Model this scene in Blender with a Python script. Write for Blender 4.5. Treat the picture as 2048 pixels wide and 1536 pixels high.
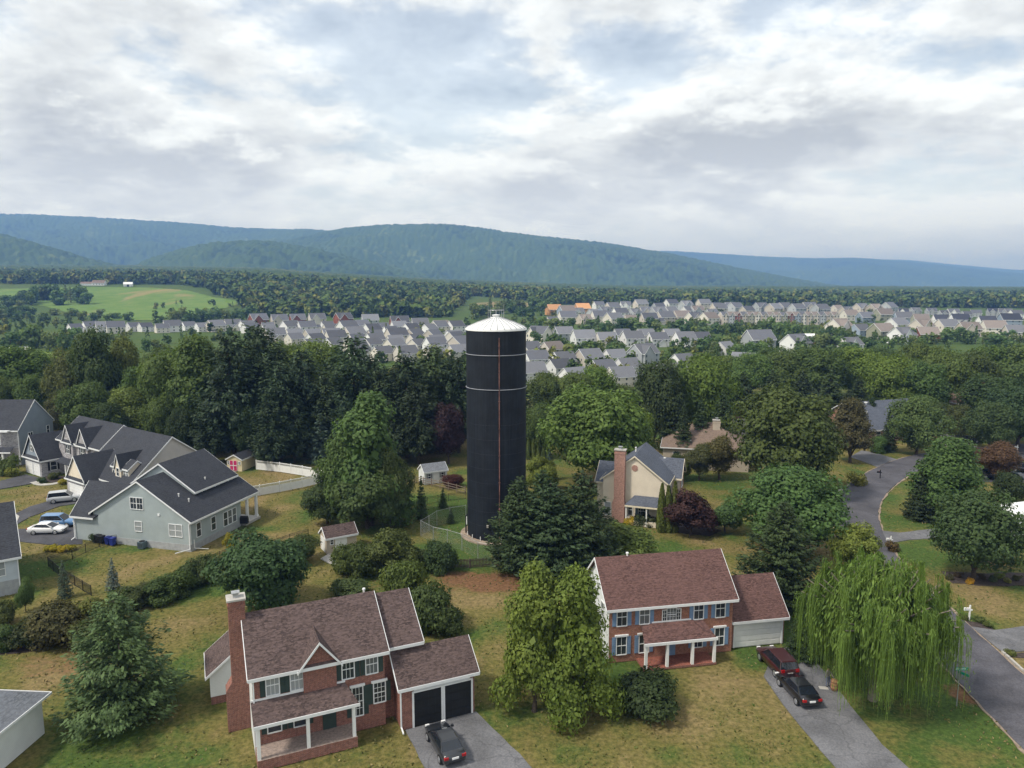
import bpy, bmesh, math, random
import numpy as np
from mathutils import Vector, Matrix, noise as mnoise

for o in list(bpy.data.objects):
    bpy.data.objects.remove(o)
SC = bpy.context.scene
COL = SC.collection
rng = np.random.default_rng(7)
random.seed(11)
R = math.radians

# ------------------------------------------------------------------ camera
FPX, CAMZ = 1450.0, 34.0                    # focal length in pixels of a 2048 px wide frame, drone height
PITCH = math.atan(198 / FPX)
cam_d = bpy.data.cameras.new('camera')
cam_d.sensor_width = 36.0
cam_d.lens = 36.0 * FPX / 2048
cam_d.clip_start = 0.5
cam_d.clip_end = 40000
cam = bpy.data.objects.new('camera', cam_d)
COL.objects.link(cam)
cam.location = (0, 0, CAMZ)
cam.rotation_euler = (math.pi / 2 - PITCH, 0, 0)
SC.camera = cam

# ------------------------------------------------------------------ world: sky with broken cloud
SUN_EL, SUN_AZ = R(52), R(-118)             # azimuth clockwise from +Y (view direction): sun on the left, a little behind
w = bpy.data.worlds.new('World')
SC.world = w
w.use_nodes = True
nt = w.node_tree
nt.nodes.clear()
def N(t, tree=None, **k):
    n = (tree or nt).nodes.new(t)
    for a, v in k.items():
        setattr(n, a, v)
    return n
def L(a, b, tree=None):
    (tree or nt).links.new(a, b)
def mathn(op, a, b=None, tree=None, clamp=False):
    n = N('ShaderNodeMath', tree, operation=op, use_clamp=clamp)
    for i, v in enumerate((a, b)):
        if v is None:
            continue
        if isinstance(v, (int, float)):
            n.inputs[i].default_value = v
        else:
            L(v, n.inputs[i], tree)
    return n.outputs[0]
def maprange(v, a, b, c, d, tree=None, smooth=True):
    n = N('ShaderNodeMapRange', tree, interpolation_type='SMOOTHSTEP' if smooth else 'LINEAR')
    L(v, n.inputs['Value'], tree)
    for i, x in zip(('From Min', 'From Max', 'To Min', 'To Max'), (a, b, c, d)):
        n.inputs[i].default_value = x
    return n.outputs['Result']
def mixc(f, a, b, tree=None, mode='MIX'):
    n = N('ShaderNodeMix', tree, data_type='RGBA', blend_type=mode)
    for i, v in ((0, f), (6, a), (7, b)):
        if isinstance(v, (int, float)):
            n.inputs[i].default_value = v
        elif isinstance(v, (tuple, list)):
            n.inputs[i].default_value = tuple(v) + (1,) if len(v) == 3 else v
        else:
            L(v, n.inputs[i], tree)
    return n.outputs[2]
def noisen(vec, scale, detail=5, rough=0.55, tree=None, distort=0.0):
    n = N('ShaderNodeTexNoise', tree)
    n.inputs['Scale'].default_value = scale
    n.inputs['Detail'].default_value = detail
    n.inputs['Roughness'].default_value = rough
    n.inputs['Distortion'].default_value = distort
    if vec is not None:
        L(vec, n.inputs['Vector'], tree)
    return n

tc = N('ShaderNodeTexCoord')
sky = N('ShaderNodeTexSky', sky_type='NISHITA', sun_disc=False)
sky.sun_elevation = SUN_EL
sky.sun_rotation = SUN_AZ
sky.air_density = 1.2
sky.dust_density = 2.0
skyc = mixc(1.0, sky.outputs[0], (0.15, 0.15, 0.15), mode='MULTIPLY')
sep = N('ShaderNodeSeparateXYZ')
L(tc.outputs['Generated'], sep.inputs[0])
zc = mathn('MAXIMUM', sep.outputs[2], 0.0)
def cloudvec(dz, off, zs=1.75, k=0.30):
    zz_ = mathn('ADD', zc, dz)
    dv = mathn('ADD', zz_, k)
    c = N('ShaderNodeCombineXYZ')
    L(mathn('DIVIDE', sep.outputs[0], dv), c.inputs[0])
    L(mathn('DIVIDE', sep.outputs[1], dv), c.inputs[1])
    L(mathn('ADD', mathn('DIVIDE', mathn('MULTIPLY', zz_, zs), dv), off), c.inputs[2])
    return c.outputs[0]
CS = 2.3                                    # cloud size
n0 = noisen(cloudvec(0.0, 5.2), CS, 12, 0.60)
n1 = noisen(cloudvec(0.034, 5.2), CS, 12, 0.60)                    # the same cloud a little further up: tops against bases
nb = noisen(cloudvec(0.0, 9.4), 0.85, 4, 0.5)
dens = mathn('ADD', mathn('MULTIPLY', n0.outputs[0], 0.64), mathn('MULTIPLY', nb.outputs[0], 0.36))
cover = maprange(dens, 0.42, 0.50, 0.55, 1.0)
relief = mathn('SUBTRACT', n0.outputs[0], n1.outputs[0])
thick = maprange(dens, 0.475, 0.575, 0.0, 1.0)
bright = mathn('SUBTRACT', 0.88, mathn('MULTIPLY', thick, 0.33))
bright = mathn('ADD', bright, mathn('MULTIPLY', relief, 1.7))
bright = mathn('ADD', bright, maprange(relief, 0.04, 0.12, 0.0, 0.12))
bright = mathn('MINIMUM', mathn('MAXIMUM', bright, 0.48), 1.0)
cb = N('ShaderNodeCombineXYZ')
L(mathn('MULTIPLY', bright, 0.945), cb.inputs[0]); L(mathn('MULTIPLY', bright, 0.98), cb.inputs[1]); L(mathn('MULTIPLY', bright, 0.985), cb.inputs[2])
skymix = mixc(cover, skyc, cb.outputs[0])
lowband = maprange(sep.outputs[2], 0.0, 0.22, 0.75, 0.0)
skymix = mixc(lowband, skymix, (0.98, 1.03, 1.10))
bg = N('ShaderNodeBackground')
bg.inputs['Strength'].default_value = 1.0
L(skymix, bg.inputs['Color'])
wo = N('ShaderNodeOutputWorld')
L(bg.outputs[0], wo.inputs['Surface'])

w.cycles.sampling_method = 'MANUAL'
w.cycles.sample_map_resolution = 256

# ------------------------------------------------------------------ sun behind thin cloud
sd = bpy.data.lights.new('sun', 'SUN')
sd.energy = 3.0
sd.angle = R(8)
sd.color = (1.0, 0.95, 0.87)
sun = bpy.data.objects.new('sun', sd)
COL.objects.link(sun)
sdir = Vector((math.sin(SUN_AZ) * math.cos(SUN_EL), math.cos(SUN_AZ) * math.cos(SUN_EL), math.sin(SUN_EL)))
sun.rotation_euler = sdir.to_track_quat('Z', 'Y').to_euler()
sun.location = (-200, -100, 300)

SC.view_settings.view_transform = 'Standard'
SC.view_settings.look = 'None'
SC.view_settings.exposure = 0.34
SC.view_settings.gamma = 1.0
SC.view_settings.use_curve_mapping = False
SC.cycles.use_denoising = True
SC.cycles.max_bounces = 5
SC.cycles.diffuse_bounces = 2
SC.cycles.glossy_bounces = 2
SC.cycles.transparent_max_bounces = 6
SC.cycles.volume_bounces = 0

# ------------------------------------------------------------------ surveying helpers
CP, SP = math.cos(PITCH), math.sin(PITCH)
def ray(px, py):
    x = (px - 1024) / FPX; y = -(py - 768) / FPX
    return (x, CP + y * SP, -SP + y * CP)
def G(px, py, z=0.0):                       # where a sight line meets the level z
    d = ray(px, py); t = (z - CAMZ) / d[2]
    return (d[0] * t, d[1] * t)
def zat(px, py, Y):                         # height of a sight line at distance Y
    d = ray(px, py); return CAMZ + Y / d[1] * d[2]
def at(px, py, Y):
    d = ray(px, py); t = Y / d[1]
    return (d[0] * t, Y, CAMZ + t * d[2])
def depth(Y, z=0.0):
    return Y * CP - (z - CAMZ) * SP
def ppm(Y, z=0.0):                          # pixels per metre at distance Y
    return FPX / depth(Y, z)

# ------------------------------------------------------------------ object helpers
def tag(o, label=None, cat=None, group=None, kind=None):
    if label: o['label'] = label
    if cat: o['category'] = cat
    if group: o['group'] = group
    if kind: o['kind'] = kind
    return o
def link(o, parent=None):
    COL.objects.link(o)
    if parent is not None:
        o.parent = parent
    return o
def thing(name, loc, rz=0.0, label=None, cat=None, group=None):
    o = bpy.data.objects.new(name, None)
    o.empty_display_size = 0.5
    COL.objects.link(o)
    o.location = loc if len(loc) == 3 else (loc[0], loc[1], 0)
    o.rotation_euler = (0, 0, rz)
    return tag(o, label, cat, group)
def copy_tree(o, parent=None):
    c = o.copy()
    COL.objects.link(c)
    c.parent = parent
    for ch in o.children:
        copy_tree(ch, c)
    return c

class MB:
    def __init__(s):
        s.v = []; s.f = []; s.m = []
    def add(s, vs, fs, m=0):
        b = len(s.v)
        s.v.extend([tuple(v) for v in vs])
        for f in fs:
            s.f.append([i + b for i in f]); s.m.append(m)
        return s
    def box(s, x0, x1, y0, y1, z0, z1, m=0):
        vs = [(x0, y0, z0), (x1, y0, z0), (x1, y1, z0), (x0, y1, z0), (x0, y0, z1), (x1, y0, z1), (x1, y1, z1), (x0, y1, z1)]
        return s.add(vs, [(0, 3, 2, 1), (4, 5, 6, 7), (0, 1, 5, 4), (1, 2, 6, 5), (2, 3, 7, 6), (3, 0, 4, 7)], m)
    def obox(s, P, t, n, u0, u1, d0, d1, z0, z1, m=0):
        vs = []
        for z in (z0, z1):
            for (u, d) in ((u0, d0), (u1, d0), (u1, d1), (u0, d1)):
                vs.append((P[0] + t[0] * u + n[0] * d, P[1] + t[1] * u + n[1] * d, P[2] + z))
        return s.add(vs, [(0, 3, 2, 1), (4, 5, 6, 7), (0, 1, 5, 4), (1, 2, 6, 5), (2, 3, 7, 6), (3, 0, 4, 7)], m)
    def tube(s, p0, p1, r0, r1=None, n=8, m=0, cap=True):
        r1 = r0 if r1 is None else r1
        a = Vector(p0); b = Vector(p1); d = (b - a)
        if d.length < 1e-6: return s
        d.normalize()
        u = d.orthogonal().normalized(); w_ = d.cross(u)
        vs = []
        for (c, r) in ((a, r0), (b, r1)):
            for i in range(n):
                an = 2 * math.pi * i / n
                vs.append(c + u * (r * math.cos(an)) + w_ * (r * math.sin(an)))
        fs = [(i, (i + 1) % n, n + (i + 1) % n, n + i) for i in range(n)]
        if cap:
            fs.append(tuple(range(n - 1, -1, -1))); fs.append(tuple(range(n, 2 * n)))
        return s.add(vs, fs, m)
    def lathe(s, prof, n=32, m=0, c=(0, 0)):
        vs = []
        for (r, z) in prof:
            for i in range(n):
                an = 2 * math.pi * i / n
                vs.append((c[0] + r * math.cos(an), c[1] + r * math.sin(an), z))
        fs = []
        for k in range(len(prof) - 1):
            for i in range(n):
                fs.append((k * n + i, k * n + (i + 1) % n, (k + 1) * n + (i + 1) % n, (k + 1) * n + i))
        return s.add(vs, fs, m)
    def prism(s, poly, z0, z1, m=0):
        n = len(poly)
        vs = [(x, y, z0) for x, y in poly] + [(x, y, z1) for x, y in poly]
        fs = [tuple(range(n - 1, -1, -1)), tuple(range(n, 2 * n))] + [(i, (i + 1) % n, n + (i + 1) % n, n + i) for i in range(n)]
        return s.add(vs, fs, m)
    def build(s, name, mats, parent=None, smooth=False, fix=True):
        me = bpy.data.meshes.new(name)
        me.from_pydata(s.v, [], s.f)
        for mt in (mats if isinstance(mats, (list, tuple)) else [mats]):
            me.materials.append(mt)
        if len(me.materials) > 1:
            me.polygons.foreach_set('material_index', s.m)
        if fix:
            bm = bmesh.new(); bm.from_mesh(me)
            bmesh.ops.recalc_face_normals(bm, faces=bm.faces)
            bm.to_mesh(me); bm.free()
        if smooth:
            me.polygons.foreach_set('use_smooth', [True] * len(me.polygons))
        me.update()
        return link(bpy.data.objects.new(name, me), parent)

ORD = 'first second third fourth fifth sixth seventh eighth ninth tenth eleventh twelfth thirteenth fourteenth fifteenth sixteenth seventeenth eighteenth nineteenth'.split()
TENS = {20: 'twent', 30: 'thirt', 40: 'fort', 50: 'fift', 60: 'sixt', 70: 'sevent', 80: 'eight', 90: 'ninet'}
def ordinal(i):
    if i < 20: return ORD[i - 1]
    t = i // 10 * 10
    return TENS[t] + 'ieth' if i == t else TENS[t] + 'y-' + ORD[i - t - 1]
# ------------------------------------------------------------------ materials
def newmat(name):
    m = bpy.data.materials.new(name)
    m.use_nodes = True
    t = m.node_tree
    t.nodes.clear()
    out = N('ShaderNodeOutputMaterial', t)
    p = N('ShaderNodeBsdfPrincipled', t)
    L(p.outputs[0], out.inputs['Surface'], t)
    return m, t, p, out
def objcoord(t):
    return N('ShaderNodeTexCoord', t).outputs['Object']
def mul(c, k):
    return tuple(min(1, x * k) for x in c)
def flat(name, c, rough=0.7, var=0.12, scale=1.5, metal=0.0, spec=0.3, bump=0.0, bscale=20):
    m, t, p, out = newmat(name)
    oc = objcoord(t)
    n = noisen(oc, scale, 6, 0.6, t)
    L(mixc(maprange(n.outputs[0], 0.3, 0.7, 0, 1, t), mul(c, 1 - var), mul(c, 1 + var), t), p.inputs['Base Color'], t)
    p.inputs['Roughness'].default_value = rough
    p.inputs['Metallic'].default_value = metal
    p.inputs['Specular IOR Level'].default_value = spec
    if bump:
        b = N('ShaderNodeBump', t); b.inputs['Strength'].default_value = bump; b.inputs['Distance'].default_value = 0.05
        L(noisen(oc, bscale, 3, 0.6, t).outputs[0], b.inputs['Height'], t)
        L(b.outputs[0], p.inputs['Normal'], t)
    return m
def shingle(name, c, var=0.35, use_color=False):
    m, t, p, out = newmat(name)
    oc = objcoord(t)
    n1 = noisen(oc, 0.5, 5, 0.6, t)
    v = N('ShaderNodeTexVoronoi', t); v.inputs['Scale'].default_value = 5.2
    mp = N('ShaderNodeMapping', t); mp.inputs['Scale'].default_value = (1, 1, 3.2); L(oc, mp.inputs[0], t); L(mp.outputs[0], v.inputs['Vector'], t)
    n2 = noisen(oc, 14, 3, 0.7, t)
    sx = N('ShaderNodeSeparateXYZ', t); L(v.outputs['Color'], sx.inputs[0], t)
    f = mathn('ADD', mathn('MULTIPLY', sx.outputs[0], 0.45, t), mathn('MULTIPLY', n2.outputs[0], 0.55, t), t)
    col = mixc(maprange(f, 0.15, 0.85, 0, 1, t), mul(c, 1 - var), mul(c, 1 + var), t)
    so_ = N('ShaderNodeSeparateXYZ', t); L(oc, so_.inputs[0], t)
    crs = mathn('FRACT', mathn('MULTIPLY', so_.outputs[2], 6.3, t), None, t)
    cc_ = N('ShaderNodeCombineXYZ', t)
    for i_ in range(3): L(maprange(crs, 0.0, 0.35, 0.80, 1.03, t), cc_.inputs[i_], t)
    col = mixc(1.0, col, cc_.outputs[0], t, 'MULTIPLY')
    col = mixc(maprange(n1.outputs[0], 0.35, 0.7, 0, 0.40, t), col, mul(c, 1.35), t)
    if use_color:
        oi = N('ShaderNodeObjectInfo', t)
        col = mixc(1.0, col, oi.outputs['Color'], t, 'MULTIPLY')
    so = N('ShaderNodeSeparateXYZ', t); L(oc, so.inputs[0], t)
    saw = mathn('FRACT', mathn('MULTIPLY', so.outputs[2], 10.0, t), None, t)
    b = N('ShaderNodeBump', t); b.inputs['Strength'].default_value = 0.5; b.inputs['Distance'].default_value = 0.02
    L(mathn('ADD', saw, f, t), b.inputs['Height'], t); L(b.outputs[0], p.inputs['Normal'], t)
    L(col, p.inputs['Base Color'], t)
    p.inputs['Roughness'].default_value = 0.85
    p.inputs['Specular IOR Level'].default_value = 0.2
    return m
def siding(name, c, pitch=0.13, use_color=False):
    m, t, p, out = newmat(name)
    oc = objcoord(t)
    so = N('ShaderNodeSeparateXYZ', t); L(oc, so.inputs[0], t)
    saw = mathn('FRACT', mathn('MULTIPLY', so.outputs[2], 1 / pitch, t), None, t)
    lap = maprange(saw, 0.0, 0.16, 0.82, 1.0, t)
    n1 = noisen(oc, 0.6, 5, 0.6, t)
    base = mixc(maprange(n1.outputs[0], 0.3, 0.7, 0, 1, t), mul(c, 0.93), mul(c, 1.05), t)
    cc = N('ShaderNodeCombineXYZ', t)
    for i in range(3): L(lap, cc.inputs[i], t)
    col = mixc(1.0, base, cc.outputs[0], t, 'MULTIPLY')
    if use_color:
        oi = N('ShaderNodeObjectInfo', t)
        col = mixc(1.0, col, oi.outputs['Color'], t, 'MULTIPLY')
    b = N('ShaderNodeBump', t); b.inputs['Strength'].default_value = 0.4; b.inputs['Distance'].default_value = 0.02
    L(saw, b.inputs['Height'], t); L(b.outputs[0], p.inputs['Normal'], t)
    L(col, p.inputs['Base Color'], t)
    p.inputs['Roughness'].default_value = 0.6
    p.inputs['Specular IOR Level'].default_value = 0.25
    return m
def brickmat(name, c1, c2, mortar, bw=0.24, bh=0.08, stone=False):
    m, t, p, out = newmat(name)
    oc = objcoord(t)
    so = N('ShaderNodeSeparateXYZ', t); L(oc, so.inputs[0], t)
    cv_ = N('ShaderNodeCombineXYZ', t)
    L(mathn('ADD', so.outputs[0], so.outputs[1], t), cv_.inputs[0], t); L(so.outputs[2], cv_.inputs[1], t)
    b = N('ShaderNodeTexBrick', t)
    L(cv_.outputs[0], b.inputs['Vector'], t)
    b.inputs['Scale'].default_value = 1.0
    b.inputs['Brick Width'].default_value = bw; b.inputs['Row Height'].default_value = bh
    b.inputs['Mortar Size'].default_value = 0.010 if not stone else 0.02
    b.inputs['Color1'].default_value = c1 + (1,); b.inputs['Color2'].default_value = c2 + (1,); b.inputs['Mortar'].default_value = mortar + (1,)
    n1 = noisen(oc, 5.0, 5, 0.65, t)
    col = mixc(1.0, b.outputs['Color'], mixc(maprange(n1.outputs[0], 0.3, 0.7, 0, 1, t), (0.72, 0.72, 0.72), (1.25, 1.22, 1.2), t), t, 'MULTIPLY')
    L(col, p.inputs['Base Color'], t)
    bp = N('ShaderNodeBump', t); bp.inputs['Strength'].default_value = 0.6; bp.inputs['Distance'].default_value = 0.02; bp.invert = True
    L(b.outputs['Fac'], bp.inputs['Height'], t); L(bp.outputs[0], p.inputs['Normal'], t)
    p.inputs['Roughness'].default_value = 0.85
    p.inputs['Specular IOR Level'].default_value = 0.2
    return m
def gloss(name, c, rough=0.15, coat=0.0, metal=0.0, spec=0.5, use_color=False):
    m, t, p, out = newmat(name)
    p.inputs['Base Color'].default_value = c + (1,)
    if use_color:
        oi = N('ShaderNodeObjectInfo', t); L(oi.outputs['Color'], p.inputs['Base Color'], t)
    p.inputs['Roughness'].default_value = rough
    p.inputs['Coat Weight'].default_value = coat
    p.inputs['Metallic'].default_value = metal
    p.inputs['Specular IOR Level'].default_value = spec
    return m
def foliage(name, transl=0.3, var=0.35, dead=0.0):
    """leaf colour = the plant's own colour, varied from leaf cluster to leaf cluster"""
    m, t, p, out = newmat(name)
    oi = N('ShaderNodeObjectInfo', t)
    ge = N('ShaderNodeNewGeometry', t)
    oc = objcoord(t)
    n1 = noisen(oc, 0.7, 4, 0.6, t)
    k = mathn('ADD', mathn('MULTIPLY', ge.outputs['Random Per Island'], var * 1.2, t), mathn('MULTIPLY', n1.outputs[0], 0.9, t), t)
    k = mathn('ADD', k, 1.0 - var * 0.6 - 0.45, t)
    cc = N('ShaderNodeCombineXYZ', t)
    L(mathn('MULTIPLY', k, mathn('ADD', 0.86, mathn('MULTIPLY', n1.outputs[0], 0.28, t), t), t), cc.inputs[0], t)
    L(k, cc.inputs[1], t); L(mathn('MULTIPLY', k, 0.95, t), cc.inputs[2], t)
    col = mixc(1.0, oi.outputs['Color'], cc.outputs[0], t, 'MULTIPLY')
    L(col, p.inputs['Base Color'], t)
    p.inputs['Roughness'].default_value = 0.62
    p.inputs['Specular IOR Level'].default_value = 0.22
    tr = N('ShaderNodeBsdfTranslucent', t)
    L(mixc(1.0, col, (1.05, 1.1, 0.6), t, 'MULTIPLY'), tr.inputs['Color'], t)
    ms = N('ShaderNodeMixShader', t); ms.inputs[0].default_value = transl
    L(p.outputs[0], ms.inputs[1], t); L(tr.outputs[0], ms.inputs[2], t); L(ms.outputs[0], out.inputs['Surface'], t)
    return m

def tarmac(name, c, crack=0.35):
    m, t, p, out = newmat(name)
    oc = objcoord(t)
    n1 = noisen(oc, 0.22, 5, 0.6, t, 0.4); n2 = noisen(oc, 7, 5, 0.75, t); n3 = noisen(oc, 0.9, 5, 0.6, t, 0.8)
    col = mixc(maprange(n1.outputs[0], 0.32, 0.68, 0, 1, t), mul(c, 0.78), mul(c, 1.28), t)
    col = mixc(maprange(n3.outputs[0], 0.60, 0.72, 0, 0.55, t), col, mul(c, 0.55), t)
    col = mixc(1.0, col, mixc(maprange(n2.outputs[0], 0.25, 0.75, 0, 1, t), (0.72, 0.72, 0.73), (1.3, 1.3, 1.28), t), t, 'MULTIPLY')
    v = N('ShaderNodeTexVoronoi', t); v.feature = 'DISTANCE_TO_EDGE'; v.inputs['Scale'].default_value = 0.26
    wv = N('ShaderNodeVectorMath', t); wv.operation = 'ADD'; L(oc, wv.inputs[0], t)
    sc_ = N('ShaderNodeVectorMath', t); sc_.operation = 'SCALE'; sc_.inputs['Scale'].default_value = 2.2; L(noisen(oc, 0.5, 5, 0.6, t).outputs['Color'], sc_.inputs[0], t); L(sc_.outputs[0], wv.inputs[1], t); L(wv.outputs[0], v.inputs['Vector'], t)
    col = mixc(maprange(v.outputs['Distance'], 0.006, 0.022, crack, 0.0, t), col, mul(c, 0.35), t)
    L(col, p.inputs['Base Color'], t); p.inputs['Roughness'].default_value = 0.88; p.inputs['Specular IOR Level'].default_value = 0.25
    b = N('ShaderNodeBump', t); b.inputs['Strength'].default_value = 0.3; b.inputs['Distance'].default_value = 0.03; L(n2.outputs[0], b.inputs['Height'], t); L(b.outputs[0], p.inputs['Normal'], t)
    return m
M = {}
M['leaf'] = foliage('leaf', 0.36, 0.45)
M['needle'] = foliage('needle', 0.16, 0.45)
M['bark'] = flat('bark', (0.075, 0.058, 0.045), 0.9, 0.35, 6, bump=0.4)
M['palebark'] = flat('pale_bark', (0.20, 0.17, 0.14), 0.9, 0.3, 6)
M['white'] = flat('white_paint', (0.76, 0.76, 0.75), 0.5, 0.04, 2)
M['trim'] = flat('white_trim', (0.74, 0.75, 0.76), 0.45, 0.04, 2)
M['cream_trim'] = flat('cream_trim', (0.70, 0.62, 0.48), 0.5, 0.05, 2)
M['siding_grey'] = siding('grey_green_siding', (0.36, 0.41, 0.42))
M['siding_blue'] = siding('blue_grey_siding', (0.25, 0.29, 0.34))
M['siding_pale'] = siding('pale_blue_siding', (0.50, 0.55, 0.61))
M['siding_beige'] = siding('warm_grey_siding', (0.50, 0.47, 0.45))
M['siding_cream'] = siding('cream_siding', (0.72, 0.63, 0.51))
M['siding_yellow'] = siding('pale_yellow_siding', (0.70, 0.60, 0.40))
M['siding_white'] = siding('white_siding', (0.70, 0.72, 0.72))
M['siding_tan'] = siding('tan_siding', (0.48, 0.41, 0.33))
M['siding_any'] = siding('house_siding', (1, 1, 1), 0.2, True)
M['shingle_dark'] = shingle('charcoal_shingle', (0.040, 0.043, 0.052))
M['shingle_blue'] = shingle('slate_shingle', (0.085, 0.095, 0.12))
M['shingle_brown'] = shingle('brown_shingle', (0.088, 0.062, 0.058), 0.6)
M['shingle_red'] = shingle('red_brown_shingle', (0.112, 0.062, 0.055), 0.5)
M['shingle_tan'] = shingle('weathered_brown_shingle', (0.17, 0.125, 0.10), 0.3)
M['shingle_grey'] = shingle('grey_shingle', (0.16, 0.17, 0.19), 0.3)
M['shingle_any'] = shingle('house_shingle', (1, 1, 1), 0.22, True)
M['brick'] = brickmat('red_brick', (0.27, 0.095, 0.062), (0.20, 0.065, 0.050), (0.30, 0.24, 0.21))
M['brick_orange'] = brickmat('orange_brick', (0.34, 0.135, 0.070), (0.26, 0.085, 0.058), (0.34, 0.26, 0.22))
M['brick_pink'] = brickmat('pink_brick', (0.42, 0.22, 0.17), (0.36, 0.17, 0.13), (0.42, 0.34, 0.30))
M['stone'] = brickmat('grey_stone', (0.42, 0.41, 0.43), (0.24, 0.23, 0.25), (0.45, 0.44, 0.43), 0.5, 0.22, True)
M['foundation'] = flat('foundation', (0.34, 0.35, 0.36), 0.85, 0.12, 2)
M['concrete'] = flat('concrete', (0.42, 0.40, 0.37), 0.85, 0.14, 0.9, bump=0.15)
M['drive_grey'] = tarmac('worn_asphalt', (0.140, 0.140, 0.150))
M['asphalt'] = tarmac('asphalt', (0.066, 0.066, 0.075))
M['road'] = tarmac('road_asphalt', (0.082, 0.080, 0.092), 0.22)
M['mulch'] = flat('mulch', (0.055, 0.042, 0.038), 0.95, 0.4, 3, bump=0.5)
M['gravel'] = flat('gravel', (0.27, 0.21, 0.16), 0.95, 0.25, 2, bump=0.4)
M['glass'] = gloss('window_glass', (0.035, 0.042, 0.048), 0.08, 0, 0, 0.6)
M['glass_mid'] = gloss('curtained_window', (0.13, 0.14, 0.145), 0.12)
M['glass_pale'] = gloss('pale_window', (0.30, 0.32, 0.33), 0.15)
M['black'] = flat('black_metal', (0.012, 0.012, 0.014), 0.5, 0.1)
M['door_dark'] = flat('dark_garage_door', (0.014, 0.015, 0.016), 0.6, 0.2, 1.0)
M['green_shutter'] = flat('dark_green_shutter', (0.035, 0.055, 0.048), 0.6)
M['blue_shutter'] = flat('blue_shutter', (0.17, 0.26, 0.40), 0.6)
M['grey_shutter'] = flat('teal_grey_shutter', (0.10, 0.14, 0.16), 0.6)
M['black_shutter'] = flat('black_shutter', (0.015, 0.016, 0.02), 0.6)
M['pink'] = flat('crimson_door', (0.50, 0.03, 0.13), 0.5)
M['wood'] = flat('weathered_wood', (0.20, 0.155, 0.12), 0.9, 0.3, 4)
M['wood_dark'] = flat('dark_wood', (0.085, 0.066, 0.055), 0.9, 0.3, 4)
M['rust'] = flat('rusty_pipe', (0.17, 0.085, 0.070), 0.8, 0.45, 1.2)
M['galv'] = flat('galvanised_metal', (0.42, 0.43, 0.44), 0.45, 0.15, 3, metal=0.5)
M['tyre'] = flat('tyre', (0.02, 0.02, 0.02), 0.8)
M['rim'] = gloss('alloy_rim', (0.55, 0.56, 0.58), 0.3, 0, 0.8)
M['car_glass'] = gloss('car_glass', (0.012, 0.016, 0.022), 0.06, 0, 0, 0.7)
M['paint'] = gloss('car_paint', (1, 1, 1), 0.28, 0.6, 0.0, 0.5, True)
M['lamp_red'] = gloss('tail_lamp', (0.35, 0.01, 0.01), 0.2)
M['lamp_clear'] = gloss('head_lamp', (0.75, 0.75, 0.75), 0.1)
M['blue_bin'] = flat('blue_plastic', (0.02, 0.035, 0.22), 0.5)
M['sign_green'] = flat('sign_green', (0.0, 0.30, 0.20), 0.4, 0.03)
M['osb'] = flat('raw_sheathing', (0.62, 0.33, 0.16), 0.85, 0.15, 1)
M['solar'] = gloss('solar_panel', (0.02, 0.045, 0.16), 0.15)
# ------------------------------------------------------------------ terrain
def sstep(x, a, b):
    t = np.clip((np.asarray(x, float) - a) / (b - a), 0, 1)
    return t * t * (3 - 2 * t)
def th(X, Y):
    X = np.asarray(X, float); Y = np.asarray(Y, float)
    a = X / np.maximum(Y, 1.0)
    amp = np.interp(a, [-.75, -.35, -.1, .15, .8], [46, 42, 22, 10, 7])
    far = np.interp(a, [-.75, -.35, -.1, .15, .8], [.036, .030, .012, .004, .001])
    return amp * sstep(Y, 620, 1350) + far * np.clip(Y - 1350, 0, 2200)
def GT(px, py):                              # sight line against the terrain
    d = ray(px, py)
    YS = np.geomspace(40, 9000, 700)
    under = CAMZ + YS / d[1] * d[2] < th(d[0] / d[1] * YS, YS)
    k = int(np.argmax(under)) if under.any() else len(YS) - 1
    lo, hi = (YS[max(k - 1, 0)], YS[k])
    for _ in range(20):
        m_ = (lo + hi) / 2
        if CAMZ + m_ / d[1] * d[2] < float(th(d[0] / d[1] * m_, m_)): hi = m_
        else: lo = m_
    return (d[0] / d[1] * hi, hi, float(th(d[0] / d[1] * hi, hi)))

def grade(lo, hi, step, outlo, outhi, g=1.13):
    xs = list(np.arange(lo, hi + step / 2, step))
    s = step
    while xs[-1] < outhi:
        s *= g; xs.append(xs[-1] + s)
    s = step; pre = []
    x = lo
    while x > outlo:
        s *= g; x -= s; pre.append(x)
    return np.array(pre[::-1] + xs)
def vnoise(X, Y, scale, seed):               # smooth value noise
    gx = X / scale + seed * 17.3; gy = Y / scale + seed * 9.1
    ix = np.floor(gx).astype(np.int64); iy = np.floor(gy).astype(np.int64)
    fx = gx - ix; fy = gy - iy
    fx = fx * fx * (3 - 2 * fx); fy = fy * fy * (3 - 2 * fy)
    def h(i, j):
        n_ = (i * 374761393 + j * 668265263 + seed * 1442695) & 0x7fffffff
        n_ = ((n_ ^ (n_ >> 13)) * 1274126177) & 0x7fffffff
        return ((n_ ^ (n_ >> 16)) & 0xffff) / 65535.0
    return (h(ix, iy) * (1 - fx) + h(ix + 1, iy) * fx) * (1 - fy) + (h(ix, iy + 1) * (1 - fx) + h(ix + 1, iy + 1) * fx) * fy
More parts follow.
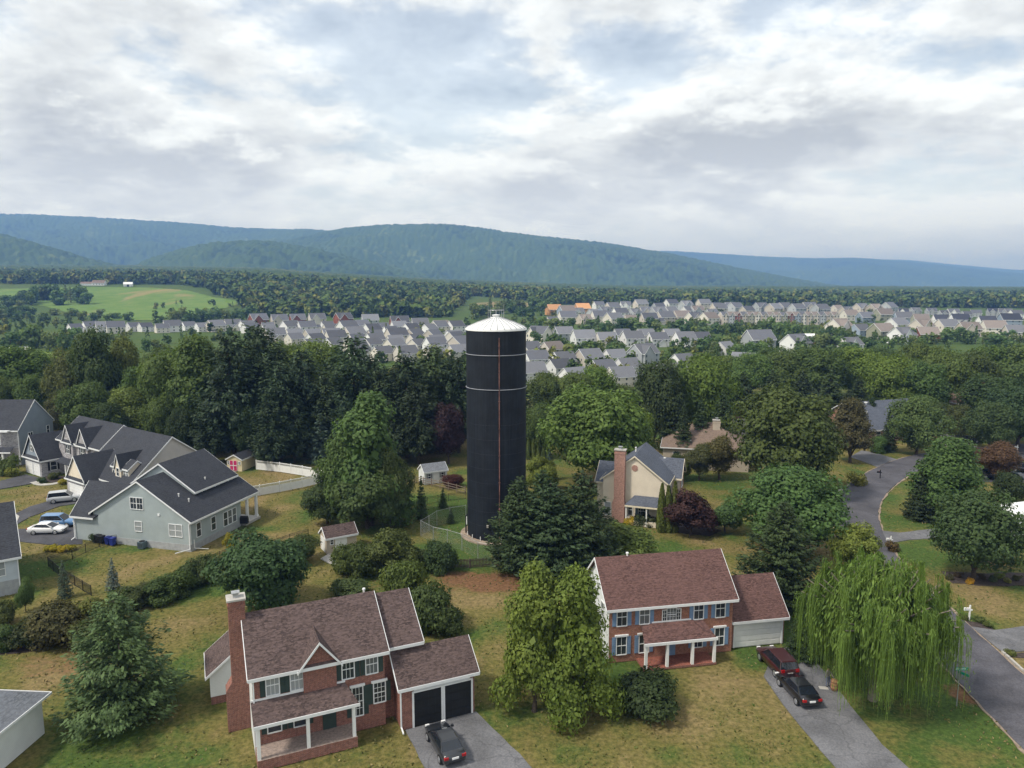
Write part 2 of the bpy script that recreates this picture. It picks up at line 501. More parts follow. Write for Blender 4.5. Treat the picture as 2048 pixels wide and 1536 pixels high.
def grid_mesh(name, P, mats, smooth=True):   # P: rows x cols x 3
    r, c = P.shape[:2]
    me = bpy.data.meshes.new(name)
    idx = np.arange(r * c).reshape(r, c)
    q = np.stack([idx[:-1, :-1], idx[:-1, 1:], idx[1:, 1:], idx[1:, :-1]], -1).reshape(-1, 4)
    me.vertices.add(r * c); me.vertices.foreach_set('co', P.reshape(-1).astype(np.float32))
    me.loops.add(q.size); me.loops.foreach_set('vertex_index', q.reshape(-1).astype(np.int32))
    me.polygons.add(len(q)); me.polygons.foreach_set('loop_start', np.arange(0, q.size, 4, dtype=np.int32))
    me.polygons.foreach_set('use_smooth', np.full(len(q), smooth))
    for m_ in mats: me.materials.append(m_)
    me.update(calc_edges=True); me.validate()
    return me
def fattr(me, name, arr):
    a = me.attributes.new(name, 'FLOAT', 'POINT')
    a.data.foreach_set('value', np.asarray(arr, np.float32).reshape(-1))

xs = grade(-112, 92, 0.85, -11500, 11500)
ys = grade(36, 175, 0.85, -300, 15500)
GX, GY = np.meshgrid(xs, ys)
GZ = th(GX, GY)
GZ = GZ + np.where((GY < 185) & (abs(GX) < 120), (vnoise(GX, GY, 6, 3) - 0.5) * 0.10 - 0.05, -0.05)
# dry and bare patches of the lawns, by where they lie
dry = 0.40 + 0.35 * (vnoise(GX, GY, 9, 1) - 0.5) * 2 + 0.30 * (vnoise(GX, GY, 2.6, 2) - 0.5) * 2
soil = np.zeros_like(GX)
def blob(arr, px, py, r, k, ry=None):
    x, y = G(px, py)
    d2 = ((GX - x) / r) ** 2 + ((GY - y) / (ry or r)) ** 2
    arr += k * np.exp(-d2 * 1.3)
for a in [(300, 1130, 7, .35), (120, 1340, 6, .7), (380, 1260, 6, .25), (640, 1160, 6, .35), (560, 1000, 6, .15), (60, 985, 6, .6), (120, 990, 5, .4),
          (930, 1200, 6, .45), (1990, 1200, 5, .3), (1450, 1390, 6, .35), (560, 945, 4, .6), (1120, 1110, 6, .1), (1340, 1065, 6, .3), (1780, 1060, 3, .3),
          (60, 1095, 5, .4), (460, 1120, 4, .4)]:
    blob(dry, *a)
for a in [(900, 1010, 8, -.5), (950, 1050, 7, -.45), (1780, 1050, 5, -.4), (1850, 1110, 5, -.6), (1920, 1240, 4, -.4), (330, 1200, 5, -.3), (520, 1045, 5, -.25),
          (400, 1310, 6, -.35), (980, 1255, 4, -.4), (100, 1130, 5, -.6), (1300, 1090, 5, -.3), (1730, 950, 5, -.35), (880, 1100, 5, -.3), (60, 1150, 5, -.4), (250, 1050, 8, -.1)]:
    blob(dry, *a)
for a in [(960, 1165, 5.5, 1.0, 3.0), (1020, 1165, 3.5, .8, 2.5), (900, 1150, 4, .5, 2), (130, 1320, 5, .55), (900, 1210, 3, .3), (1930, 1385, 1.6, 1.6), (1880, 1300, 2.2, .9),
          (1640, 1400, 2, .5), (750, 1170, 3, .35), (530, 940, 3, .5), (1620, 1050, 3, .5), (1980, 1125, 4, .5)]:
    blob(soil, *a)
dry = np.where(GY > 185, dry * np.clip(1 - (GY - 185) / 150, 0.25, 1), dry)
stripe = 0.5 + 0.5 * np.sin((GX * 0.55 + GY * 0.25) * 3.4)
me = grid_mesh('ground', np.stack([GX, GY, GZ], -1), [])
fattr(me, 'dry', np.clip(dry, 0, 1)); fattr(me, 'soil', np.clip(soil * (0.6 + 0.8 * vnoise(GX, GY, 1.6, 5)), 0, 1))
mown = np.zeros_like(GX); blob(mown, 1420, 1075, 5, 1.0); blob(mown, 1720, 945, 5, .8)
fattr(me, 'mown', np.clip(mown, 0, 1) * (stripe - 0.5))
def ground_mat():
    m, t, p, out = newmat('lawn')
    oc = objcoord(t)
    def at_(n_):
        a = N('ShaderNodeAttribute', t); a.attribute_name = n_; return a.outputs['Fac']
    n1 = noisen(oc, 1.3, 6, 0.65, t); n2 = noisen(oc, 0.16, 5, 0.6, t); n3 = noisen(oc, 2.6, 7, 0.75, t)
    f = mathn('ADD', at_('dry'), mathn('ADD', mathn('MULTIPLY', mathn('SUBTRACT', n1.outputs[0], 0.5, t), 0.9, t), mathn('MULTIPLY', mathn('SUBTRACT', n2.outputs[0], 0.5, t), 0.5, t), t), t)
    f = mathn('ADD', f, mathn('MULTIPLY', at_('mown'), 0.35, t), t)
    col = mixc(maprange(f, 0.05, 0.55, 0, 1, t), (0.060, 0.100, 0.024), (0.135, 0.122, 0.040), t)
    col = mixc(maprange(f, 0.45, 1.05, 0, 1, t), col, (0.205, 0.155, 0.075), t)
    sf = mathn('ADD', at_('soil'), mathn('MULTIPLY', mathn('SUBTRACT', n1.outputs[0], 0.5, t), 0.8, t), t)
    col = mixc(maprange(sf, 0.25, 0.75, 0, 0.9, t), col, (0.165, 0.085, 0.050), t)
    col = mixc(1.0, col, mixc(maprange(n3.outputs[0], 0.25, 0.75, 0, 1, t), (0.55, 0.56, 0.55), (1.45, 1.42, 1.35), t), t, 'MULTIPLY')
    L(col, p.inputs['Base Color'], t)
    p.inputs['Roughness'].default_value = 0.95; p.inputs['Specular IOR Level'].default_value = 0.1
    b = N('ShaderNodeBump', t); b.inputs['Strength'].default_value = 0.6; b.inputs['Distance'].default_value = 0.12
    L(noisen(oc, 5, 5, 0.7, t).outputs[0], b.inputs['Height'], t); L(b.outputs[0], p.inputs['Normal'], t)
    return m
me.materials.append(ground_mat())
tag(link(bpy.data.objects.new('ground', me)), kind='structure')

# ------------------------------------------------------------------ roads and drives (sheets with a small edge)
def densify(poly, step=1.2):
    out = []
    n_ = len(poly)
    for i in range(n_):
        a = np.array(poly[i]); b = np.array(poly[(i + 1) % n_]); k = max(1, int(np.linalg.norm(b - a) / step))
        out += [tuple(a + (b - a) * j / k) for j in range(k)]
    return out
def sheet(name, poly, z, mat, kind='structure', wob=0.06, thick=0.10, parent=None):
    poly = [(x + random.uniform(-wob, wob), y + random.uniform(-wob, wob)) for x, y in densify(poly)]
    n_ = len(poly)
    vs = [(x, y, z) for x, y in poly] + [(x, y, z - thick) for x, y in poly]
    fs = [tuple(range(n_))] + [(i, n_ + i, n_ + (i + 1) % n_, (i + 1) % n_) for i in range(n_)]
    o = MB().add(vs, fs).build(name, mat, parent)
    return tag(o, kind=kind) if kind else o
def smoothline(pts, it=3):
    for _ in range(it):
        q = [pts[0]]
        for a, b in zip(pts[:-1], pts[1:]):
            q += [(a[0] * .75 + b[0] * .25, a[1] * .75 + b[1] * .25), (a[0] * .25 + b[0] * .75, a[1] * .25 + b[1] * .75)]
        pts = q + [pts[-1]]
    return pts
redge = [G(*p) for p in [(2330, 1600), (2180, 1470), (2046, 1350), (1925, 1240), (1815, 1142), (1788, 1105), (1768, 1072), (1757, 1040), (1757, 1015), (1768, 992), (1795, 965), (1835, 942), (1880, 925), (1940, 914), (2100, 900)]]
redge = smoothline(redge)
def offset(line, d):
    out = []
    for i, p in enumerate(line):
        a = line[max(0, i - 1)]; b = line[min(len(line) - 1, i + 1)]
        tx, ty = b[0] - a[0], b[1] - a[1]; l_ = math.hypot(tx, ty)
        out.append((p[0] - ty / l_ * d, p[1] + tx / l_ * d))
    return out
ledge = offset(redge, 6.2)
ROADZ = 0.05
sheet('road', redge + ledge[::-1], ROADZ, M['road'], wob=0.08)
# pale verge strip of worn gravel beside the tarmac
for nm, (a0, d0, d1) in {'road_edge': (0, -0.22, 0.02), 'road_edge_far': (0, 6.18, 6.4)}.items():
    e0, e1 = offset(redge, d0), offset(redge, d1)
    sheet('verge_gravel', e0 + e1[::-1], 0.043, M['gravel'], wob=0.14)
def drive(px, mat, z=0.035, name='driveway'):
    return sheet(name, [G(*p) for p in px], z, mat, wob=0.04)
drive([(1528, 1352), (1545, 1300), (1590, 1293), (1618, 1312), (1650, 1345), (1698, 1408), (1765, 1490), (1880, 1590), (1760, 1640), (1640, 1500), (1566, 1408)], M['drive_grey'])
drive([(1722, 901), (1748, 905), (1800, 921), (1830, 934), (1822, 946), (1790, 951), (1745, 930), (1700, 914)], M['drive_grey'])
drive([(1668, 982), (1690, 976), (1712, 976), (1700, 986), (1690, 993), (1664, 993)], M['concrete'])
drive([(1764, 1062), (1800, 1066), (1850, 1060), (1960, 1050), (1975, 1065), (1870, 1076), (1820, 1080), (1777, 1087)], M['drive_grey'], 0.056)
drive([(1942, 1254), (1990, 1261), (2046, 1253), (2200, 1235), (2240, 1300), (2100, 1305), (2046, 1303), (2006, 1306)], M['drive_grey'], 0.056)
drive([(1890, 872), (1930, 886), (1990, 905), (2010, 915), (1960, 918), (1900, 896), (1870, 880)], M['concrete'])
drive([(1950, 948), (2060, 945), (2120, 960), (2060, 966), (1962, 964)], M['asphalt'])
drive([(2005, 905), (2100, 900), (2100, 925), (2020, 920)], M['asphalt'], 0.039)
drive([(20, 1033), (60, 1013), (105, 1000), (172, 985), (178, 1004), (120, 1012), (60, 1034), (15, 1060), (80, 1056), (160, 1050), (165, 1088), (112, 1091), (40, 1083), (-60, 1075), (-60, 1040)], M['asphalt'])
drive([(-60, 962), (0, 962), (52, 949), (84, 957), (60, 968), (0, 978), (-60, 985)], M['asphalt'])
drive([(-40, 1012), (0, 1019), (26, 1024), (38, 1033), (34, 1042), (16, 1049), (-40, 1040)], M['concrete'], 0.06, 'path')
cw = smoothline([G(*p) for p in [(66, 964), (80, 969), (100, 969), (125, 964), (150, 963)]], 2)
sheet('path', offset(cw, 0.55) + offset(cw, -0.55)[::-1], 0.045, M['concrete'], wob=0.02)
sheet('path', [G(*p) for p in [(641, 1118), (663, 1104), (690, 1127), (672, 1133)]], 0.05, M['concrete'], wob=0.02)
for bed in [[(1885, 1143), (1960, 1146), (2060, 1145), (2060, 1172), (1960, 1170), (1905, 1165)], [(1255, 1050), (1310, 1055), (1350, 1064), (1420, 1072), (1440, 1060), (1400, 1050), (1330, 1045)],
            [(88, 962), (110, 966), (150, 962), (165, 958), (160, 950), (90, 954)], [(-40, 1290), (20, 1285), (60, 1278), (140, 1262), (150, 1280), (70, 1300), (-40, 1318)],
            [(1895, 1238), (1960, 1246), (1985, 1256), (1990, 1262), (1945, 1256), (1900, 1247)], [(2006, 1306), (2046, 1303), (2080, 1310), (2046, 1318), (2020, 1316)]]:
    sheet('planting_bed', [G(*p) for p in bed], 0.028, M['mulch'], wob=0.22)

# ------------------------------------------------------------------ farm field on the rising ground
fld = [GT(*p) for p in [(-60, 579), (60, 577), (180, 574), (300, 575), (380, 581), (430, 594), (492, 604), (470, 612), (380, 632), (340, 642), (200, 640), (90, 615), (40, 606), (-60, 606)]]
fx = np.array([p[0] for p in fld]); fy = np.array([p[1] for p in fld])
def inpoly(X, Y, px, py):
    c = np.zeros(X.shape, bool); j = len(px) - 1
    for i in range(len(px)):
        hit = ((py[i] > Y) != (py[j] > Y)) & (X < (px[j] - px[i]) * (Y - py[i]) / (py[j] - py[i] + 1e-9) + px[i])
        c ^= hit; j = i
    return c
def drape(name, px, py, step, lift, mat, attr=None):
    X, Y = np.meshgrid(np.arange(px.min(), px.max(), step), np.arange(py.min(), py.max(), step))
    inside = inpoly(X, Y, px, py)
    keep = inside[:-1, :-1] & inside[1:, :-1] & inside[:-1, 1:] & inside[1:, 1:]
    Z = th(X, Y) + lift
    idx = np.arange(X.size).reshape(X.shape)
    q = np.stack([idx[:-1, :-1], idx[:-1, 1:], idx[1:, 1:], idx[1:, :-1]], -1)[keep]
    used, inv = np.unique(q, return_inverse=True)
    P = np.stack([X, Y, Z], -1).reshape(-1, 3)[used]
    me_ = bpy.data.meshes.new(name)
    me_.from_pydata(P.tolist(), [], inv.reshape(-1, 4).tolist())
    me_.materials.append(mat)
    return link(bpy.data.objects.new(name, me_))
def field_mat(name, a, b, c, s=0.012):
    m, t, p, out = newmat(name)
    oc = objcoord(t)
    mp = N('ShaderNodeMapping', t); mp.inputs['Scale'].default_value = (1, 0.35, 1); mp.inputs['Rotation'].default_value = (0, 0, 0.4); L(oc, mp.inputs[0], t)
    n1 = noisen(mp.outputs[0], s, 7, 0.62, t, 0.6); n2 = noisen(oc, 0.05, 6, 0.65, t)
    col = mixc(maprange(n2.outputs[0], 0.35, 0.65, 0, 1, t), a, b, t)
    col = mixc(maprange(n1.outputs[0], 0.55, 0.64, 0, 0.85, t), col, c, t)
    L(col, p.inputs['Base Color'], t); p.inputs['Roughness'].default_value = 0.95; p.inputs['Specular IOR Level'].default_value = 0.1
    return m
tag(drape('field', fx, fy, 4.0, 0.35, field_mat('crop_green', (0.098, 0.170, 0.036), (0.135, 0.200, 0.050), (0.26, 0.21, 0.095))), kind='structure')
f2 = [GT(*p) for p in [(948, 606), (1000, 603), (1080, 606), (1105, 612), (1090, 617), (950, 615)]]
tag(drape('field', np.array([p[0] for p in f2]), np.array([p[1] for p in f2]), 4.0, 0.35, field_mat('stubble', (0.22, 0.18, 0.085), (0.17, 0.155, 0.07), (0.26, 0.19, 0.11))), kind='structure')
f3 = [G(*p) for p in [(-60, 692), (0, 690), (60, 698), (130, 708), (150, 716), (90, 724), (30, 722), (-60, 722)]]
tag(drape('field', np.array([p[0] for p in f3]), np.array([p[1] for p in f3]), 2.0, 0.10, field_mat('meadow', (0.115, 0.175, 0.035), (0.14, 0.19, 0.04), (0.16, 0.17, 0.05), 0.04)), kind='structure')

# ------------------------------------------------------------------ woodland canopy beyond the houses and on the ridges
def worley(X, Y, cell, seed):
    cx = np.floor(X / cell).astype(np.int64); cy = np.floor(Y / cell).astype(np.int64)
    best = np.full(X.shape, 9e9); hsh = np.zeros(X.shape)
    for dx in (-1, 0, 1):
        for dy in (-1, 0, 1):
            i = cx + dx; j = cy + dy
            n_ = (i * 374761393 + j * 668265263 + seed * 977) & 0x7fffffff
            n_ = ((n_ ^ (n_ >> 13)) * 1274126177) & 0x7fffffff
            r1 = (n_ & 0xffff) / 65535.0; r2 = ((n_ >> 8) & 0xffff) / 65535.0; r3 = ((n_ >> 4) & 0xfff) / 4095.0
            d = np.hypot((i + r1) * cell - X, (j + r2) * cell - Y)
            s = d < best
            best = np.where(s, d, best); hsh = np.where(s, r3, hsh)
    return best, hsh
def wood_mat(name, a, b, c):
    m, t, p, out = newmat(name)
    at_ = N('ShaderNodeAttribute', t); at_.attribute_name = 'tint'
    oc = objcoord(t)
    n1 = noisen(oc, 0.12, 5, 0.7, t)
    f = mathn('ADD', mathn('MULTIPLY', at_.outputs['Fac'], 0.7, t), mathn('MULTIPLY', n1.outputs[0], 0.45, t), t)
    col = mixc(maprange(f, 0.22, 0.62, 0, 1, t), a, b, t)
    col = mixc(maprange(f, 0.72, 0.95, 0, 1, t), col, c, t)
    L(col, p.inputs['Base Color'], t); p.inputs['Roughness'].default_value = 0.9; p.inputs['Specular IOR Level'].default_value = 0.08
    bp = N('ShaderNodeBump', t); bp.inputs['Strength'].default_value = 1.0; bp.inputs['Distance'].default_value = 2.0
    L(noisen(oc, 0.35, 4, 0.7, t).outputs[0], bp.inputs['Height'], t); L(bp.outputs[0], p.inputs['Normal'], t)
    return m
M['wood'+'land'] = wood_mat('woodland', (0.034, 0.060, 0.020), (0.100, 0.150, 0.042), (0.200, 0.210, 0.060))
M['ridgewood'] = wood_mat('ridge_woodland', (0.012, 0.026, 0.010), (0.060, 0.098, 0.024), (0.150, 0.190, 0.050))
def yfront(px):
    return np.interp(px, [-300, 380, 425, 470, 520, 900, 945, 1110, 2400], [1125, 1150, 1060, 900, 720, 740, 1190, 1010, 960])
na, nr = 950, 330
av = np.linspace(-0.86, 0.86, na)
pxv = 1024 + FPX * av / CP
f0 = yfront(pxv) + 70
tt = np.linspace(0, 1, nr) ** 1.5
CY = f0[None, :] + tt[:, None] * (3900 - f0[None, :])
CX = av[None, :] * CY
d, hs = worley(CX, CY, 13.0, 4)
bump = 12.0 * np.sqrt(np.clip(1 - (d / 9.0) ** 2, 0, 1)) * (0.5 + 0.7 * hs)
edge = np.ones_like(CY); edge[0] = 0.0
CZ = th(CX, CY) + edge * (2.5 + bump * sstep(CY - f0[None, :], -100, 900) + 3 * vnoise(CX, CY, 60, 8))
CZ -= 18 * sstep(CY, 3400, 3900)
me = grid_mesh('woodland', np.stack([CX, CY, CZ], -1), [wood_mat('deep_woodland', (0.016, 0.032, 0.011), (0.060, 0.094, 0.026), (0.125, 0.140, 0.040))])
fattr(me, 'tint', 0.55 * hs + 0.45 * vnoise(CX, CY, 180, 6))
tag(link(bpy.data.objects.new('woodland', me)), 'dense green woodland spread between the housing estate and the ridges', 'woodland', kind='stuff')

def ridge(name, prof, Yc, face, seed, ncol, nrow, zbase=25, rough=1.2, spur=0.22):
    px = np.array([p[0] for p in prof], float); py = np.array([p[1] for p in prof], float)
    a = np.linspace((px[0] - 1024) / FPX, (px[-1] - 1024) / FPX, ncol)
    cpy = np.interp(a * FPX + 1024, px, py)
    k = 9
    cpy = np.convolve(np.pad(cpy, k, 'edge'), np.ones(2 * k + 1) / (2 * k + 1), 'valid')
    t = np.concatenate([np.linspace(0, 1, nrow), 1 + np.linspace(0.02, 0.5, 8)])
    T, A = np.meshgrid(t, a, indexing='ij')
    zc = CAMZ + Yc * np.array([(-SP + (768 - y) / FPX * CP) / (CP + (768 - y) / FPX * SP) for y in cpy])
    YY = Yc - face * (1 - T)
    XX = A * YY / CP * 1.0
    fall = np.where(T <= 1, 1 - (1 - np.clip(T, 0, 1)) ** 1.55, 1 - ((T - 1) * 1.6) ** 1.3)
    lo = (vnoise(XX, YY, face * 0.32, seed) - .5) * 2 + (vnoise(XX, YY, face * 0.13, seed + 1) - .5)
    mid = 5 * np.clip(T, 0, 1) * (1 - np.clip(T, 0, 1)) ** 2
    Z = zbase + (zc[None, :] - zbase) * np.clip(fall + spur * lo * mid, 0.0, 1.0)
    dd, hh = worley(XX, YY, 26.0, seed)
    Z = Z - rough * 5 + rough * (11 * np.sqrt(np.clip(1 - (dd / 19.0) ** 2, 0, 1)) * (0.5 + hh))
    me_ = grid_mesh(name, np.stack([XX, YY, Z], -1), [M['ridgewood']])
    fattr(me_, 'tint', 0.45 * hh + 0.45 * vnoise(XX, YY, 420, seed + 2) + 0.25 * vnoise(XX, YY, 90, seed + 3) - .1)
    return tag(link(bpy.data.objects.new(name, me_)), kind='structure')
ridge('hill', [(-260, 428), (0, 430), (100, 431), (200, 437), (300, 443), (400, 449), (480, 457), (560, 460), (640, 463), (720, 470), (850, 500), (1000, 560), (1100, 590)], 6300, 2100, 21, 520, 60, 4)
ridge('hill', [(-260, 440), (-100, 455), (0, 465), (60, 479), (130, 500), (200, 520), (260, 536), (330, 560), (380, 575)], 3050, 620, 22, 260, 50, 4)
ridge('hill', [(220, 565), (290, 530), (350, 508), (420, 491), (500, 483), (560, 486), (620, 496), (700, 515), (800, 540), (900, 565)], 3350, 620, 23, 300, 50, 4)
ridge('hill', [(380, 560), (460, 520), (540, 492), (600, 480), (650, 468), (700, 458), (780, 452), (860, 450), (930, 453), (970, 459), (1020, 468), (1100, 477), (1200, 487), (1260, 497), (1330, 509), (1400, 524), (1480, 541), (1560, 556), (1640, 570), (1720, 582)], 4700, 1300, 24, 620, 64, 4)
ridge('hill', [(1150, 560), (1230, 520), (1290, 504), (1330, 503), (1400, 507), (1500, 514), (1600, 518), (1700, 517), (1780, 522), (1850, 530), (1950, 541), (2048, 550), (2200, 560), (2300, 575)], 9000, 2600, 25, 460, 50, 4)
ridge('hill', [(1500, 560), (1600, 530), (1700, 520), (1800, 521), (1900, 531), (2000, 540), (2048, 542), (2200, 548), (2330, 560)], 11000, 2200, 26, 360, 40, 4)
# ------------------------------------------------------------------ house building kit (local frame: x along the front, y into the depth)
def slab(mb, q, t, m=0):                     # quad q extruded upwards by t
    vs = list(q) + [(x, y, z + t) for x, y, z in q]
    mb.add(vs, [(3, 2, 1, 0), (4, 5, 6, 7), (0, 1, 5, 4), (1, 2, 6, 5), (2, 3, 7, 6), (3, 0, 4, 7)], m)
def swap(axis, x, y, z):
    return (x, y, z) if axis == 'x' else (y, x, z)
def gable_roof(root, x0, x1, y0, y1, ze, zr, axis='x', roof='shingle_dark', trim='trim', ov=0.4, rake=0.3, rc=None, inner=None, name='roof', t=0.16, ze2=None):
    """x0..x1 runs along the ridge for axis x; for axis y the roles of x and y are swapped"""
    if axis == 'y': x0, x1, y0, y1 = y0, y1, x0, x1
    yc = (y0 + y1) / 2 if rc is None else rc
    ze2 = ze if ze2 is None else ze2
    s1 = (zr - ze) / (yc - y0); s2 = (zr - ze2) / (y1 - yc)
    a0, a1 = x0 - rake, x1 + rake
    e1, e0 = (a1, a1) if inner is None else inner      # inner = (x at the eave, x at the ridge)
    mb = MB(); tb = MB()
    for (ye, zz) in ((y0 - ov, ze - ov * s1), (y1 + ov, ze2 - ov * s2)):
        q = [swap(axis, a0, ye, zz), swap(axis, e1, ye, zz), swap(axis, e0, yc, zr), swap(axis, a0, yc, zr)]
        slab(mb, q, t)
        d = -0.05 if ye < yc else 0.05
        p0 = swap(axis, a0, ye, zz); p1 = swap(axis, e1, ye + d, zz)
        tb.box(min(p0[0], p1[0]), max(p0[0], p1[0]), min(p0[1], p1[1]), max(p0[1], p1[1]), zz - 0.10, zz + t * 0.9)
        for xx, on in ((a0, -0.05), (e1, 0.05)):
            if xx == e1 and inner is not None: continue
            q = [swap(axis, xx, ye, zz - 0.06), swap(axis, xx + on, ye, zz - 0.06), swap(axis, xx + on, yc, zr - 0.06), swap(axis, xx, yc, zr - 0.06)]
            slab(tb, q, t + 0.05)
    r = mb.build(name, M[roof], root)
    tb.build('fascia', M[trim], r)
    return r
def gable_walls(root, x0, x1, y0, y1, ze, zr, axis='x', wall='siding_grey', z0=0.0, rc=None, faces=None, name='wall', ze2=None):
    """closed body with gable ends; faces maps front/back/left/right to another material"""
    faces = faces or {}
    names = [wall] + sorted(set(faces.values()))
    ix = lambda k: names.index(faces.get(k, wall))
    ze2 = ze if ze2 is None else ze2
    mb = MB()
    if axis == 'x':
        yc = (y0 + y1) / 2 if rc is None else rc
        mb.add([(x0, y0, z0), (x1, y0, z0), (x1, y0, ze), (x0, y0, ze)], [(0, 1, 2, 3)], ix('front'))
        mb.add([(x0, y1, z0), (x1, y1, z0), (x1, y1, ze2), (x0, y1, ze2)], [(3, 2, 1, 0)], ix('back'))
        for xx, k in ((x0, 'left'), (x1, 'right')):
            mb.add([(xx, y0, z0), (xx, y1, z0), (xx, y1, ze2), (xx, yc, zr), (xx, y0, ze)], [(0, 1, 2, 3, 4)], ix(k))
        mb.add([(x0, y0, ze), (x1, y0, ze), (x1, yc, zr), (x0, yc, zr), (x1, y1, ze2), (x0, y1, ze2)], [(0, 1, 2, 3), (3, 2, 4, 5)], 0)
    else:
        xc = (x0 + x1) / 2 if rc is None else rc
        mb.add([(x0, y0, z0), (x0, y1, z0), (x0, y1, ze), (x0, y0, ze)], [(0, 1, 2, 3)], ix('left'))
        mb.add([(x1, y0, z0), (x1, y1, z0), (x1, y1, ze2), (x1, y0, ze2)], [(3, 2, 1, 0)], ix('right'))
        for yy, k in ((y0, 'front'), (y1, 'back')):
            mb.add([(x0, yy, z0), (x1, yy, z0), (x1, yy, ze2), (xc, yy, zr), (x0, yy, ze)], [(0, 1, 2, 3, 4)], ix(k))
        mb.add([(x0, y0, ze), (x0, y1, ze), (xc, y1, zr), (xc, y0, zr), (x1, y1, ze2), (x1, y0, ze2)], [(0, 1, 2, 3), (3, 2, 4, 5)], 0)
    mb.v = [(x, y, z - 0.02 if z > z0 + 0.1 else z) for x, y, z in mb.v]
    return mb.build(name, [M[n_] for n_ in names], root)
def block(root, x0, x1, y0, y1, ze, zr, axis='x', wall='siding_grey', roof='shingle_dark', z0=0.0, faces=None, trim='trim', ov=0.4, rake=0.3, rc=None, ze2=None):
    w_ = gable_walls(root, x0, x1, y0, y1, ze, zr, axis, wall, z0, rc, faces, ze2=ze2)
    r_ = gable_roof(root, x0, x1, y0, y1, ze, zr, axis, roof, trim, ov, rake, rc, ze2=ze2)
    return w_, r_
def hip(root, x0, x1, y0, y1, ze, zr, roof, trim='trim', ov=0.45, t=0.14, name='roof', flat_end=None):
    X0, X1, Y0, Y1 = x0 - ov, x1 + ov, y0 - ov, y1 + ov
    h_ = min(X1 - X0, Y1 - Y0) / 2
    if X1 - X0 >= Y1 - Y0:
        r0, r1 = ((X0 + h_, (Y0 + Y1) / 2, zr), (X1 - h_, (Y0 + Y1) / 2, zr))
    else:
        r0, r1 = (((X0 + X1) / 2, Y0 + h_, zr), ((X0 + X1) / 2, Y1 - h_, zr))
    c = [(X0, Y0, ze), (X1, Y0, ze), (X1, Y1, ze), (X0, Y1, ze)]
    mb = MB()
    if X1 - X0 >= Y1 - Y0:
        mb.add(c + [r0, r1], [(0, 1, 5, 4), (1, 2, 5), (2, 3, 4, 5), (3, 0, 4), (3, 2, 1, 0)])
    else:
        mb.add(c + [r0, r1], [(0, 1, 4), (1, 2, 5, 4), (2, 3, 5), (3, 0, 4, 5), (3, 2, 1, 0)])
    r = mb.build(name, M[roof], root)
    tb = MB()
    tb.box(X0 - .05, X1 + .05, Y0 - .05, Y0, ze - .14, ze + .05); tb.box(X0 - .05, X1 + .05, Y1, Y1 + .05, ze - .14, ze + .05)
    tb.box(X0 - .05, X0, Y0, Y1, ze - .14, ze + .05); tb.box(X1, X1 + .05, Y0, Y1, ze - .14, ze + .05)
    tb.build('fascia', M[trim], r)
    return r
WALLS = {'front': ((1, 0), (0, -1)), 'back': ((-1, 0), (0, 1)), 'left': ((0, -1), (-1, 0)), 'right': ((0, 1), (1, 0))}
def window(root, face, x, y, z, w_, h_, cols=1, rows=2, shutters=None, trim='trim', glass='glass', head=False, muntin=(0, 0), sw=0.36):
    """sill centre at x, y, z on a wall facing front/back/left/right"""
    t, n_ = WALLS[face]
    if glass == 'glass' and random.random() < .35: glass = 'glass_mid'
    P = (x, y, z)
    f = MB(); b = 0.075
    f.obox(P, t, n_, -w_ / 2 - b, -w_ / 2, -0.01, 0.07, -b, h_ + b); f.obox(P, t, n_, w_ / 2, w_ / 2 + b, -0.01, 0.07, -b, h_ + b)
    f.obox(P, t, n_, -w_ / 2, w_ / 2, -0.01, 0.07, h_, h_ + b); f.obox(P, t, n_, -w_ / 2, w_ / 2, -0.01, 0.09, -b, 0)
    if head: f.obox(P, t, n_, -w_ / 2 - .2, w_ / 2 + .2, -0.01, 0.13, h_ + b, h_ + b + .16)
    for i in range(1, cols):
        u = -w_ / 2 + w_ * i / cols
        f.obox(P, t, n_, u - .05, u + .05, -0.01, 0.065, 0, h_)
    for i in range(1, rows):
        f.obox(P, t, n_, -w_ / 2, w_ / 2, -0.01, 0.06, h_ * i / rows - .03, h_ * i / rows + .03)
    mu = MB()
    for i in range(1, muntin[0] + 1):
        u = -w_ / 2 + w_ * i / (muntin[0] + 1)
        f.obox(P, t, n_, u - .014, u + .014, -0.01, 0.045, 0, h_)
    for i in range(1, muntin[1] + 1):
        f.obox(P, t, n_, -w_ / 2, w_ / 2, -0.01, 0.044, h_ * i / (muntin[1] + 1) - .014, h_ * i / (muntin[1] + 1) + .014)
    o = f.build('window', M[trim], root, fix=False)
    g = MB(); g.obox(P, t, n_, -w_ / 2 + .004, w_ / 2 - .004, -0.02, 0.025, 0.004, h_ - .004)
    g.build('pane', M[glass], o, fix=False)
    if shutters:
        for s in (-1, 1):
            sb = MB(); u0 = s * (w_ / 2 + b + .02); u1 = u0 + s * sw
            sb.obox(P, t, n_, min(u0, u1), max(u0, u1), -0.01, 0.05, -.03, h_ + .03)
            um, us = (u0 + u1) / 2, sw / 2 - .06
            for k in range(8):
                zz = .05 + (h_ - .1) * k / 8
                sb.obox(P, t, n_, um - us, um + us, 0.05, 0.065, zz, zz + (h_ - .1) / 8 * .55)
            sb.build('shutter', M[shutters], o, fix=False)
    return o
def part_box(root, name, mat, *boxes):
    mb = MB()
    for b in boxes: mb.box(*b)
    return mb.build(name, M[mat], root)
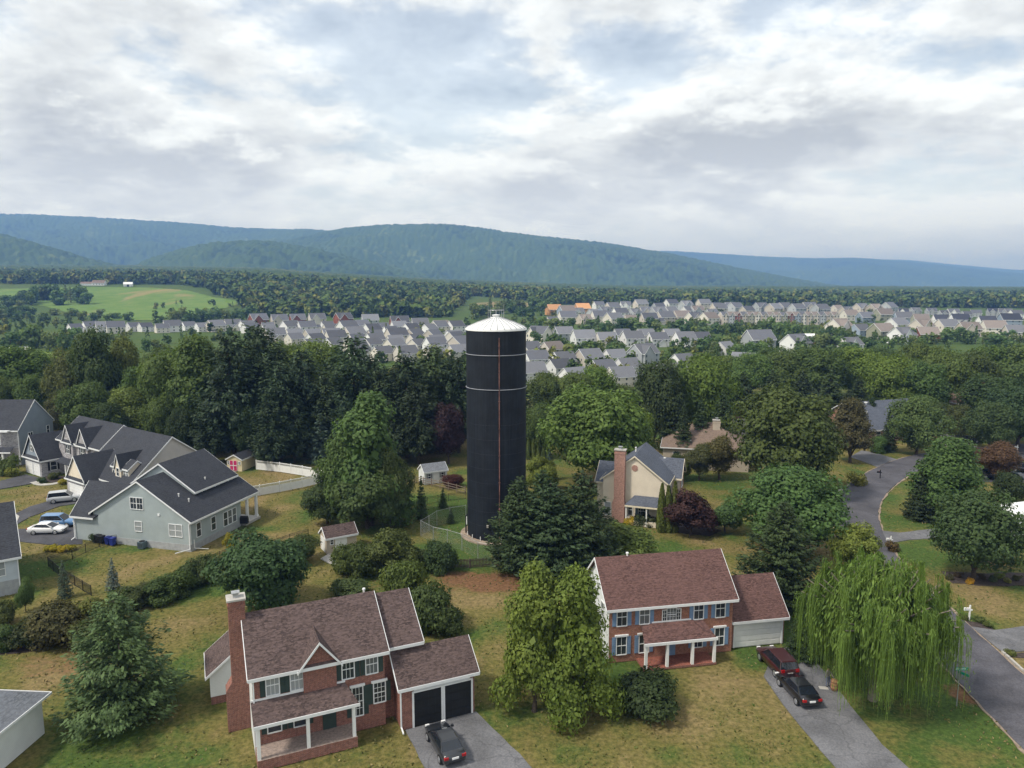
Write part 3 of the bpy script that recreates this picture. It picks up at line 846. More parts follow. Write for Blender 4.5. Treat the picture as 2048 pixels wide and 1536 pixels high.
def garage_door(root, face, x, y, w_, h_, mat='white', panels=(4, 4)):
    t, n_ = WALLS[face]; P = (x, y, 0.03)
    f = MB(); f.obox(P, t, n_, -w_ / 2 - .14, -w_ / 2, -.01, .09, 0, h_ + .14); f.obox(P, t, n_, w_ / 2, w_ / 2 + .14, -.01, .09, 0, h_ + .14); f.obox(P, t, n_, -w_ / 2, w_ / 2, -.01, .09, h_, h_ + .14)
    o = f.build('door', M['trim'], root, fix=False)
    for r_ in range(panels[1]):
        p_ = MB()
        zz = h_ * r_ / panels[1]
        p_.obox(P, t, n_, -w_ / 2, w_ / 2, -.02, .03, zz + .012, zz + h_ / panels[1] - .012)
        for c_ in range(panels[0]):
            u = -w_ / 2 + w_ * (c_ + .5) / panels[0]
            p_.obox(P, t, n_, u - w_ / panels[0] * .38, u + w_ / panels[0] * .38, .03, .045, zz + .09, zz + h_ / panels[1] - .09)
        p_.build('door_panel', M[mat], o, fix=False)
    return o
def downspout(root, x, y, z, mat='trim', kick=(0, -.6)):
    mb = MB(); mb.box(x - .05, x + .05, y - .05, y + .05, 0.25, z)
    slab(mb, [(x - .05, y - .05, .25), (x + .05, y - .05, .25), (x + .05 + kick[0], y + kick[1], .08), (x - .05 + kick[0], y + kick[1], .08)], .1)
    mb.build('downspout', M[mat], root)
def vent_pipe(root, x, y, z, h_=0.5, r=0.07, mat='white'):
    mb = MB(); mb.tube((x, y, z - .5), (x, y, z + h_), r, r, 8); mb.tube((x, y, z + h_), (x, y, z + h_ + .12), r * 1.6, r * 1.5, 8)
    mb.build('vent_pipe', M[mat], root)
def chimney(root, x0, x1, y0, y1, zt, brick='brick', flare=0.0, flare_z=3.0):
    mb = MB(); mb.box(x0, x1, y0, y1, 0 if not flare else flare_z - .02, zt)
    mb.box(x0 - .05, x1 + .05, y0 - .05, y1 + .05, zt - .5, zt - .3)
    if flare:
        mb.box(x0 - flare, x1 + flare * .4, y0 - .02, y1, 0, flare_z - .5)
        b_ = [(x0 - flare, y0 - .02, flare_z - .5), (x1 + flare * .4, y0 - .02, flare_z - .5), (x1 + flare * .4, y1, flare_z - .5), (x0 - flare, y1, flare_z - .5), (x0, y0, flare_z + .2), (x1, y0, flare_z + .2), (x1, y1, flare_z + .2), (x0, y1, flare_z + .2)]
        mb.add(b_, [(0, 1, 5, 4), (1, 2, 6, 5), (2, 3, 7, 6), (3, 0, 4, 7), (4, 5, 6, 7)])
    c = mb.build('chimney', M[brick], root)
    part_box(c, 'chimney_cap', 'concrete', (x0 - .1, x1 + .1, y0 - .1, y1 + .1, zt, zt + .14))
    xm, ym = (x0 + x1) / 2, (y0 + y1) / 2
    fl = MB(); fl.box(xm - .2, xm + .2, ym - .2, ym + .2, zt + .14, zt + .42); fl.box(xm - .3, xm + .3, ym - .3, ym + .3, zt + .47, zt + .53); fl.build('flue', M['galv'], c)
    return c

# ------------------------------------------------------------------ grey-green villa with the dark cross roof
A = thing('house', (-41.3, 89.6), R(-14.7), 'grey-green sided villa with dark stepped roofs and a white-columned corner porch', 'house')
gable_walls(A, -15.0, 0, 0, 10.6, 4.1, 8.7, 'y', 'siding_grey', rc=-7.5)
gable_roof(A, -15.0, 0, 0, 14.2, 4.1, 8.7, 'y', 'shingle_dark', rc=-7.5, ov=.45)
block(A, -13.2, -2.8, 4.66, 13.4, 6.55, 9.9, 'y', 'siding_grey', z0=4.0, rc=-8.0)
gable_walls(A, -18.2, -14.9, .03, 6.6, 3.6, 7.1, 'x', 'siding_grey', rc=3.3)
gable_roof(A, -18.2, -14.9, .03, 6.6, 3.6, 7.1, 'x', 'shingle_dark', rc=3.3, inner=(-14.75, -9.6), rake=.4)
part_box(A, 'foundation', 'foundation', (-15.03, .04, -.04, 10.5, -.1, .85))
part_box(A, 'corner_board', 'trim', (-.10, .03, -.03, .10, .85, 4.0)); part_box(A, 'corner_board', 'trim', (-18.23, -18.10, 0, .12, 0, 3.5))
window(A, 'front', -7.93, 0, 5.02, 1.9, 1.5, 2, 2, muntin=(3, 0)); window(A, 'front', -7.9, 0, 2.03, 1.0, 1.27, glass='glass_pale'); window(A, 'front', -2.17, 0, 1.83, 1.9, 1.55, 2, 2, glass='glass_pale')
window(A, 'right', 0, 1.6, 1.5, .8, 1.8); window(A, 'right', 0, 4.57, 1.4, .85, 1.75)
for k in range(3): window(A, 'right', 0, 7.1 + k * .98, 1.1, .8, 1.9)
for yy in (6.65, 9.4, 12.3): window(A, 'right', -2.8, yy, 5.0, .75, 1.35)
downspout(A, -.06, -.1, 3.6, kick=(-1.2, -1.3)); downspout(A, .12, .5, 1.4, kick=(1.6, .6)); downspout(A, -18.2, -.12, 3.4)
vent_pipe(A, -3.6, 8.0, 6.9); vent_pipe(A, -3.4, 2.4, 6.2, .45); vent_pipe(A, -2.2, 2.8, 5.5, .45)
part_box(A, 'wall_vent', 'trim', (-4.75, -4.45, -.08, 0, 4.35, 4.65))
pf = part_box(A, 'porch_floor', 'concrete', (-6, .75, 10.62, 14.1, 0, .35))
for xx, yy in ((.25, 11.7), (.25, 13.9)):
    part_box(A, 'column', 'white', (xx - .16, xx + .16, yy - .16, yy + .16, .35, 3.65), (xx - .22, xx + .22, yy - .22, yy + .22, .35, .6))
part_box(A, 'porch_beam', 'trim', (.08, .42, 10.62, 14.1, 3.55, 3.78))
part_box(A, 'garage_door', 'white', (-18.28, -18.2, .8, 5.8, 0.05, 2.3))

# ------------------------------------------------------------------ the two attached units behind it
def kit_gable(root, x0, x1, yf, depth_, ze, zr, wall, z0, win=None, roof='shingle_dark', shutters='black_shutter', arch=True):
    """small street-facing gable with a pent roof at its foot"""
    xc = (x0 + x1) / 2
    g_ = gable_walls(root, x0, x1, yf, yf + depth_, ze, zr, 'y', wall, z0, name='gable')
    gable_roof(root, x0, x1, yf, yf + depth_, ze, zr, 'y', roof, ov=.25, rake=.18, name='gable_roof')
    mb = MB(); slab(mb, [(x0 - .2, yf - .3, ze - .1), (x1 + .2, yf - .3, ze - .1), (x1 + .1, yf - .01, ze + .35), (x0 - .1, yf - .01, ze + .35)], .08)
    mb.build('pent_roof', M[roof], g_)
    part_box(g_, 'pent_trim', 'trim', (x0 - .22, x1 + .22, yf - .36, yf - .3, ze - .22, ze))
    return g_
B = thing('house', (-66.3, 112.2), R(-35), 'attached house with cream street gable and white dormers behind the grey-green villa', 'house')
gable_walls(B, -6.2, 8.5, 1.0, 13.0, 3.55, 9.8, 'x', 'siding_beige', rc=8.2, ze2=6.2, faces={'front': 'stone'})
gable_roof(B, -6.2, 8.5, 1.0, 13.0, 3.55, 9.8, 'x', rc=8.2, ze2=6.2)
kit_gable(B, -6.2, 0, -1.5, 6.0, 3.1, 6.9, 'siding_cream', 0)
gable_walls(B, -6.23, .03, -1.53, 1.2, 3.0, 3.02, 'y', 'stone', 0, name='stone_front')
garage_door(B, 'front', -3.1, -1.53, 4.6, 2.2)
for k, (x0, x1, yf, zr_) in enumerate(((1.7, 3.5, 1.9, 6.9), (3.5, 5.2, 1.5, 7.6), (5.2, 6.9, 1.9, 6.9))):
    if k == 1:
        gable_walls(B, x0, x1, yf, yf + 4, 5.6, zr_, 'y', 'siding_cream', 3.6, name='dormer'); dr = gable_roof(B, x0, x1, yf, yf + 4, 5.6, zr_, 'y', ov=.15, rake=.15, name='dormer_roof')
        window(B, 'front', (x0 + x1) / 2, yf, 4.3, .7, 1.2)
    else:
        gable_walls(B, x0, x1, yf, yf + 2.8, 5.5, 6.5, 'x', 'siding_cream', 3.6, name='dormer'); gable_roof(B, x0, x1, yf, yf + 2.8, 5.55, 6.6, 'x', ov=.2, rake=.1, name='dormer_roof')
        for u in (.3, .72): window(B, 'front', x0 + (x1 - x0) * u, yf, 4.35, .5, 1.0)
C = thing('house', (-83.8, 125.9), R(-35), 'grey stone attached house with two small peaked street gables and white double garage', 'house')
gable_walls(C, -1.0, 14.5, 3.6, 11.6, 6.5, 9.8, 'x', 'siding_blue', faces={'front': 'stone'})
gable_roof(C, -1.0, 14.5, 3.6, 11.6, 6.5, 9.8, 'x')
gable_walls(C, -6.5, 0, 0, 9.0, 3.2, 7.2, 'y', 'stone', 0, faces={'front': 'stone'})
gable_roof(C, -6.5, 0, 0, 9.0, 3.2, 7.2, 'y', ov=.3)
g_ = MB(); g_.add([(-6.45, -.03, 3.25), (-.05, -.03, 3.25), (-3.25, -.03, 7.05)], [(0, 1, 2)]); g_.build('gable_siding', M['siding_blue'], C)
mb = MB(); slab(mb, [(-6.8, -.4, 3.05), (.3, -.4, 3.05), (.1, -.04, 3.5), (-6.6, -.04, 3.5)], .08); mb.build('pent_roof', M['shingle_dark'], C)
part_box(C, 'pent_trim', 'trim', (-6.85, .35, -.46, -.4, 2.9, 3.14))
for xx in (-4.7, -1.8): garage_door(C, 'front', xx, -.02, 2.5, 2.2)
window(C, 'front', -3.25, -.03, 4.4, .8, 1.2, shutters='black_shutter', sw=.3)
window(C, 'right', 0, 2.0, 1.0, 1.0, 1.5, shutters='black_shutter')
for x0, x1, zr_ in ((1.8, 5.4, 9.3), (7.2, 10.8, 9.2)):
    kit_gable(C, x0, x1, 3.1, 5.5, 6.3, zr_, 'stone', 2.6)
    window(C, 'front', (x0 + x1) / 2, 3.1, 4.3, 1.2, 1.5, 2, 2, shutters='black_shutter')
window(C, 'front', 3.4, 3.56, .9, 1.0, 1.5, shutters='black_shutter'); window(C, 'front', 9.5, 3.56, .9, 1.0, 1.5)
mb = MB(); slab(mb, [(1.2, 1.7, 2.7), (8.5, 1.7, 2.7), (8.5, 3.58, 3.4), (1.2, 3.58, 3.4)], .1); mb.build('porch_roof', M['shingle_dark'], C)
for xx in (4.8, 6.2, 8.2): part_box(C, 'column', 'white', (xx - .12, xx + .12, 1.85, 2.1, 0, 2.75))
part_box(C, 'front_door', 'black', (5.5, 6.5, 3.52, 3.6, .15, 2.25))

D = thing('house', (-93.3, 134.6), R(1), 'blue-grey house with stone bay front and the highest roof of the row', 'house')
gable_walls(D, -13, 0, 0, 10.6, 7.0, 11.7, 'x', 'siding_blue', faces={'front': 'stone'})
gable_roof(D, -13, 0, 0, 10.6, 7.0, 11.7, 'x', rake=.12)
mb = MB(); mb.prism([(-6.8, -.01), (-5.8, -1.1), (-2.6, -1.1), (-1.4, -.01)], 0, 6.6); mb.build('bay', M['stone'], D)
part_box(D, 'bay_trim', 'trim', (-6.9, -1.3, -1.25, -.02, 6.6, 6.85))
for xx in (-5.0, -3.3):
    window(D, 'front', xx, -1.1, 4.3, 1.0, 1.7, glass='glass_pale'); window(D, 'front', xx, -1.1, .9, 1.0, 1.7)
mb = MB(); slab(mb, [(-13.2, -2.2, 3.0), (-.4, -2.2, 3.0), (-.4, -1.12, 3.7), (-13.2, -1.12, 3.7)], .1); mb.build('porch_roof', M['shingle_dark'], D)
part_box(D, 'porch_trim', 'trim', (-13.2, -.4, -2.28, -2.2, 2.8, 3.05))
for xx in (-2.0, -7.0, -11): part_box(D, 'column', 'white', (xx - .15, xx + .15, -2.15, -1.85, 0, 2.9))
window(D, 'right', 0, 3.3, 4.6, 1.3, 1.1, 2); window(D, 'right', 0, 8.8, 4.4, .8, 1.6)
gable_walls(D, -13, -8.5, -.6, 6, 7.0, 10.2, 'y', 'siding_blue', 6.0, name='gable'); gable_roof(D, -13, -8.5, -.6, 6, 7.0, 10.2, 'y', ov=.3, name='gable_roof')
downspout(D, -.1, -.12, 6.8)

D2 = thing('house', (-101, 164), R(-12), 'house with pale weathered grey roof showing behind the blue-grey house', 'house')
block(D2, 0, 20, 0, 10, 3.2, 7.2, 'x', 'siding_white', 'shingle_grey')
for xx in (11, 14, 17): window(D2, 'front', xx, 0, 1.0, 1.0, 1.3)

E_ = thing('house', (-54.9, 77.2), R(37), 'pale blue sided house with dark roof, cut off by the frame edge', 'house')
block(E_, -16, 0, 0, 13, 4.3, 8.7, 'x', 'siding_pale', 'shingle_dark')
part_box(E_, 'foundation', 'foundation', (-16.04, .03, -.03, 12, -.1, 1.6))
window(E_, 'front', -1.75, 0, 2.3, .95, 1.5, glass='glass_pale'); window(E_, 'front', -6, 0, 2.3, .95, 1.5)
downspout(E_, -.06, -.1, 4.0)
F_ = thing('house', (-36.4, 42.4), R(-4), 'low house with grey shingle roof at the very corner of the view', 'house')
gable_walls(F_, -15, 0, 0, 9.0, 3.0, 3.05, 'x', 'siding_white'); hip(F_, -15, 0, 0, 9.0, 3.1, 5.9, 'shingle_grey')
vent_pipe(F_, -6.4, 3.2, 5.0, .4, .06, 'black')
window(F_, 'front', -4, 0, 1.0, 1.1, 1.3)

# ------------------------------------------------------------------ brick colonial with the brown roof
HG = thing('house', (-20.77, 52.5), R(24), 'brick-fronted house with brown shingle roof, green shutters and tall side chimney', 'house')
gable_walls(HG, .35, 10.0, -4.4, 4.3, 6.3, 9.0, 'x', 'siding_white', faces={'front': 'brick'})
gable_roof(HG, .35, 10.0, -4.4, 4.3, 6.3, 9.0, 'x', 'shingle_brown')
gable_walls(HG, 10.02, 13.0, -3.6, 4.2, 6.1, 8.6, 'x', 'siding_white', faces={'front': 'brick'})
gable_roof(HG, 10.4, 13.0, -3.6, 4.2, 6.1, 8.6, 'x', 'shingle_brown')
gable_walls(HG, 3.9, 6.3, -4.6, -1.6, 6.4, 7.9, 'y', 'brick', 4.0, name='gable'); gable_roof(HG, 3.9, 6.3, -4.6, -.9, 6.4, 7.9, 'y', 'shingle_brown', name='gable_roof')
gable_walls(HG, 10.9, 16.9, -5.7, -2.0, 3.75, 5.2, 'x', 'brick'); gable_roof(HG, 10.9, 16.9, -5.7, -1.4, 3.75, 5.4, 'x', 'shingle_brown')
gable_walls(HG, -2.4, 2.4, 3.9, 7.8, 2.7, 4.6, 'y', 'siding_white', .7); gable_roof(HG, -2.4, 2.4, 3.9, 7.8, 2.7, 4.6, 'y', 'shingle_brown', ov=.3)
part_box(HG, 'foundation', 'brick', (-2.37, 2.3, 4.0, 7.7, -.05, .7))
chimney(HG, -.85, .33, -.55, .55, 10.4, 'brick', .45, 3.8)
for xx in (1.75, 3.45): window(HG, 'front', xx, -4.4, 4.5, .85, 1.5, shutters='green_shutter', head=True, muntin=(2, 0), glass='glass_pale')
for xx in (7.2, 9.0): window(HG, 'front', xx, -4.4, 4.5, .85, 1.5, shutters='green_shutter', head=True, muntin=(2, 0))
window(HG, 'front', 1.75, -4.4, 1.6, .9, 1.6, shutters='green_shutter'); window(HG, 'front', 3.6, -4.4, 1.6, .9, 1.6, shutters='green_shutter')
window(HG, 'front', 9.55, -4.4, 2.0, .85, 1.6, shutters='green_shutter', head=True, muntin=(2, 3)); window(HG, 'front', 7.85, -4.4, 1.3, .75, 2.3, shutters='green_shutter', head=True, muntin=(2, 3))
mb = MB(); slab(mb, [(.2, -6.3, 3.3), (7.6, -6.3, 3.3), (6.9, -4.42, 4.15), (.2, -4.42, 4.15)], .12); mb.build('porch_roof', M['shingle_brown'], HG)
part_box(HG, 'porch_trim', 'trim', (.2, 7.65, -6.36, -6.3, 3.2, 3.44)); part_box(HG, 'porch_trim', 'trim', (.2, 6.95, -4.46, -4.41, 4.26, 4.40))
for xx in (.5, 3.9, 7.2): part_box(HG, 'column', 'white', (xx - .12, xx + .12, -6.2, -5.96, .8, 3.3))
part_box(HG, 'porch_floor', 'brick', (.36, 7.4, -6.3, -4.42, 0, .8))
part_box(HG, 'front_door', 'green_shutter', (5.2, 6.2, -4.46, -4.38, .8, 2.9))
part_box(HG, 'soffit_band', 'trim', (11.9, 16.5, -5.76, -5.70, 3.0, 3.6))
for xx in (13.0, 15.5): garage_door(HG, 'front', xx, -5.72, 2.2, 2.85, 'door_dark')
vent_pipe(HG, 9.6, .5, 8.6, .55, .08); downspout(HG, 10.85, -5.8, 3.5); downspout(HG, .42, -4.5, 6.0)
def hg(x, y):
    a_ = R(24); return (HG.location.x + x * math.cos(a_) - y * math.sin(a_), HG.location.y + x * math.sin(a_) + y * math.cos(a_))
sheet('driveway', [hg(11.2, -5.75), hg(17.0, -5.75), hg(18.0, -12), hg(19, -26), hg(12.5, -26), hg(11.2, -12)], .036, M['drive_grey'], wob=.05)

# ------------------------------------------------------------------ brick colonial with the red roof
HH = thing('house', (8.468, 61.305), R(10.65), 'brick house with red shingle roof, blue shutters and arched centre window', 'house')
gable_walls(HH, .35, 12.35, .4, 7.4, 5.45, 8.55, 'x', 'siding_white', faces={'front': 'brick_orange', 'right': 'siding_white'})
gable_roof(HH, .35, 12.35, .4, 7.4, 5.45, 8.55, 'x', 'shingle_red', rake=.35)
gable_walls(HH, 12.37, 18.0, .9, 6.7, 3.0, 5.75, 'x', 'brick_orange'); gable_roof(HH, 12.75, 18.0, .9, 6.7, 3.0, 5.75, 'x', 'shingle_red')
part_box(HH, 'fascia_board', 'trim', (12.5, 18.0, .78, .88, 2.45, 2.75))
for xx in (1.55, 3.7, 8.95, 11.1): window(HH, 'front', xx, .4, 3.5, .88, 1.65, shutters='blue_shutter', head=True, muntin=(1, 0))
for xx in (1.55, 3.7, 8.95, 11.1): window(HH, 'front', xx, .4, .75, .88, 1.65, shutters='blue_shutter', head=True, muntin=(1, 0))
window(HH, 'front', 6.3, .4, 3.55, .85, 1.2, trim='trim', muntin=(2, 2)); window(HH, 'front', 5.62, .4, 3.6, .35, 1.0, rows=1, muntin=(1, 2)); window(HH, 'front', 6.98, .4, 3.6, .35, 1.0, rows=1, muntin=(1, 2))
mb = MB()
arc = [(6.3 + math.cos(a) * .52, 4.82 + math.sin(a) * .52) for a in np.linspace(0, math.pi, 13)]; arci = [(6.3 + math.cos(a) * .42, 4.82 + math.sin(a) * .42) for a in np.linspace(0, math.pi, 13)]
for k in range(12):
    q = [arc[k], arc[k + 1], arci[k + 1], arci[k]]
    mb.add([(x, .32, z) for x, z in q] + [(x, .4, z) for x, z in q], [(0, 1, 2, 3), (0, 4, 5, 1), (3, 2, 6, 7)])
ao = mb.build('window_arch', M['trim'], HH)
mb = MB(); mb.add([(x, .36, z) for x, z in arci], [tuple(range(13))]); mb.build('pane', M['glass_pale'], ao)
mb = MB()
py0 = -1.6
mb.add([(3.0, py0, 2.5), (9.9, py0, 2.5), (9.4, .38, 3.35), (8.2, .38, 3.5), (4.4, .38, 3.5), (3.4, .38, 3.35), (4.2, py0 + .9, 3.3), (8.5, py0 + .9, 3.3)], [(0, 1, 7, 6), (1, 2, 3, 7), (6, 7, 3, 4), (0, 6, 4, 5)])
mb.build('porch_roof', M['shingle_red'], HH, fix=False)
part_box(HH, 'porch_trim', 'trim', (2.95, 9.95, py0 - .08, py0, 2.35, 2.6), (4.4, 8.2, .30, .39, 3.5, 3.62))
for xx in (3.2, 5.2, 7.6, 9.7): part_box(HH, 'column', 'white', (xx - .12, xx + .12, py0 + .02, py0 + .26, 0, 2.45))
part_box(HH, 'porch_floor', 'brick', (3, 9.9, py0, .38, 0, .2)); part_box(HH, 'front_door', 'blue_shutter', (5.85, 6.75, .33, .41, .2, 2.3))
garage_door(HH, 'front', 15.3, .88, 4.8, 2.2); vent_pipe(HH, 3.2, 3.9, 8.3, .55, .09)
window(HH, 'left', .35, 2.2, 3.6, .8, 1.4); window(HH, 'left', .35, 5.6, 3.6, .8, 1.4); window(HH, 'left', .35, 3.9, .9, .8, 1.4)

# ------------------------------------------------------------------ cream house with the brick chimney
HI = thing('house', (14.0, 102.6), R(-20), 'cream sided house with slate roof and tall pink brick chimney on its gable wall', 'house')
gable_walls(HI, -.75, 8.4, 0, 9.2, 6.2, 9.7, 'y', 'siding_cream', faces={'right': 'brick_pink'}); gable_roof(HI, -.75, 8.4, 0, 9.2, 6.2, 9.7, 'y', 'shingle_blue', 'cream_trim')
gable_walls(HI, -2.3, 2.0, 3.0, 8.2, 5.0, 7.2, 'x', 'siding_cream', rc=5.6); gable_roof(HI, -2.3, 1.0, 3.0, 8.2, 5.0, 7.2, 'x', 'shingle_blue', 'cream_trim', rc=5.6)
gable_walls(HI, 7.0, 9.6, 5.4, 9.9, 5.9, 8.0, 'x', 'siding_cream', faces={'right': 'brick_pink'}); gable_roof(HI, 6.0, 9.6, 5.4, 9.9, 5.9, 8.0, 'x', 'shingle_blue', 'cream_trim')
chimney(HI, 1.05, 2.55, -.95, -.01, 10.6, 'brick_pink', .22, 3.3)
mb = MB(); slab(mb, [(2.8, -1.7, 2.9), (8.6, -1.7, 2.9), (8.0, -.02, 3.9), (3.9, -.02, 3.9)], .12); mb.build('porch_roof', M['shingle_blue'], HI)
part_box(HI, 'porch_trim', 'cream_trim', (2.8, 8.6, -1.76, -1.68, 2.72, 2.95))
for xx in (3.0, 5.9, 8.4): part_box(HI, 'column', 'white', (xx - .08, xx + .08, -1.62, -1.46, 0, 2.8))
part_box(HI, 'porch_rail', 'siding_cream', (3.0, 8.4, -1.60, -1.50, 0, .75))
window(HI, 'front', 3.3, 0, 1.0, .6, 1.6); window(HI, 'front', 5.0, 0, .9, 1.0, 1.7, shutters='grey_shutter', muntin=(2, 3)); window(HI, 'front', .0, 0, .7, .85, 1.9, glass='glass_pale')
window(HI, 'right', 8.4, 1.6, 3.9, .9, 1.8, shutters='grey_shutter'); window(HI, 'right', 8.4, 4.0, 3.9, .9, 1.8, shutters='grey_shutter'); window(HI, 'right', 9.6, 7.6, 3.9, 1.6, 1.9, 2)
window(HI, 'left', -.75, 1.4, 3.8, .8, 1.5)
mb = MB(); mb.tube((3.83, -.06, 8.0), (3.83, .02, 8.0), .45, .45, 24); mb.build('gable_vent', M['brick_pink'], HI)
vent_pipe(HI, 3.0, 5.2, 9.1, .7, .09); vent_pipe(HI, 7.0, 7.6, 7.7, .3, .14)
part_box(HI, 'utility_box', 'concrete', (2.8, 3.7, -1.0, -.1, 0, .9))

# ------------------------------------------------------------------ houses among the trees behind
J = thing('house', (28.9, 135.9), R(-14), 'low house with weathered brown hip roof and pale chimney behind the cream house', 'house')
gable_walls(J, 0, 16, 0, 13, 3.2, 3.25, 'x', 'siding_tan'); hip(J, 0, 16, 0, 13, 3.3, 7.3, 'shingle_tan')
hip(J, 8.5, 15.5, -3.0, 8, 3.32, 6.0, 'shingle_tan', name='wing_roof'); gable_walls(J, 8.5, 15.5, -3.0, .5, 3.2, 3.25, 'x', 'siding_tan')
chimney(J, 9.2, 10.6, 4.5, 5.5, 8.0, 'siding_tan'); vent_pipe(J, 5, 1.6, 4.1, .3, .15)
for xx in (2.5, 5.2): window(J, 'front', xx, 0, 1.0, 1.1, 1.5, 1, 2)
K = thing('house', (47.2, 153.2), R(8), 'small piece of red-brown roof and pale wall showing beside the big round tree', 'house')
gable_walls(K, 0, 14, 0, 10, 5.4, 5.45, 'x', 'siding_beige'); hip(K, 0, 14, 0, 10, 5.5, 8.2, 'shingle_red')
window(K, 'front', 1.8, 0, 3.5, .9, 1.4)
L_ = thing('house', (77.0, 154.0), R(20), 'long ranch house with dark blue-grey roof half hidden by trees', 'house')
gable_walls(L_, 0, 22, 0, 15, 3.0, 7.6, 'x', 'brick_pink'); gable_roof(L_, 0, 22, 0, 15, 3.0, 7.6, 'x', 'shingle_blue', ov=.5)
gable_walls(L_, 16, 21.6, -4, 3, 2.9, 4.8, 'y', 'brick_pink'); gable_roof(L_, 16, 21.6, -4, 3, 2.9, 4.8, 'y', 'shingle_blue')
garage_door(L_, 'front', 18.8, -4, 4.2, 2.2); vent_pipe(L_, 3.5, 4, 5.5, .6, .12); vent_pipe(L_, 6, 6.8, 7.2, .35, .25)
for xx in (3, 7, 11): window(L_, 'front', xx, 0, 1.0, 1.2, 1.3)
M_ = thing('house', (108.8, 170.0), R(14), 'brown hip-roofed house with cream gable and brick chimney beyond the curve of the street', 'house')
gable_walls(M_, 0, 14, 0, 11, 5.5, 5.55, 'x', 'brick_pink'); hip(M_, 0, 14, 0, 11, 5.6, 9.0, 'shingle_tan')
gable_walls(M_, 1.0, 6.0, -.8, 4, 5.5, 7.8, 'y', 'siding_cream', 0, name='gable'); gable_roof(M_, 1.0, 6.0, -.8, 5, 5.5, 7.8, 'y', 'shingle_tan', name='gable_roof')
chimney(M_, 8.5, 10.3, 5, 6, 10.3, 'brick')
window(M_, 'front', 2.4, -.8, 3.4, .8, 1.5); window(M_, 'front', 4.6, -.8, 3.4, .8, 1.5); window(M_, 'front', 8.2, 0, 3.4, .9, 1.5)
N_ = thing('house', (66.5, 93.0), R(16), 'low building with plain white roof behind the rounded dark tree', 'outbuilding')
gable_walls(N_, 0, 9, 0, 6, 2.9, 4.1, 'x', 'siding_white'); gable_roof(N_, 0, 9, 0, 6, 2.9, 4.1, 'x', 'white')
window(N_, 'front', 3, 0, 1.0, 1.0, 1.0)

# ------------------------------------------------------------------ sheds
sh = thing('shed', (-52.6, 130.6), R(-12), 'cream garden shed with crimson double doors beside the white fence', 'shed')
block(sh, 0, 3.0, 0, 4.6, 2.2, 3.0, 'y', 'siding_yellow', 'shingle_dark', ov=.2, rake=.15, faces={'front': 'siding_yellow'})
for xx in (.95, 1.72):
    dd = part_box(sh, 'door', 'pink', (xx - .36, xx + .36, -.06, 0, .15, 1.95)); part_box(dd, 'door_brace', 'white', (xx - .37, xx + .37, -.09, -.06, 1.0, 1.12), (xx - .37, xx - .31, -.088, -.06, .15, 1.95), (xx + .31, xx + .37, -.088, -.06, .15, 1.95))
for xx in (.3, 2.55): window(sh, 'front', xx, 0, 1.3, .3, .5, rows=2)
part_box(sh, 'ramp', 'wood', (.5, 2.2, -.9, -.07, .02, .12))
s2 = thing('shed', (-23.6, 88.6), R(32), 'tan garden shed with brown roof and white doors on a concrete pad', 'shed')
block(s2, 0, 4.0, 0, 2.6, 2.1, 3.1, 'x', 'siding_tan', 'shingle_brown', ov=.2, rake=.15)
for yy in (.9, 1.7): part_box(s2, 'door', 'white', (-.05, 0, yy - .38, yy + .38, .1, 1.9))
window(s2, 'front', .7, 0, 1.2, .35, .6)
for xx in (1.5, 2.3): part_box(s2, 'door', 'white', (xx - .38, xx + .38, -.05, 0, .1, 1.9))
s3 = thing('shed', (-15.0, 121.0), R(28), 'pale shed with grey roof beside the rail fence behind the tower', 'shed')
block(s3, 0, 4.2, 0, 2.8, 2.2, 3.2, 'x', 'siding_white', 'shingle_grey', ov=.2, rake=.15)
for xx in (.9, 3.3): window(s3, 'front', xx, 0, 1.0, .5, .8, shutters='black_shutter', sw=.15)
part_box(s3, 'door', 'white', (1.7, 2.6, -.05, 0, .05, 1.95))
# ------------------------------------------------------------------ plants: leaf-card clouds grown on lobes, whorls and hanging strands
def cards(P, Nrm, size, aspect=0.6, jit=0.6, dirs=None):
    """one four-cornered leaf clump per point; Nrm = preferred facing"""
    n_ = len(P)
    nn = Nrm + rng.normal(0, jit, (n_, 3)); nn /= np.linalg.norm(nn, axis=1, keepdims=True) + 1e-9
    t = (rng.normal(0, 1, (n_, 3)) if dirs is None else dirs + rng.normal(0, 0.15, (n_, 3)))
    t -= (t * nn).sum(1, keepdims=True) * nn; t /= np.linalg.norm(t, axis=1, keepdims=True) + 1e-9
    b = np.cross(nn, t)
    s = (np.asarray(size) * rng.uniform(0.45, 1.5, n_))[:, None]
    c0 = P - t * s; c2 = P + t * s
    off = rng.uniform(-0.35, 0.35, (n_, 1))
    bend = nn * s * rng.uniform(-0.3, 0.3, (n_, 1))
    c1 = P + b * s * aspect + t * s * off + bend; c3 = P - b * s * aspect + t * s * off + bend
    return np.stack([c0, c1, c2, c3], 1)
def card_mesh(name, Q, mat):
    n_ = len(Q)
    me_ = bpy.data.meshes.new(name)
    me_.vertices.add(n_ * 4); me_.vertices.foreach_set('co', Q.reshape(-1).astype(np.float32))
    me_.loops.add(n_ * 4); me_.loops.foreach_set('vertex_index', np.arange(n_ * 4, dtype=np.int32))
    me_.polygons.add(n_); me_.polygons.foreach_set('loop_start', np.arange(0, n_ * 4, 4, dtype=np.int32))
    me_.materials.append(mat)
    me_.update(calc_edges=True)
    return me_
def unit(n_):
    v = rng.normal(0, 1, (n_, 3)); return v / np.linalg.norm(v, axis=1, keepdims=True)
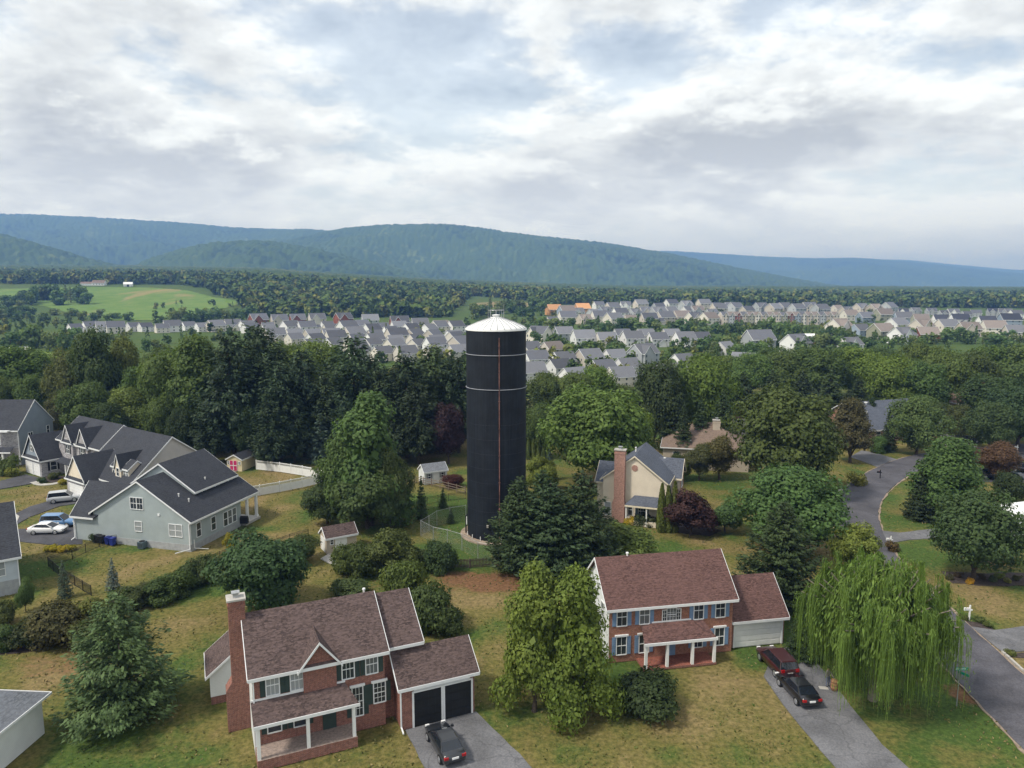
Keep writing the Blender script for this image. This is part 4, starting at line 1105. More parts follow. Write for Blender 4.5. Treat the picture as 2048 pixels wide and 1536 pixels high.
def limbs_mesh(name, segs, mat='bark'):
    mb = MB()
    for a, b, r0, r1 in segs: mb.tube(a, b, r0, r1, 7, cap=False)
    me_ = bpy.data.meshes.new(name); me_.from_pydata(mb.v, [], mb.f); me_.materials.append(M[mat])
    me_.polygons.foreach_set('use_smooth', [True] * len(me_.polygons))
    return me_
PROTO = {}                                   # kind -> (height, width, trunk mesh, crown mesh)
def broadleaf(kind, Hh_, Wd, bare, nl, lr, leaf, ncards, top=1.0, seed=1, lobes_up=0.0, shape='round', open_=0.0):
    """Hh_ height, Wd crown width, bare = height of the crown's foot"""
    global rng
    rng = np.random.default_rng(seed)
    rx = Wd / 2; cz = (Hh_ + bare) / 2; rz = (Hh_ - bare) / 2
    d = unit(nl); d[:, 2] = np.maximum(d[:, 2] + 0.12, -0.85); d /= np.linalg.norm(d, axis=1, keepdims=True)
    rad = rng.uniform(0.50, 0.80, nl)[:, None]
    C = d * rad * np.array([rx, rx, rz]) + np.array([0, 0, cz])
    if shape == 'egg':
        k = np.clip((C[:, 2] - bare) / (Hh_ - bare), 0, 1); C[:, :2] *= (1.15 - 0.75 * k)[:, None]
    if shape == 'vase':
        k = np.clip((C[:, 2] - bare) / (Hh_ - bare), 0, 1); C[:, :2] *= (0.6 + 0.5 * k)[:, None]
    if shape == 'pyramid':
        k = (np.arange(nl) + rng.random(nl)) / nl; a_ = rng.uniform(0, 6.283, nl); r_ = rx * (1 - k * .92) ** .75 * rng.uniform(.35, .92, nl)
        C = np.stack([r_ * np.cos(a_), r_ * np.sin(a_), bare + (Hh_ - bare) * (.06 + .90 * k)], 1)
    LR = rng.uniform(0.6, 1.4, nl) * lr * rx
    C[:, 2] = np.minimum(C[:, 2], Hh_ - LR * 0.75)
    w_ = LR ** 2; w_ /= w_.sum()
    ids = rng.choice(nl, ncards, p=w_)
    u = unit(ncards); u[:, 2] = u[:, 2] * 0.8 + 0.22
    u /= np.linalg.norm(u, axis=1, keepdims=True)
    rr = LR[ids] * np.where(rng.random(ncards) < .22, rng.uniform(1.0, 1.32, ncards), rng.uniform(0.62, 1.08, ncards))
    P = C[ids] + u * rr[:, None] * np.array([1, 1, 0.82])
    # drop cards buried deep inside other lobes
    keep = np.ones(ncards, bool)
    for j in range(nl):
        dj = np.linalg.norm((P - C[j]) / np.array([1, 1, 0.82]), axis=1)
        keep &= ~((dj < LR[j] * 0.62) & (ids != j))
    P, u = P[keep], u[keep]
    out_ = (P - np.array([0, 0, cz - rz * 0.3])); out_ /= np.linalg.norm(out_, axis=1, keepdims=True)
    Q = cards(P, u * 0.7 + out_ * 0.5 + np.array([0, 0, 0.25]), leaf, 0.62, 0.42)
    nc = int(ncards * 0.10)
    Pc = unit(nc) * (rng.random((nc, 1)) ** 0.5) * np.array([rx, rx, rz]) * 0.58 + np.array([0, 0, cz])
    Q = np.concatenate([Q, cards(Pc, unit(nc), leaf * 1.9, 0.8, 0.5)])
    segs = [((0, 0, -0.2), (0.1, 0, bare * 0.8 + 0.4), Hh_ * 0.028, Hh_ * 0.021)]
    base = np.array([0.1, 0, bare * 0.8 + 0.4])
    for j in rng.choice(nl, min(nl, 9), replace=False):
        mid = base + (C[j] - base) * 0.5 + np.array([0, 0, 0.1 * Hh_])
        segs += [(base, mid, Hh_ * 0.013, Hh_ * 0.008), (mid, C[j], Hh_ * 0.008, Hh_ * 0.003)]
    PROTO[kind] = (Hh_, Wd, limbs_mesh('trunk', segs), card_mesh('crown', Q, M['leaf']))
def conifer(kind, Hh_, Wd, nlev, nbr, seed, droop=0.15, tip=0.25, leaf=0.34, power=0.85, bare=0.03, dens=9, irregular=0.15, puff=0.0):
    global rng
    rng = np.random.default_rng(seed)
    Ps, Ns, Ds, Ss = [], [], [], []
    segs = [((0, 0, -0.2), (0, 0, Hh_ * 0.96), Hh_ * 0.018, 0.02)]
    for i in range(nlev):
        k = (i + rng.uniform(-.3, .3)) / nlev
        k = min(max(k, 0), 0.985)
        z = Hh_ * (bare + (1 - bare) * k)
        Lm = Wd / 2 * max((1 - k), 0.02) ** power * (0.75 + 0.25 * min(1, k * 5 + .3))
        nb_ = max(3, int(nbr * (0.45 + 0.55 * (1 - k))))
        a0 = rng.uniform(0, 6.28)
        for j in range(nb_):
            a = a0 + 6.2832 * j / nb_ + rng.normal(0, .22)
            Lb = Lm * rng.uniform(1 - irregular * 2, 1 + irregular)
            n_ = max(4, int(dens * (Lb / (Wd / 2)) * (Wd / 2) / leaf * 0.5))
            s = rng.random(n_) ** 0.65
            zz = z - droop * Lb * s + tip * Lb * s ** 2.2
            wd = (0.10 + 0.26 * s * (1.15 - s)) * Lb + leaf * .3
            lat = rng.normal(0, 1, n_) * wd * 0.55
            x = Lb * s * math.cos(a) - lat * math.sin(a); y = Lb * s * math.sin(a) + lat * math.cos(a)
            up = rng.normal(0, 1, n_) * (0.10 + puff) * (leaf * 2 + .15) + puff * leaf * 2 * s
            Ps.append(np.stack([x, y, zz + up], 1))
            dv = np.array([math.cos(a), math.sin(a), tip * 0.9 - droop * .5])
            Ds.append(np.repeat(dv[None], n_, 0) + np.stack([-lat * math.sin(a), lat * math.cos(a), lat * 0], 1) / (Lb + .1) * 0.9)
            Ns.append(np.repeat(np.array([[0.45 * math.cos(a), 0.45 * math.sin(a), 0.9]]), n_, 0))
        if i % 3 == 0:
            for j in range(4):
                a = a0 + j * 1.57; segs.append(((0, 0, z), (Lm * .6 * math.cos(a), Lm * .6 * math.sin(a), z - droop * Lm * .5), Hh_ * .006, .015))
    P = np.concatenate(Ps); Nn = np.concatenate(Ns); Dd = np.concatenate(Ds)
    Q = cards(P, Nn, leaf, 0.42, 0.55, Dd)
    PROTO[kind] = (Hh_, Wd, limbs_mesh('trunk', segs), card_mesh('crown', Q, M['needle']))
def column_evergreen(kind, Hh_, Wd, n_, seed, leaf=0.22):
    global rng
    rng = np.random.default_rng(seed)
    k = rng.random(n_) ** 0.8; a = rng.uniform(0, 6.283, n_)
    r = Wd / 2 * np.minimum(1, (1.02 - k) ** 0.55 * 1.15) * np.minimum(1, 0.75 + k * 3) * (0.86 + 0.14 * np.sin(a * 5 + k * 9)) * rng.uniform(0.85, 1.08, n_)
    P = np.stack([r * np.cos(a), r * np.sin(a), k * Hh_], 1)
    Nn = np.stack([np.cos(a), np.sin(a), np.full(n_, .25)], 1); D = np.repeat(np.array([[0, 0, 1.0]]), n_, 0) + Nn * .3
    Q = cards(P, Nn, leaf, 0.45, 0.45, D)
    PROTO[kind] = (Hh_, Wd, limbs_mesh('trunk', [((0, 0, -.1), (0, 0, Hh_ * .8), .09, .03)]), card_mesh('crown', Q, M['needle']))
def willow(kind, Hh_, Wd, seed):
    global rng
    rng = np.random.default_rng(seed)
    segs = [((0, 0, -.2), (.2, 0, Hh_ * .25), .42, .34)]
    fork = np.array([.2, 0, Hh_ * .25])
    quads = []
    nl = 60
    for i in range(nl):
        a = 2.399 * i + rng.normal(0, .2); q = math.sqrt((i + .5) / nl)
        tipv = np.array([math.cos(a) * q * Wd * .44, math.sin(a) * q * Wd * .44, Hh_ * (1.0 - .34 * q ** 1.6) * rng.uniform(.88, 1.0)])
        mid = fork + (tipv - fork) * .5 + np.array([0, 0, Hh_ * .10])
        segs += [(fork, mid, .13, .08), (mid, tipv, .08, .03)]
        for c in range(9):                                    # drooping sprays along each limb
            f = rng.uniform(.45, 1.05)
            o_ = mid + (tipv - mid) * ((f - .5) * 2) if f > .5 else fork + (mid - fork) * f * 2
            o_ = o_ + rng.normal(0, .35, 3)
            sp = rng.uniform(.5, 1.0); a2 = a + rng.normal(0, .9)
            ns = rng.integers(14, 24)
            for s_ in range(ns):
                aa = a2 + rng.normal(0, .5); reach = sp * rng.uniform(.2, 1.0)
                Ls = rng.uniform(.22, 1.0) ** 1.2 * min(o_[2] * .9, Hh_ * .50)
                k = np.linspace(0, 1, 9)
                hx = reach * (1 - np.exp(-k * 5)); rise = .35 * np.sin(np.clip(k * 4, 0, math.pi)) * reach
                pts = np.stack([o_[0] + math.cos(aa) * hx + rng.normal(0, .025, 9).cumsum(), o_[1] + math.sin(aa) * hx + rng.normal(0, .025, 9).cumsum(), o_[2] + rise - Ls * k ** 1.35], 1)
                wv = np.array([-math.sin(aa + rng.normal(0, .8)), math.cos(aa), 0]) * rng.uniform(.012, .026)
                taper = np.array([.5, .9, 1, 1, 1, .95, .85, .7, .35])[:, None]
                l_, r_ = pts - wv * taper, pts + wv * taper
                quads.append(np.stack([l_[:-1], r_[:-1], r_[1:], l_[1:]], 1))
    Q = np.concatenate(quads)
    n2 = 62000                                                 # loose leaves round the strands
    ids = rng.choice(len(Q), n2); P = Q[ids].mean(1) + rng.normal(0, .09, (n2, 3))
    o2 = P.copy(); o2[:, 2] = .3; o2 /= np.linalg.norm(o2, axis=1, keepdims=True)
    n3 = 7000; u3 = unit(n3); u3[:, 2] = np.abs(u3[:, 2]); P3 = u3 * np.array([Wd * .40, Wd * .40, Hh_ * .50]) * rng.uniform(.55, 1.0, (n3, 1)) + np.array([0, 0, Hh_ * .42])
    Q3 = cards(P3, u3, .20, .30, .5, np.repeat(np.array([[0, 0, -1.0]]), n3, 0)); quads.append(Q3); Q = np.concatenate([Q, Q3])
    Q2 = cards(P, o2, .095, .30, .6, np.repeat(np.array([[0, 0, -1.0]]), n2, 0))
    PROTO[kind] = (Hh_, Wd, limbs_mesh('trunk', segs, 'palebark'), card_mesh('crown', np.concatenate([Q, Q2]), M['leaf']))

broadleaf('maple', 11, 10, .7, 52, .31, .19, 24000, seed=1)
broadleaf('oak', 12, 12, .9, 70, .25, .20, 27000, seed=2)
broadleaf('poplar', 13, 9, .8, 60, .28, .19, 22000, seed=3, shape='egg')
broadleaf('elm', 12, 11, 1.3, 50, .25, .19, 19000, seed=4, shape='vase')
broadleaf('sprawl', 9, 10, .4, 40, .24, .18, 16000, seed=5)
broadleaf('pear', 7, 6.4, .1, 44, .30, .14, 20000, seed=6)
broadleaf('small_tree', 5, 5, .3, 30, .31, .13, 12000, seed=7)
broadleaf('shrub', 2.2, 3.0, -.3, 24, .36, .085, 10000, seed=8)
broadleaf('shrub_loose', 2.4, 2.8, -.2, 20, .32, .095, 6000, seed=9)
broadleaf('tuft', 1.0, 1.6, -.2, 10, .42, .07, 1600, seed=10)
broadleaf('tulip', 11, 7.5, .4, 46, .30, .17, 19000, seed=18, shape='pyramid')
conifer('spruce', 11, 7.0, 34, 12, 11, .22, .16, .19, .85, .02, 8)
conifer('cedar', 11, 8.2, 28, 12, 12, .02, .42, .20, .72, .02, 8, .2)
conifer('pine', 13, 9.5, 19, 10, 13, .02, .24, .20, .58, .02, 15, .22, .5)
conifer('tall_pine', 20, 11, 19, 9, 14, .02, .16, .34, .40, .16, 15, .28, .6)
conifer('blue_spruce', 5, 3.0, 20, 9, 15, .12, .14, .12, .9, .02, 8)
column_evergreen('arborvitae', 6, 1.5, 4200, 16, .15)
willow('willow', 10.5, 14, 17)
rng = np.random.default_rng(77)

def plant(kind, X, Y, h_, w_, color, label, name='tree', cat='tree', group=None, z=0.0, rot=None):
    ph, pw, tm, cm = PROTO[kind]
    root = thing(name, (X, Y, z), random.uniform(0, 6.28) if rot is None else rot, label, cat, group)
    s = (w_ / pw * random.uniform(.96, 1.04), w_ / pw * random.uniform(.96, 1.04), h_ / ph)
    root.scale = s
    for nm, me_ in (('trunk', tm), ('crown', cm)):
        o = bpy.data.objects.new(nm, me_); COL.objects.link(o); o.parent = root
        if nm == 'crown':
            k = random.uniform(.88, 1.12) * (1.62 if cm.materials[0] == M['leaf'] else 1.35)
            o.color = (color[0] * k * random.uniform(1.08, 1.28), color[1] * k, color[2] * k * random.uniform(.76, .90), 1)
    return root
def T(kind, px, base, top, wpx, color, label, **k):
    X, Y = G(px, base)
    z_ = zat(px, top, Y)
    return plant(kind, X, Y, max(z_, .3), wpx / ppm(Y, z_ / 2), color, label, **k)
GRN, DRK, LIT, YEL, OLV = (.050, .085, .026), (.026, .048, .021), (.072, .120, .030), (.115, .140, .030), (.052, .074, .026)
PIN, SPR, BLU, PUR, RED, WIL = (.030, .055, .034), (.028, .052, .024), (.075, .115, .115), (.022, .012, .017), (.040, .016, .016), (.078, .138, .036)
WPN = (.052, .100, .048)

# near plants, each by its own place
T('pine', 248, 1432, 1190, 265, WPN, 'big soft-needled pine standing in front of the brown-roofed brick house')
T('pear', 528, 1222, 1058, 182, (.030, .060, .026), 'dense dark rounded tree just behind the tall brick side chimney')
T('tulip', 1068, 1422, 1128, 152, (.074, .112, .026), 'yellow-green tree between the two brick houses, nearer the brown roof')
T('tulip', 1148, 1430, 1134, 165, (.076, .116, .026), 'yellow-green tree between the two brick houses, nearer the red roof')
T('shrub', 1300, 1425, 1352, 120, DRK, 'dark shrub in front of the red-roofed brick house', name='shrub', cat='shrub')
T('cedar', 1040, 1138, 950, 165, SPR, 'feathery dark evergreen touching the tower base')
T('cedar', 1100, 1152, 962, 200, (.026, .050, .024), 'middle dark evergreen of the clump beside the tower')
T('cedar', 1160, 1145, 938, 180, SPR, 'tall dark evergreen of the clump, nearest the cream house')
T('cedar', 1085, 1120, 938, 150, SPR, 'dark evergreen at the back of the clump beside the tower')
T('small_tree', 1232, 1126, 1056, 140, (.065, .100, .030), 'low spreading green tree behind the red ridge of the brick house')
T('small_tree', 1190, 1135, 1075, 70, LIT, 'small bright green bush at the gable of the red-roofed house', name='bush', cat='bush')
T('maple', 1578, 1105, 926, 215, (.050, .098, .038), 'broad silvery-green tree between the cream house and the street')
T('cedar', 1560, 1210, 1000, 205, SPR, 'dark full spruce behind the red-roofed garage')
T('sprawl', 1712, 1150, 1042, 118, (.085, .125, .032), 'light green small tree on the street side of the dark spruce')
T('willow', 1745, 1398, 1090, 345, WIL, 'large weeping willow hanging over the corner by the street sign', cat='willow tree', rot=.6)
T('spruce', 1612, 1315, 1175, 95, (.018, .034, .016), 'dark evergreen half under the willow beside the driveway')
T('oak', 1946, 1158, 978, 190, (.036, .068, .030), 'rounded dark tree on the lawn above the mulched bed')
T('poplar', 1888, 1040, 868, 150, (.050, .098, .034), 'bright green tree standing inside the curve of the street')
T('spruce', 1842, 1038, 930, 78, (.024, .042, .022), 'squat dark conifer inside the curve of the street')
T('shrub', 2018, 1002, 945, 58, DRK, 'dark rounded shrub beside the white-roofed outbuilding', name='shrub', cat='shrub')
T('elm', 1992, 962, 880, 100, (.066, .050, .034), 'reddish-brown leaved small tree near the parked cars')
T('oak', 1572, 992, 772, 238, (.048, .078, .028), 'largest round-crowned tree, above the bend of the street')
T('poplar', 1700, 925, 792, 95, (.052, .056, .032), 'dull brownish tree leaning on the largest round-crowned tree')
T('elm', 1438, 958, 868, 86, (.070, .074, .034), 'thin brownish-green tree beside the cream house roof')
T('oak', 1200, 972, 768, 235, (.070, .118, .032), 'broad light green tree between the tower and the cream house')
T('sprawl', 1356, 958, 908, 60, (.050, .080, .030), 'bushy green tree before the weathered hip-roofed house')
T('elm', 1398, 960, 885, 70, (.056, .070, .032), 'thin brownish tree before the weathered hip-roofed house')
T('sprawl', 1268, 945, 805, 95, (.065, .112, .030), 'light green tree touching the weathered hip roof')
for i, (px, tp) in enumerate([(1322, 968), (1335, 972), (1348, 964)]):
    T('arborvitae', px, 1064, tp, 21, (.055, .082, .020), f'slim column evergreen, {ordinal(i + 1)} from the chimney, beside the purple tree', name='column_evergreen', cat='evergreen', group='column evergreens by the cream house')
T('small_tree', 1380, 1070, 984, 104, (.030, .017, .019), 'dark purple-red leaved tree beside the cream house', cat='tree')
T('small_tree', 1450, 1062, 1000, 74, (.042, .078, .030), 'small green tree between the purple tree and the silvery one')
T('tulip', 742, 1050, 786, 175, (.050, .092, .034), 'tall loose green tree left of the tower, above the sprawling one')
T('maple', 702, 1046, 850, 125, (.044, .082, .030), 'middle tree of the tall group left of the tower')
T('sprawl', 735, 1056, 905, 190, (.044, .076, .030), 'wide sprawling tree between the white fence and the tower')
T('sprawl', 655, 1048, 945, 115, (.040, .066, .028), 'lower dark-green tree merged with the sprawling tree', )
T('elm', 782, 1058, 890, 100, (.052, .086, .034), 'loose-branched tree on the tower side of the sprawling one')
T('blue_spruce', 843, 1037, 948, 34, (.040, .075, .034), 'slim young evergreen standing in the grass before the rail fence')
T('blue_spruce', 886, 1015, 974, 26, (.034, .064, .030), 'short young evergreen close beside the rail fence')
T('blue_spruce', 902, 1046, 1016, 20, (.034, .058, .032), 'smallest young evergreen on the grass beside the tower')
T('oak', 897, 928, 803, 82, PUR, 'blackish purple leaved tree close behind the tower')
T('blue_spruce', 642, 925, 822, 70, (.055, .090, .088), 'blue-grey spruce at the edge of the dark pines')
T('shrub', 905, 973, 948, 42, RED, 'dark red shrub in front of the pale shed', name='shrub', cat='shrub')
T('blue_spruce', 227, 1180, 1113, 34, BLU, 'pale blue young spruce on the brown lawn behind the fence')
T('blue_spruce', 130, 1195, 1118, 36, (.055, .088, .078), 'blue-green young spruce beside the black fence corner')
T('small_tree', 52, 1222, 1155, 34, (.062, .105, .038), 'slender young tree below the pale blue house')
T('small_tree', 598, 1122, 1068, 78, (.034, .058, .024), 'rounded dark bush behind the tan shed', name='bush', cat='bush')
T('shrub', 693, 1148, 1092, 55, (.050, .074, .024), 'clipped round bush in front of the tan shed doors', name='bush', cat='bush')
T('shrub', 730, 1150, 1088, 72, (.046, .070, .024), 'round bush second from the tan shed', name='bush', cat='bush')
T('small_tree', 785, 1150, 1062, 95, (.048, .072, .028), 'tall grey-green bush third from the tan shed', name='bush', cat='bush')
T('shrub', 882, 1142, 1082, 68, (.036, .064, .026), 'leafy bush against the picket fence below the tower', name='bush', cat='bush')
T('shrub', 835, 1138, 1100, 48, (.036, .058, .026), 'low dark bush at the end of the picket fence', name='bush', cat='bush')
T('shrub', 805, 1200, 1122, 92, (.062, .092, .026), 'yellowish round bush behind the brown roof ridge', name='bush', cat='bush')
T('shrub', 868, 1262, 1172, 96, (.042, .068, .028), 'dark round bush at the end of the brown roof', name='bush', cat='bush')
T('shrub', 905, 1268, 1220, 52, (.036, .056, .024), 'small dark bush tucked beside the end of the brown roof', name='bush', cat='bush')
T('shrub_loose', 705, 1190, 1158, 90, (.040, .066, .028), 'low bush peeping over the brown roof ridge', name='bush', cat='bush')
T('sprawl', 1082, 985, 912, 75, (.085, .125, .032), 'light yellow-green tree right behind the tower base clump')
T('blue_spruce', 1100, 960, 895, 34, (.05, .085, .085), 'blue-grey young spruce behind the tower')
for i, px in enumerate((1057, 1067, 1077, 1087, 1096)):
    T('arborvitae', px, 918, 874 + (i % 2) * 3, 12, (.060, .095, .028), f'clipped column evergreen, {ordinal(i + 1)} from the tower in its row', name='column_evergreen', cat='evergreen', group='row of column evergreens behind the tower')
for i, (px, by, tp, wd, c) in enumerate(sorted([(210, 1290, 1235, 120, (.048, .062, .022)), (120, 1282, 1210, 110, (.054, .058, .028)), (185, 1262, 1195, 80, (.070, .085, .022)), (60, 1290, 1242, 90, (.030, .044, .018)), (95, 1262, 1222, 60, (.05, .075, .028)), (262, 1215, 1172, 78, (.034, .055, .022)),
        (12, 1298, 1250, 60, (.04, .07, .026)), (320, 1205, 1160, 75, (.040, .066, .024)), (352, 1190, 1142, 70, (.046, .075, .024)), (385, 1172, 1122, 58, (.038, .066, .026)), (415, 1165, 1112, 52, (.034, .060, .026)), (290, 1200, 1165, 60, (.045, .062, .028)), (8, 1248, 1205, 50, (.04, .062, .024))])):
    T('shrub_loose' if i % 2 else 'shrub', px, by, tp, wd, c, f'overgrown shrub of the hedge bank, {ordinal(i + 1)} from the left', name='shrub', cat='shrub', group='overgrown shrubs of the hedge bank')

def rowof(items, phrase, group, name='tree', cat='tree'):
    for i, (kind, px, by, tp, wd, c) in enumerate(sorted(items, key=lambda q: q[1])):
        T(kind, px, by, tp, wd, c, phrase.format(o=ordinal(i + 1), k={'tall_pine': 'tall dark pine', 'spruce': 'dark spruce', 'cedar': 'dark evergreen'}.get(kind, 'leafy tree')), name=name, cat=cat, group=group)
TP = (.026, .048, .028)
rowof([('tall_pine', 470, 918, 668, 150, TP), ('tall_pine', 527, 905, 652, 150, (.028, .052, .028)), ('tall_pine', 562, 922, 728, 120, TP), ('tall_pine', 610, 912, 702, 120, (.024, .044, .026)), ('tall_pine', 655, 915, 748, 100, TP),
       ('tall_pine', 712, 905, 674, 150, (.034, .062, .034)), ('tall_pine', 762, 912, 738, 100, TP), ('tall_pine', 815, 915, 712, 130, (.022, .040, .022)), ('tall_pine', 868, 902, 694, 135, (.032, .058, .030)), ('tall_pine', 918, 905, 712, 110, TP),
       ('tall_pine', 745, 890, 715, 110, TP), ('tall_pine', 792, 888, 738, 100, (.03, .055, .03)), ('tall_pine', 848, 882, 716, 110, (.028, .05, .026)), ('tall_pine', 900, 882, 722, 100, TP), ('tall_pine', 838, 928, 765, 110, (.020, .036, .020)), ('tall_pine', 590, 926, 795, 90, TP), ('tall_pine', 690, 927, 800, 90, TP), ('tall_pine', 545, 935, 800, 90, TP), ('tall_pine', 430, 925, 790, 90, TP), ('tall_pine', 780, 930, 800, 90, (.022, .040, .022))],
      '{k} of the grove behind the white fence, {o} from the left', 'pines of the grove behind the white fence')
rowof([('poplar', 408, 895, 662, 140, GRN), ('maple', 352, 888, 692, 125, (.056, .092, .026)), ('oak', 300, 882, 722, 120, (.046, .082, .026)), ('maple', 258, 893, 768, 115, (.066, .108, .030)), ('maple', 185, 897, 757, 110, (.040, .072, .026)),
       ('elm', 205, 862, 650, 115, (.040, .070, .026)), ('elm', 250, 852, 668, 100, (.075, .098, .028)), ('oak', 150, 852, 692, 100, OLV), ('spruce', 102, 845, 715, 85, DRK), ('maple', 28, 825, 684, 150, (.052, .095, .026)), ('oak', 72, 850, 745, 90, GRN),
       ('oak', 330, 855, 688, 100, (.052, .082, .026)), ('maple', 440, 898, 770, 105, (.034, .060, .024)), ('poplar', 796, 885, 728, 62, (.115, .120, .026)), ('maple', 640, 865, 670, 115, (.066, .112, .034)), ('oak', 585, 855, 678, 100, (.052, .086, .028)),
       ('spruce', 392, 905, 775, 80, DRK), ('maple', 328, 905, 790, 70, GRN), ('oak', 130, 885, 785, 80, (.050, .060, .028)), ('maple', 220, 905, 800, 80, DRK), ('oak', 470, 880, 690, 100, (.058, .095, .028)), ('maple', 0, 850, 745, 90, GRN), ('oak', 370, 915, 810, 70, DRK), ('maple', 500, 925, 800, 70, DRK)],
      '{k} of the wood behind the duplex houses, {o} from the left', 'leafy trees of the wood behind the duplex houses')
rowof([('spruce', 1048, 868, 758, 66, DRK), ('maple', 1092, 842, 738, 80, (.05, .085, .028)), ('spruce', 1132, 858, 745, 70, SPR), ('spruce', 1072, 885, 772, 82, SPR), ('spruce', 1112, 885, 757, 80, DRK), ('maple', 1150, 865, 738, 90, (.052, .090, .026)), ('oak', 1195, 855, 728, 100, (.064, .108, .030)), ('maple', 1245, 850, 765, 90, GRN), ('oak', 1308, 898, 714, 118, (.034, .056, .024)),
       ('spruce', 1350, 905, 748, 90, DRK), ('maple', 1405, 885, 700, 135, (.064, .108, .028)), ('spruce', 1442, 915, 775, 90, DRK), ('spruce', 1398, 918, 792, 72, SPR), ('spruce', 1482, 880, 740, 110, (.022, .042, .024)), ('spruce', 1540, 870, 735, 100, SPR),
       ('spruce', 1600, 862, 738, 105, (.022, .040, .022)), ('spruce', 1655, 862, 735, 105, SPR), ('spruce', 1712, 858, 748, 95, DRK), ('spruce', 1690, 890, 775, 80, (.020, .036, .020)), ('maple', 1085, 915, 800, 70, (.05, .088, .030)), ('spruce', 1365, 925, 800, 60, DRK)],
      '{k} of the dark belt before the ranch house, {o} from the left', 'trees of the dark belt right of the tower')
rowof([('maple', 1782, 845, 704, 115, (.070, .120, .030)), ('oak', 1835, 850, 718, 125, (.048, .086, .028)), ('maple', 1885, 838, 690, 105, GRN), ('oak', 1932, 832, 700, 135, (.044, .074, .026)), ('oak', 1985, 860, 748, 130, (.034, .060, .024)), ('oak', 2035, 892, 770, 150, (.030, .056, .026)),
       ('maple', 2045, 805, 682, 130, (.050, .088, .028)), ('oak', 1640, 800, 690, 115, (.052, .088, .028)), ('maple', 1562, 795, 698, 115, GRN), ('oak', 1502, 795, 702, 105, (.058, .100, .028)), ('maple', 1705, 795, 688, 105, (.068, .112, .028)), ('oak', 1752, 785, 690, 95, (.042, .072, .026)),
       ('oak', 1600, 785, 692, 95, (.046, .080, .026)), ('maple', 1450, 790, 706, 95, (.056, .098, .028)), ('oak', 1840, 800, 682, 105, (.058, .095, .028)), ('maple', 1975, 800, 684, 115, (.056, .094, .026)), ('maple', 1832, 910, 786, 112, (.044, .082, .030)), ('spruce', 1775, 902, 815, 42, DRK),
       ('oak', 1912, 888, 806, 60, (.044, .062, .028)), ('oak', 1980, 905, 800, 100, (.034, .062, .026)), ('spruce', 1740, 870, 790, 60, DRK), ('elm', 1930, 800, 760, 30, (.13, .12, .04)), ('maple', 1870, 870, 800, 70, (.036, .06, .026)), ('oak', 1540, 770, 690, 90, (.05, .085, .028))],
      '{k} of the wood around the ranch house, {o} from the left', 'trees of the wood around the ranch house')
T('tuft', 1714, 970, 944, 42, (.120, .135, .040), 'pale ornamental grass clump beside the street bend', name='grass_clump', cat='ornamental grass')
T('shrub', 1752, 905, 872, 36, (.06, .11, .04), 'small clipped bush in front of the ranch house', name='bush', cat='bush')
T('tuft', 1784, 1102, 1082, 30, (.060, .052, .026), 'rusty low bush at the white mailbox by the side drive', name='bush', cat='bush')
for i, (px, by, wd) in enumerate([(100, 1100, 18), (112, 1101, 18), (126, 1102, 16), (143, 1101, 14)]):
    T('tuft', px, by, by - 12, wd + 6, (.20, .19, .022), f'bright yellow-green shrub by the white car, {ordinal(i + 1)} from the left', name='shrub', cat='shrub', group='yellow shrubs by the white car')
for i, (px, by, wd, c) in enumerate([(128, 968, 12, (.19, .20, .03)), (146, 970, 14, (.16, .19, .03)), (152, 975, 14, (.14, .16, .03)), (84, 966, 12, (.03, .06, .03)), (110, 958, 16, (.05, .07, .03)), (16, 948, 40, (.05, .08, .03)), (28, 952, 20, (.10, .13, .03))]):
    T('tuft', px, by, by - wd, wd + 8, c, f'small planting in front of the stone houses, {ordinal(sorted([128, 146, 152, 84, 110, 16, 28]).index(px) + 1)} from the left', name='shrub', cat='shrub', group='foundation planting of the stone houses')
for i, (px, by, wd, c) in enumerate([(1258, 1048, 22, (.22, .20, .02)), (1278, 1048, 34, (.03, .05, .026)), (1298, 1052, 30, (.034, .052, .026)), (1225, 1050, 20, (.06, .09, .03))]):
    T('tuft', px, by, by - wd * .75, wd + 6, c, ['yellow shrub at the chimney foot of the cream house', 'dark shrub under the porch of the cream house', 'second dark shrub under the porch of the cream house', 'pale green shrub at the back corner of the cream house'][i], name='shrub', cat='shrub')
T('shrub_loose', 462, 1095, 1066, 30, (.17, .16, .02), 'yellow-leaved bush at the porch steps of the villa', name='bush', cat='bush')
T('tuft', 190, 1084, 1066, 22, (.03, .05, .026), 'small dark bush beside the wheelie bins', name='bush', cat='bush')
for i, (px, by, wd, c) in enumerate([(1898, 1158, 14, (.04, .05, .03)), (1918, 1154, 16, (.045, .04, .03)), (1938, 1166, 14, (.24, .17, .02)), (1962, 1158, 12, (.04, .04, .035)), (1984, 1162, 14, (.05, .075, .04)), (1998, 1156, 18, (.09, .12, .03)), (2016, 1166, 12, (.14, .15, .05)), (2034, 1160, 14, (.05, .06, .03))]):
    T('tuft', px, by, by - 11, wd + 4, c, f'small plant of the mulched bed, {ordinal(i + 1)} from the left', name='plant', cat='plant', group='plants of the mulched bed')
for i, (px, by, wd, c) in enumerate([(42, 1292, 34, (.22, .19, .025)), (62, 1294, 22, (.4, .4, .3)), (72, 1294, 18, (.24, .22, .05)), (80, 1286, 30, (.06, .10, .03))]):
    T('tuft', px, by, by - 14, wd, c, f'flowering plant of the garden bed, {ordinal(i + 1)} from the left', name='plant', cat='plant', group='flowers of the garden bed')
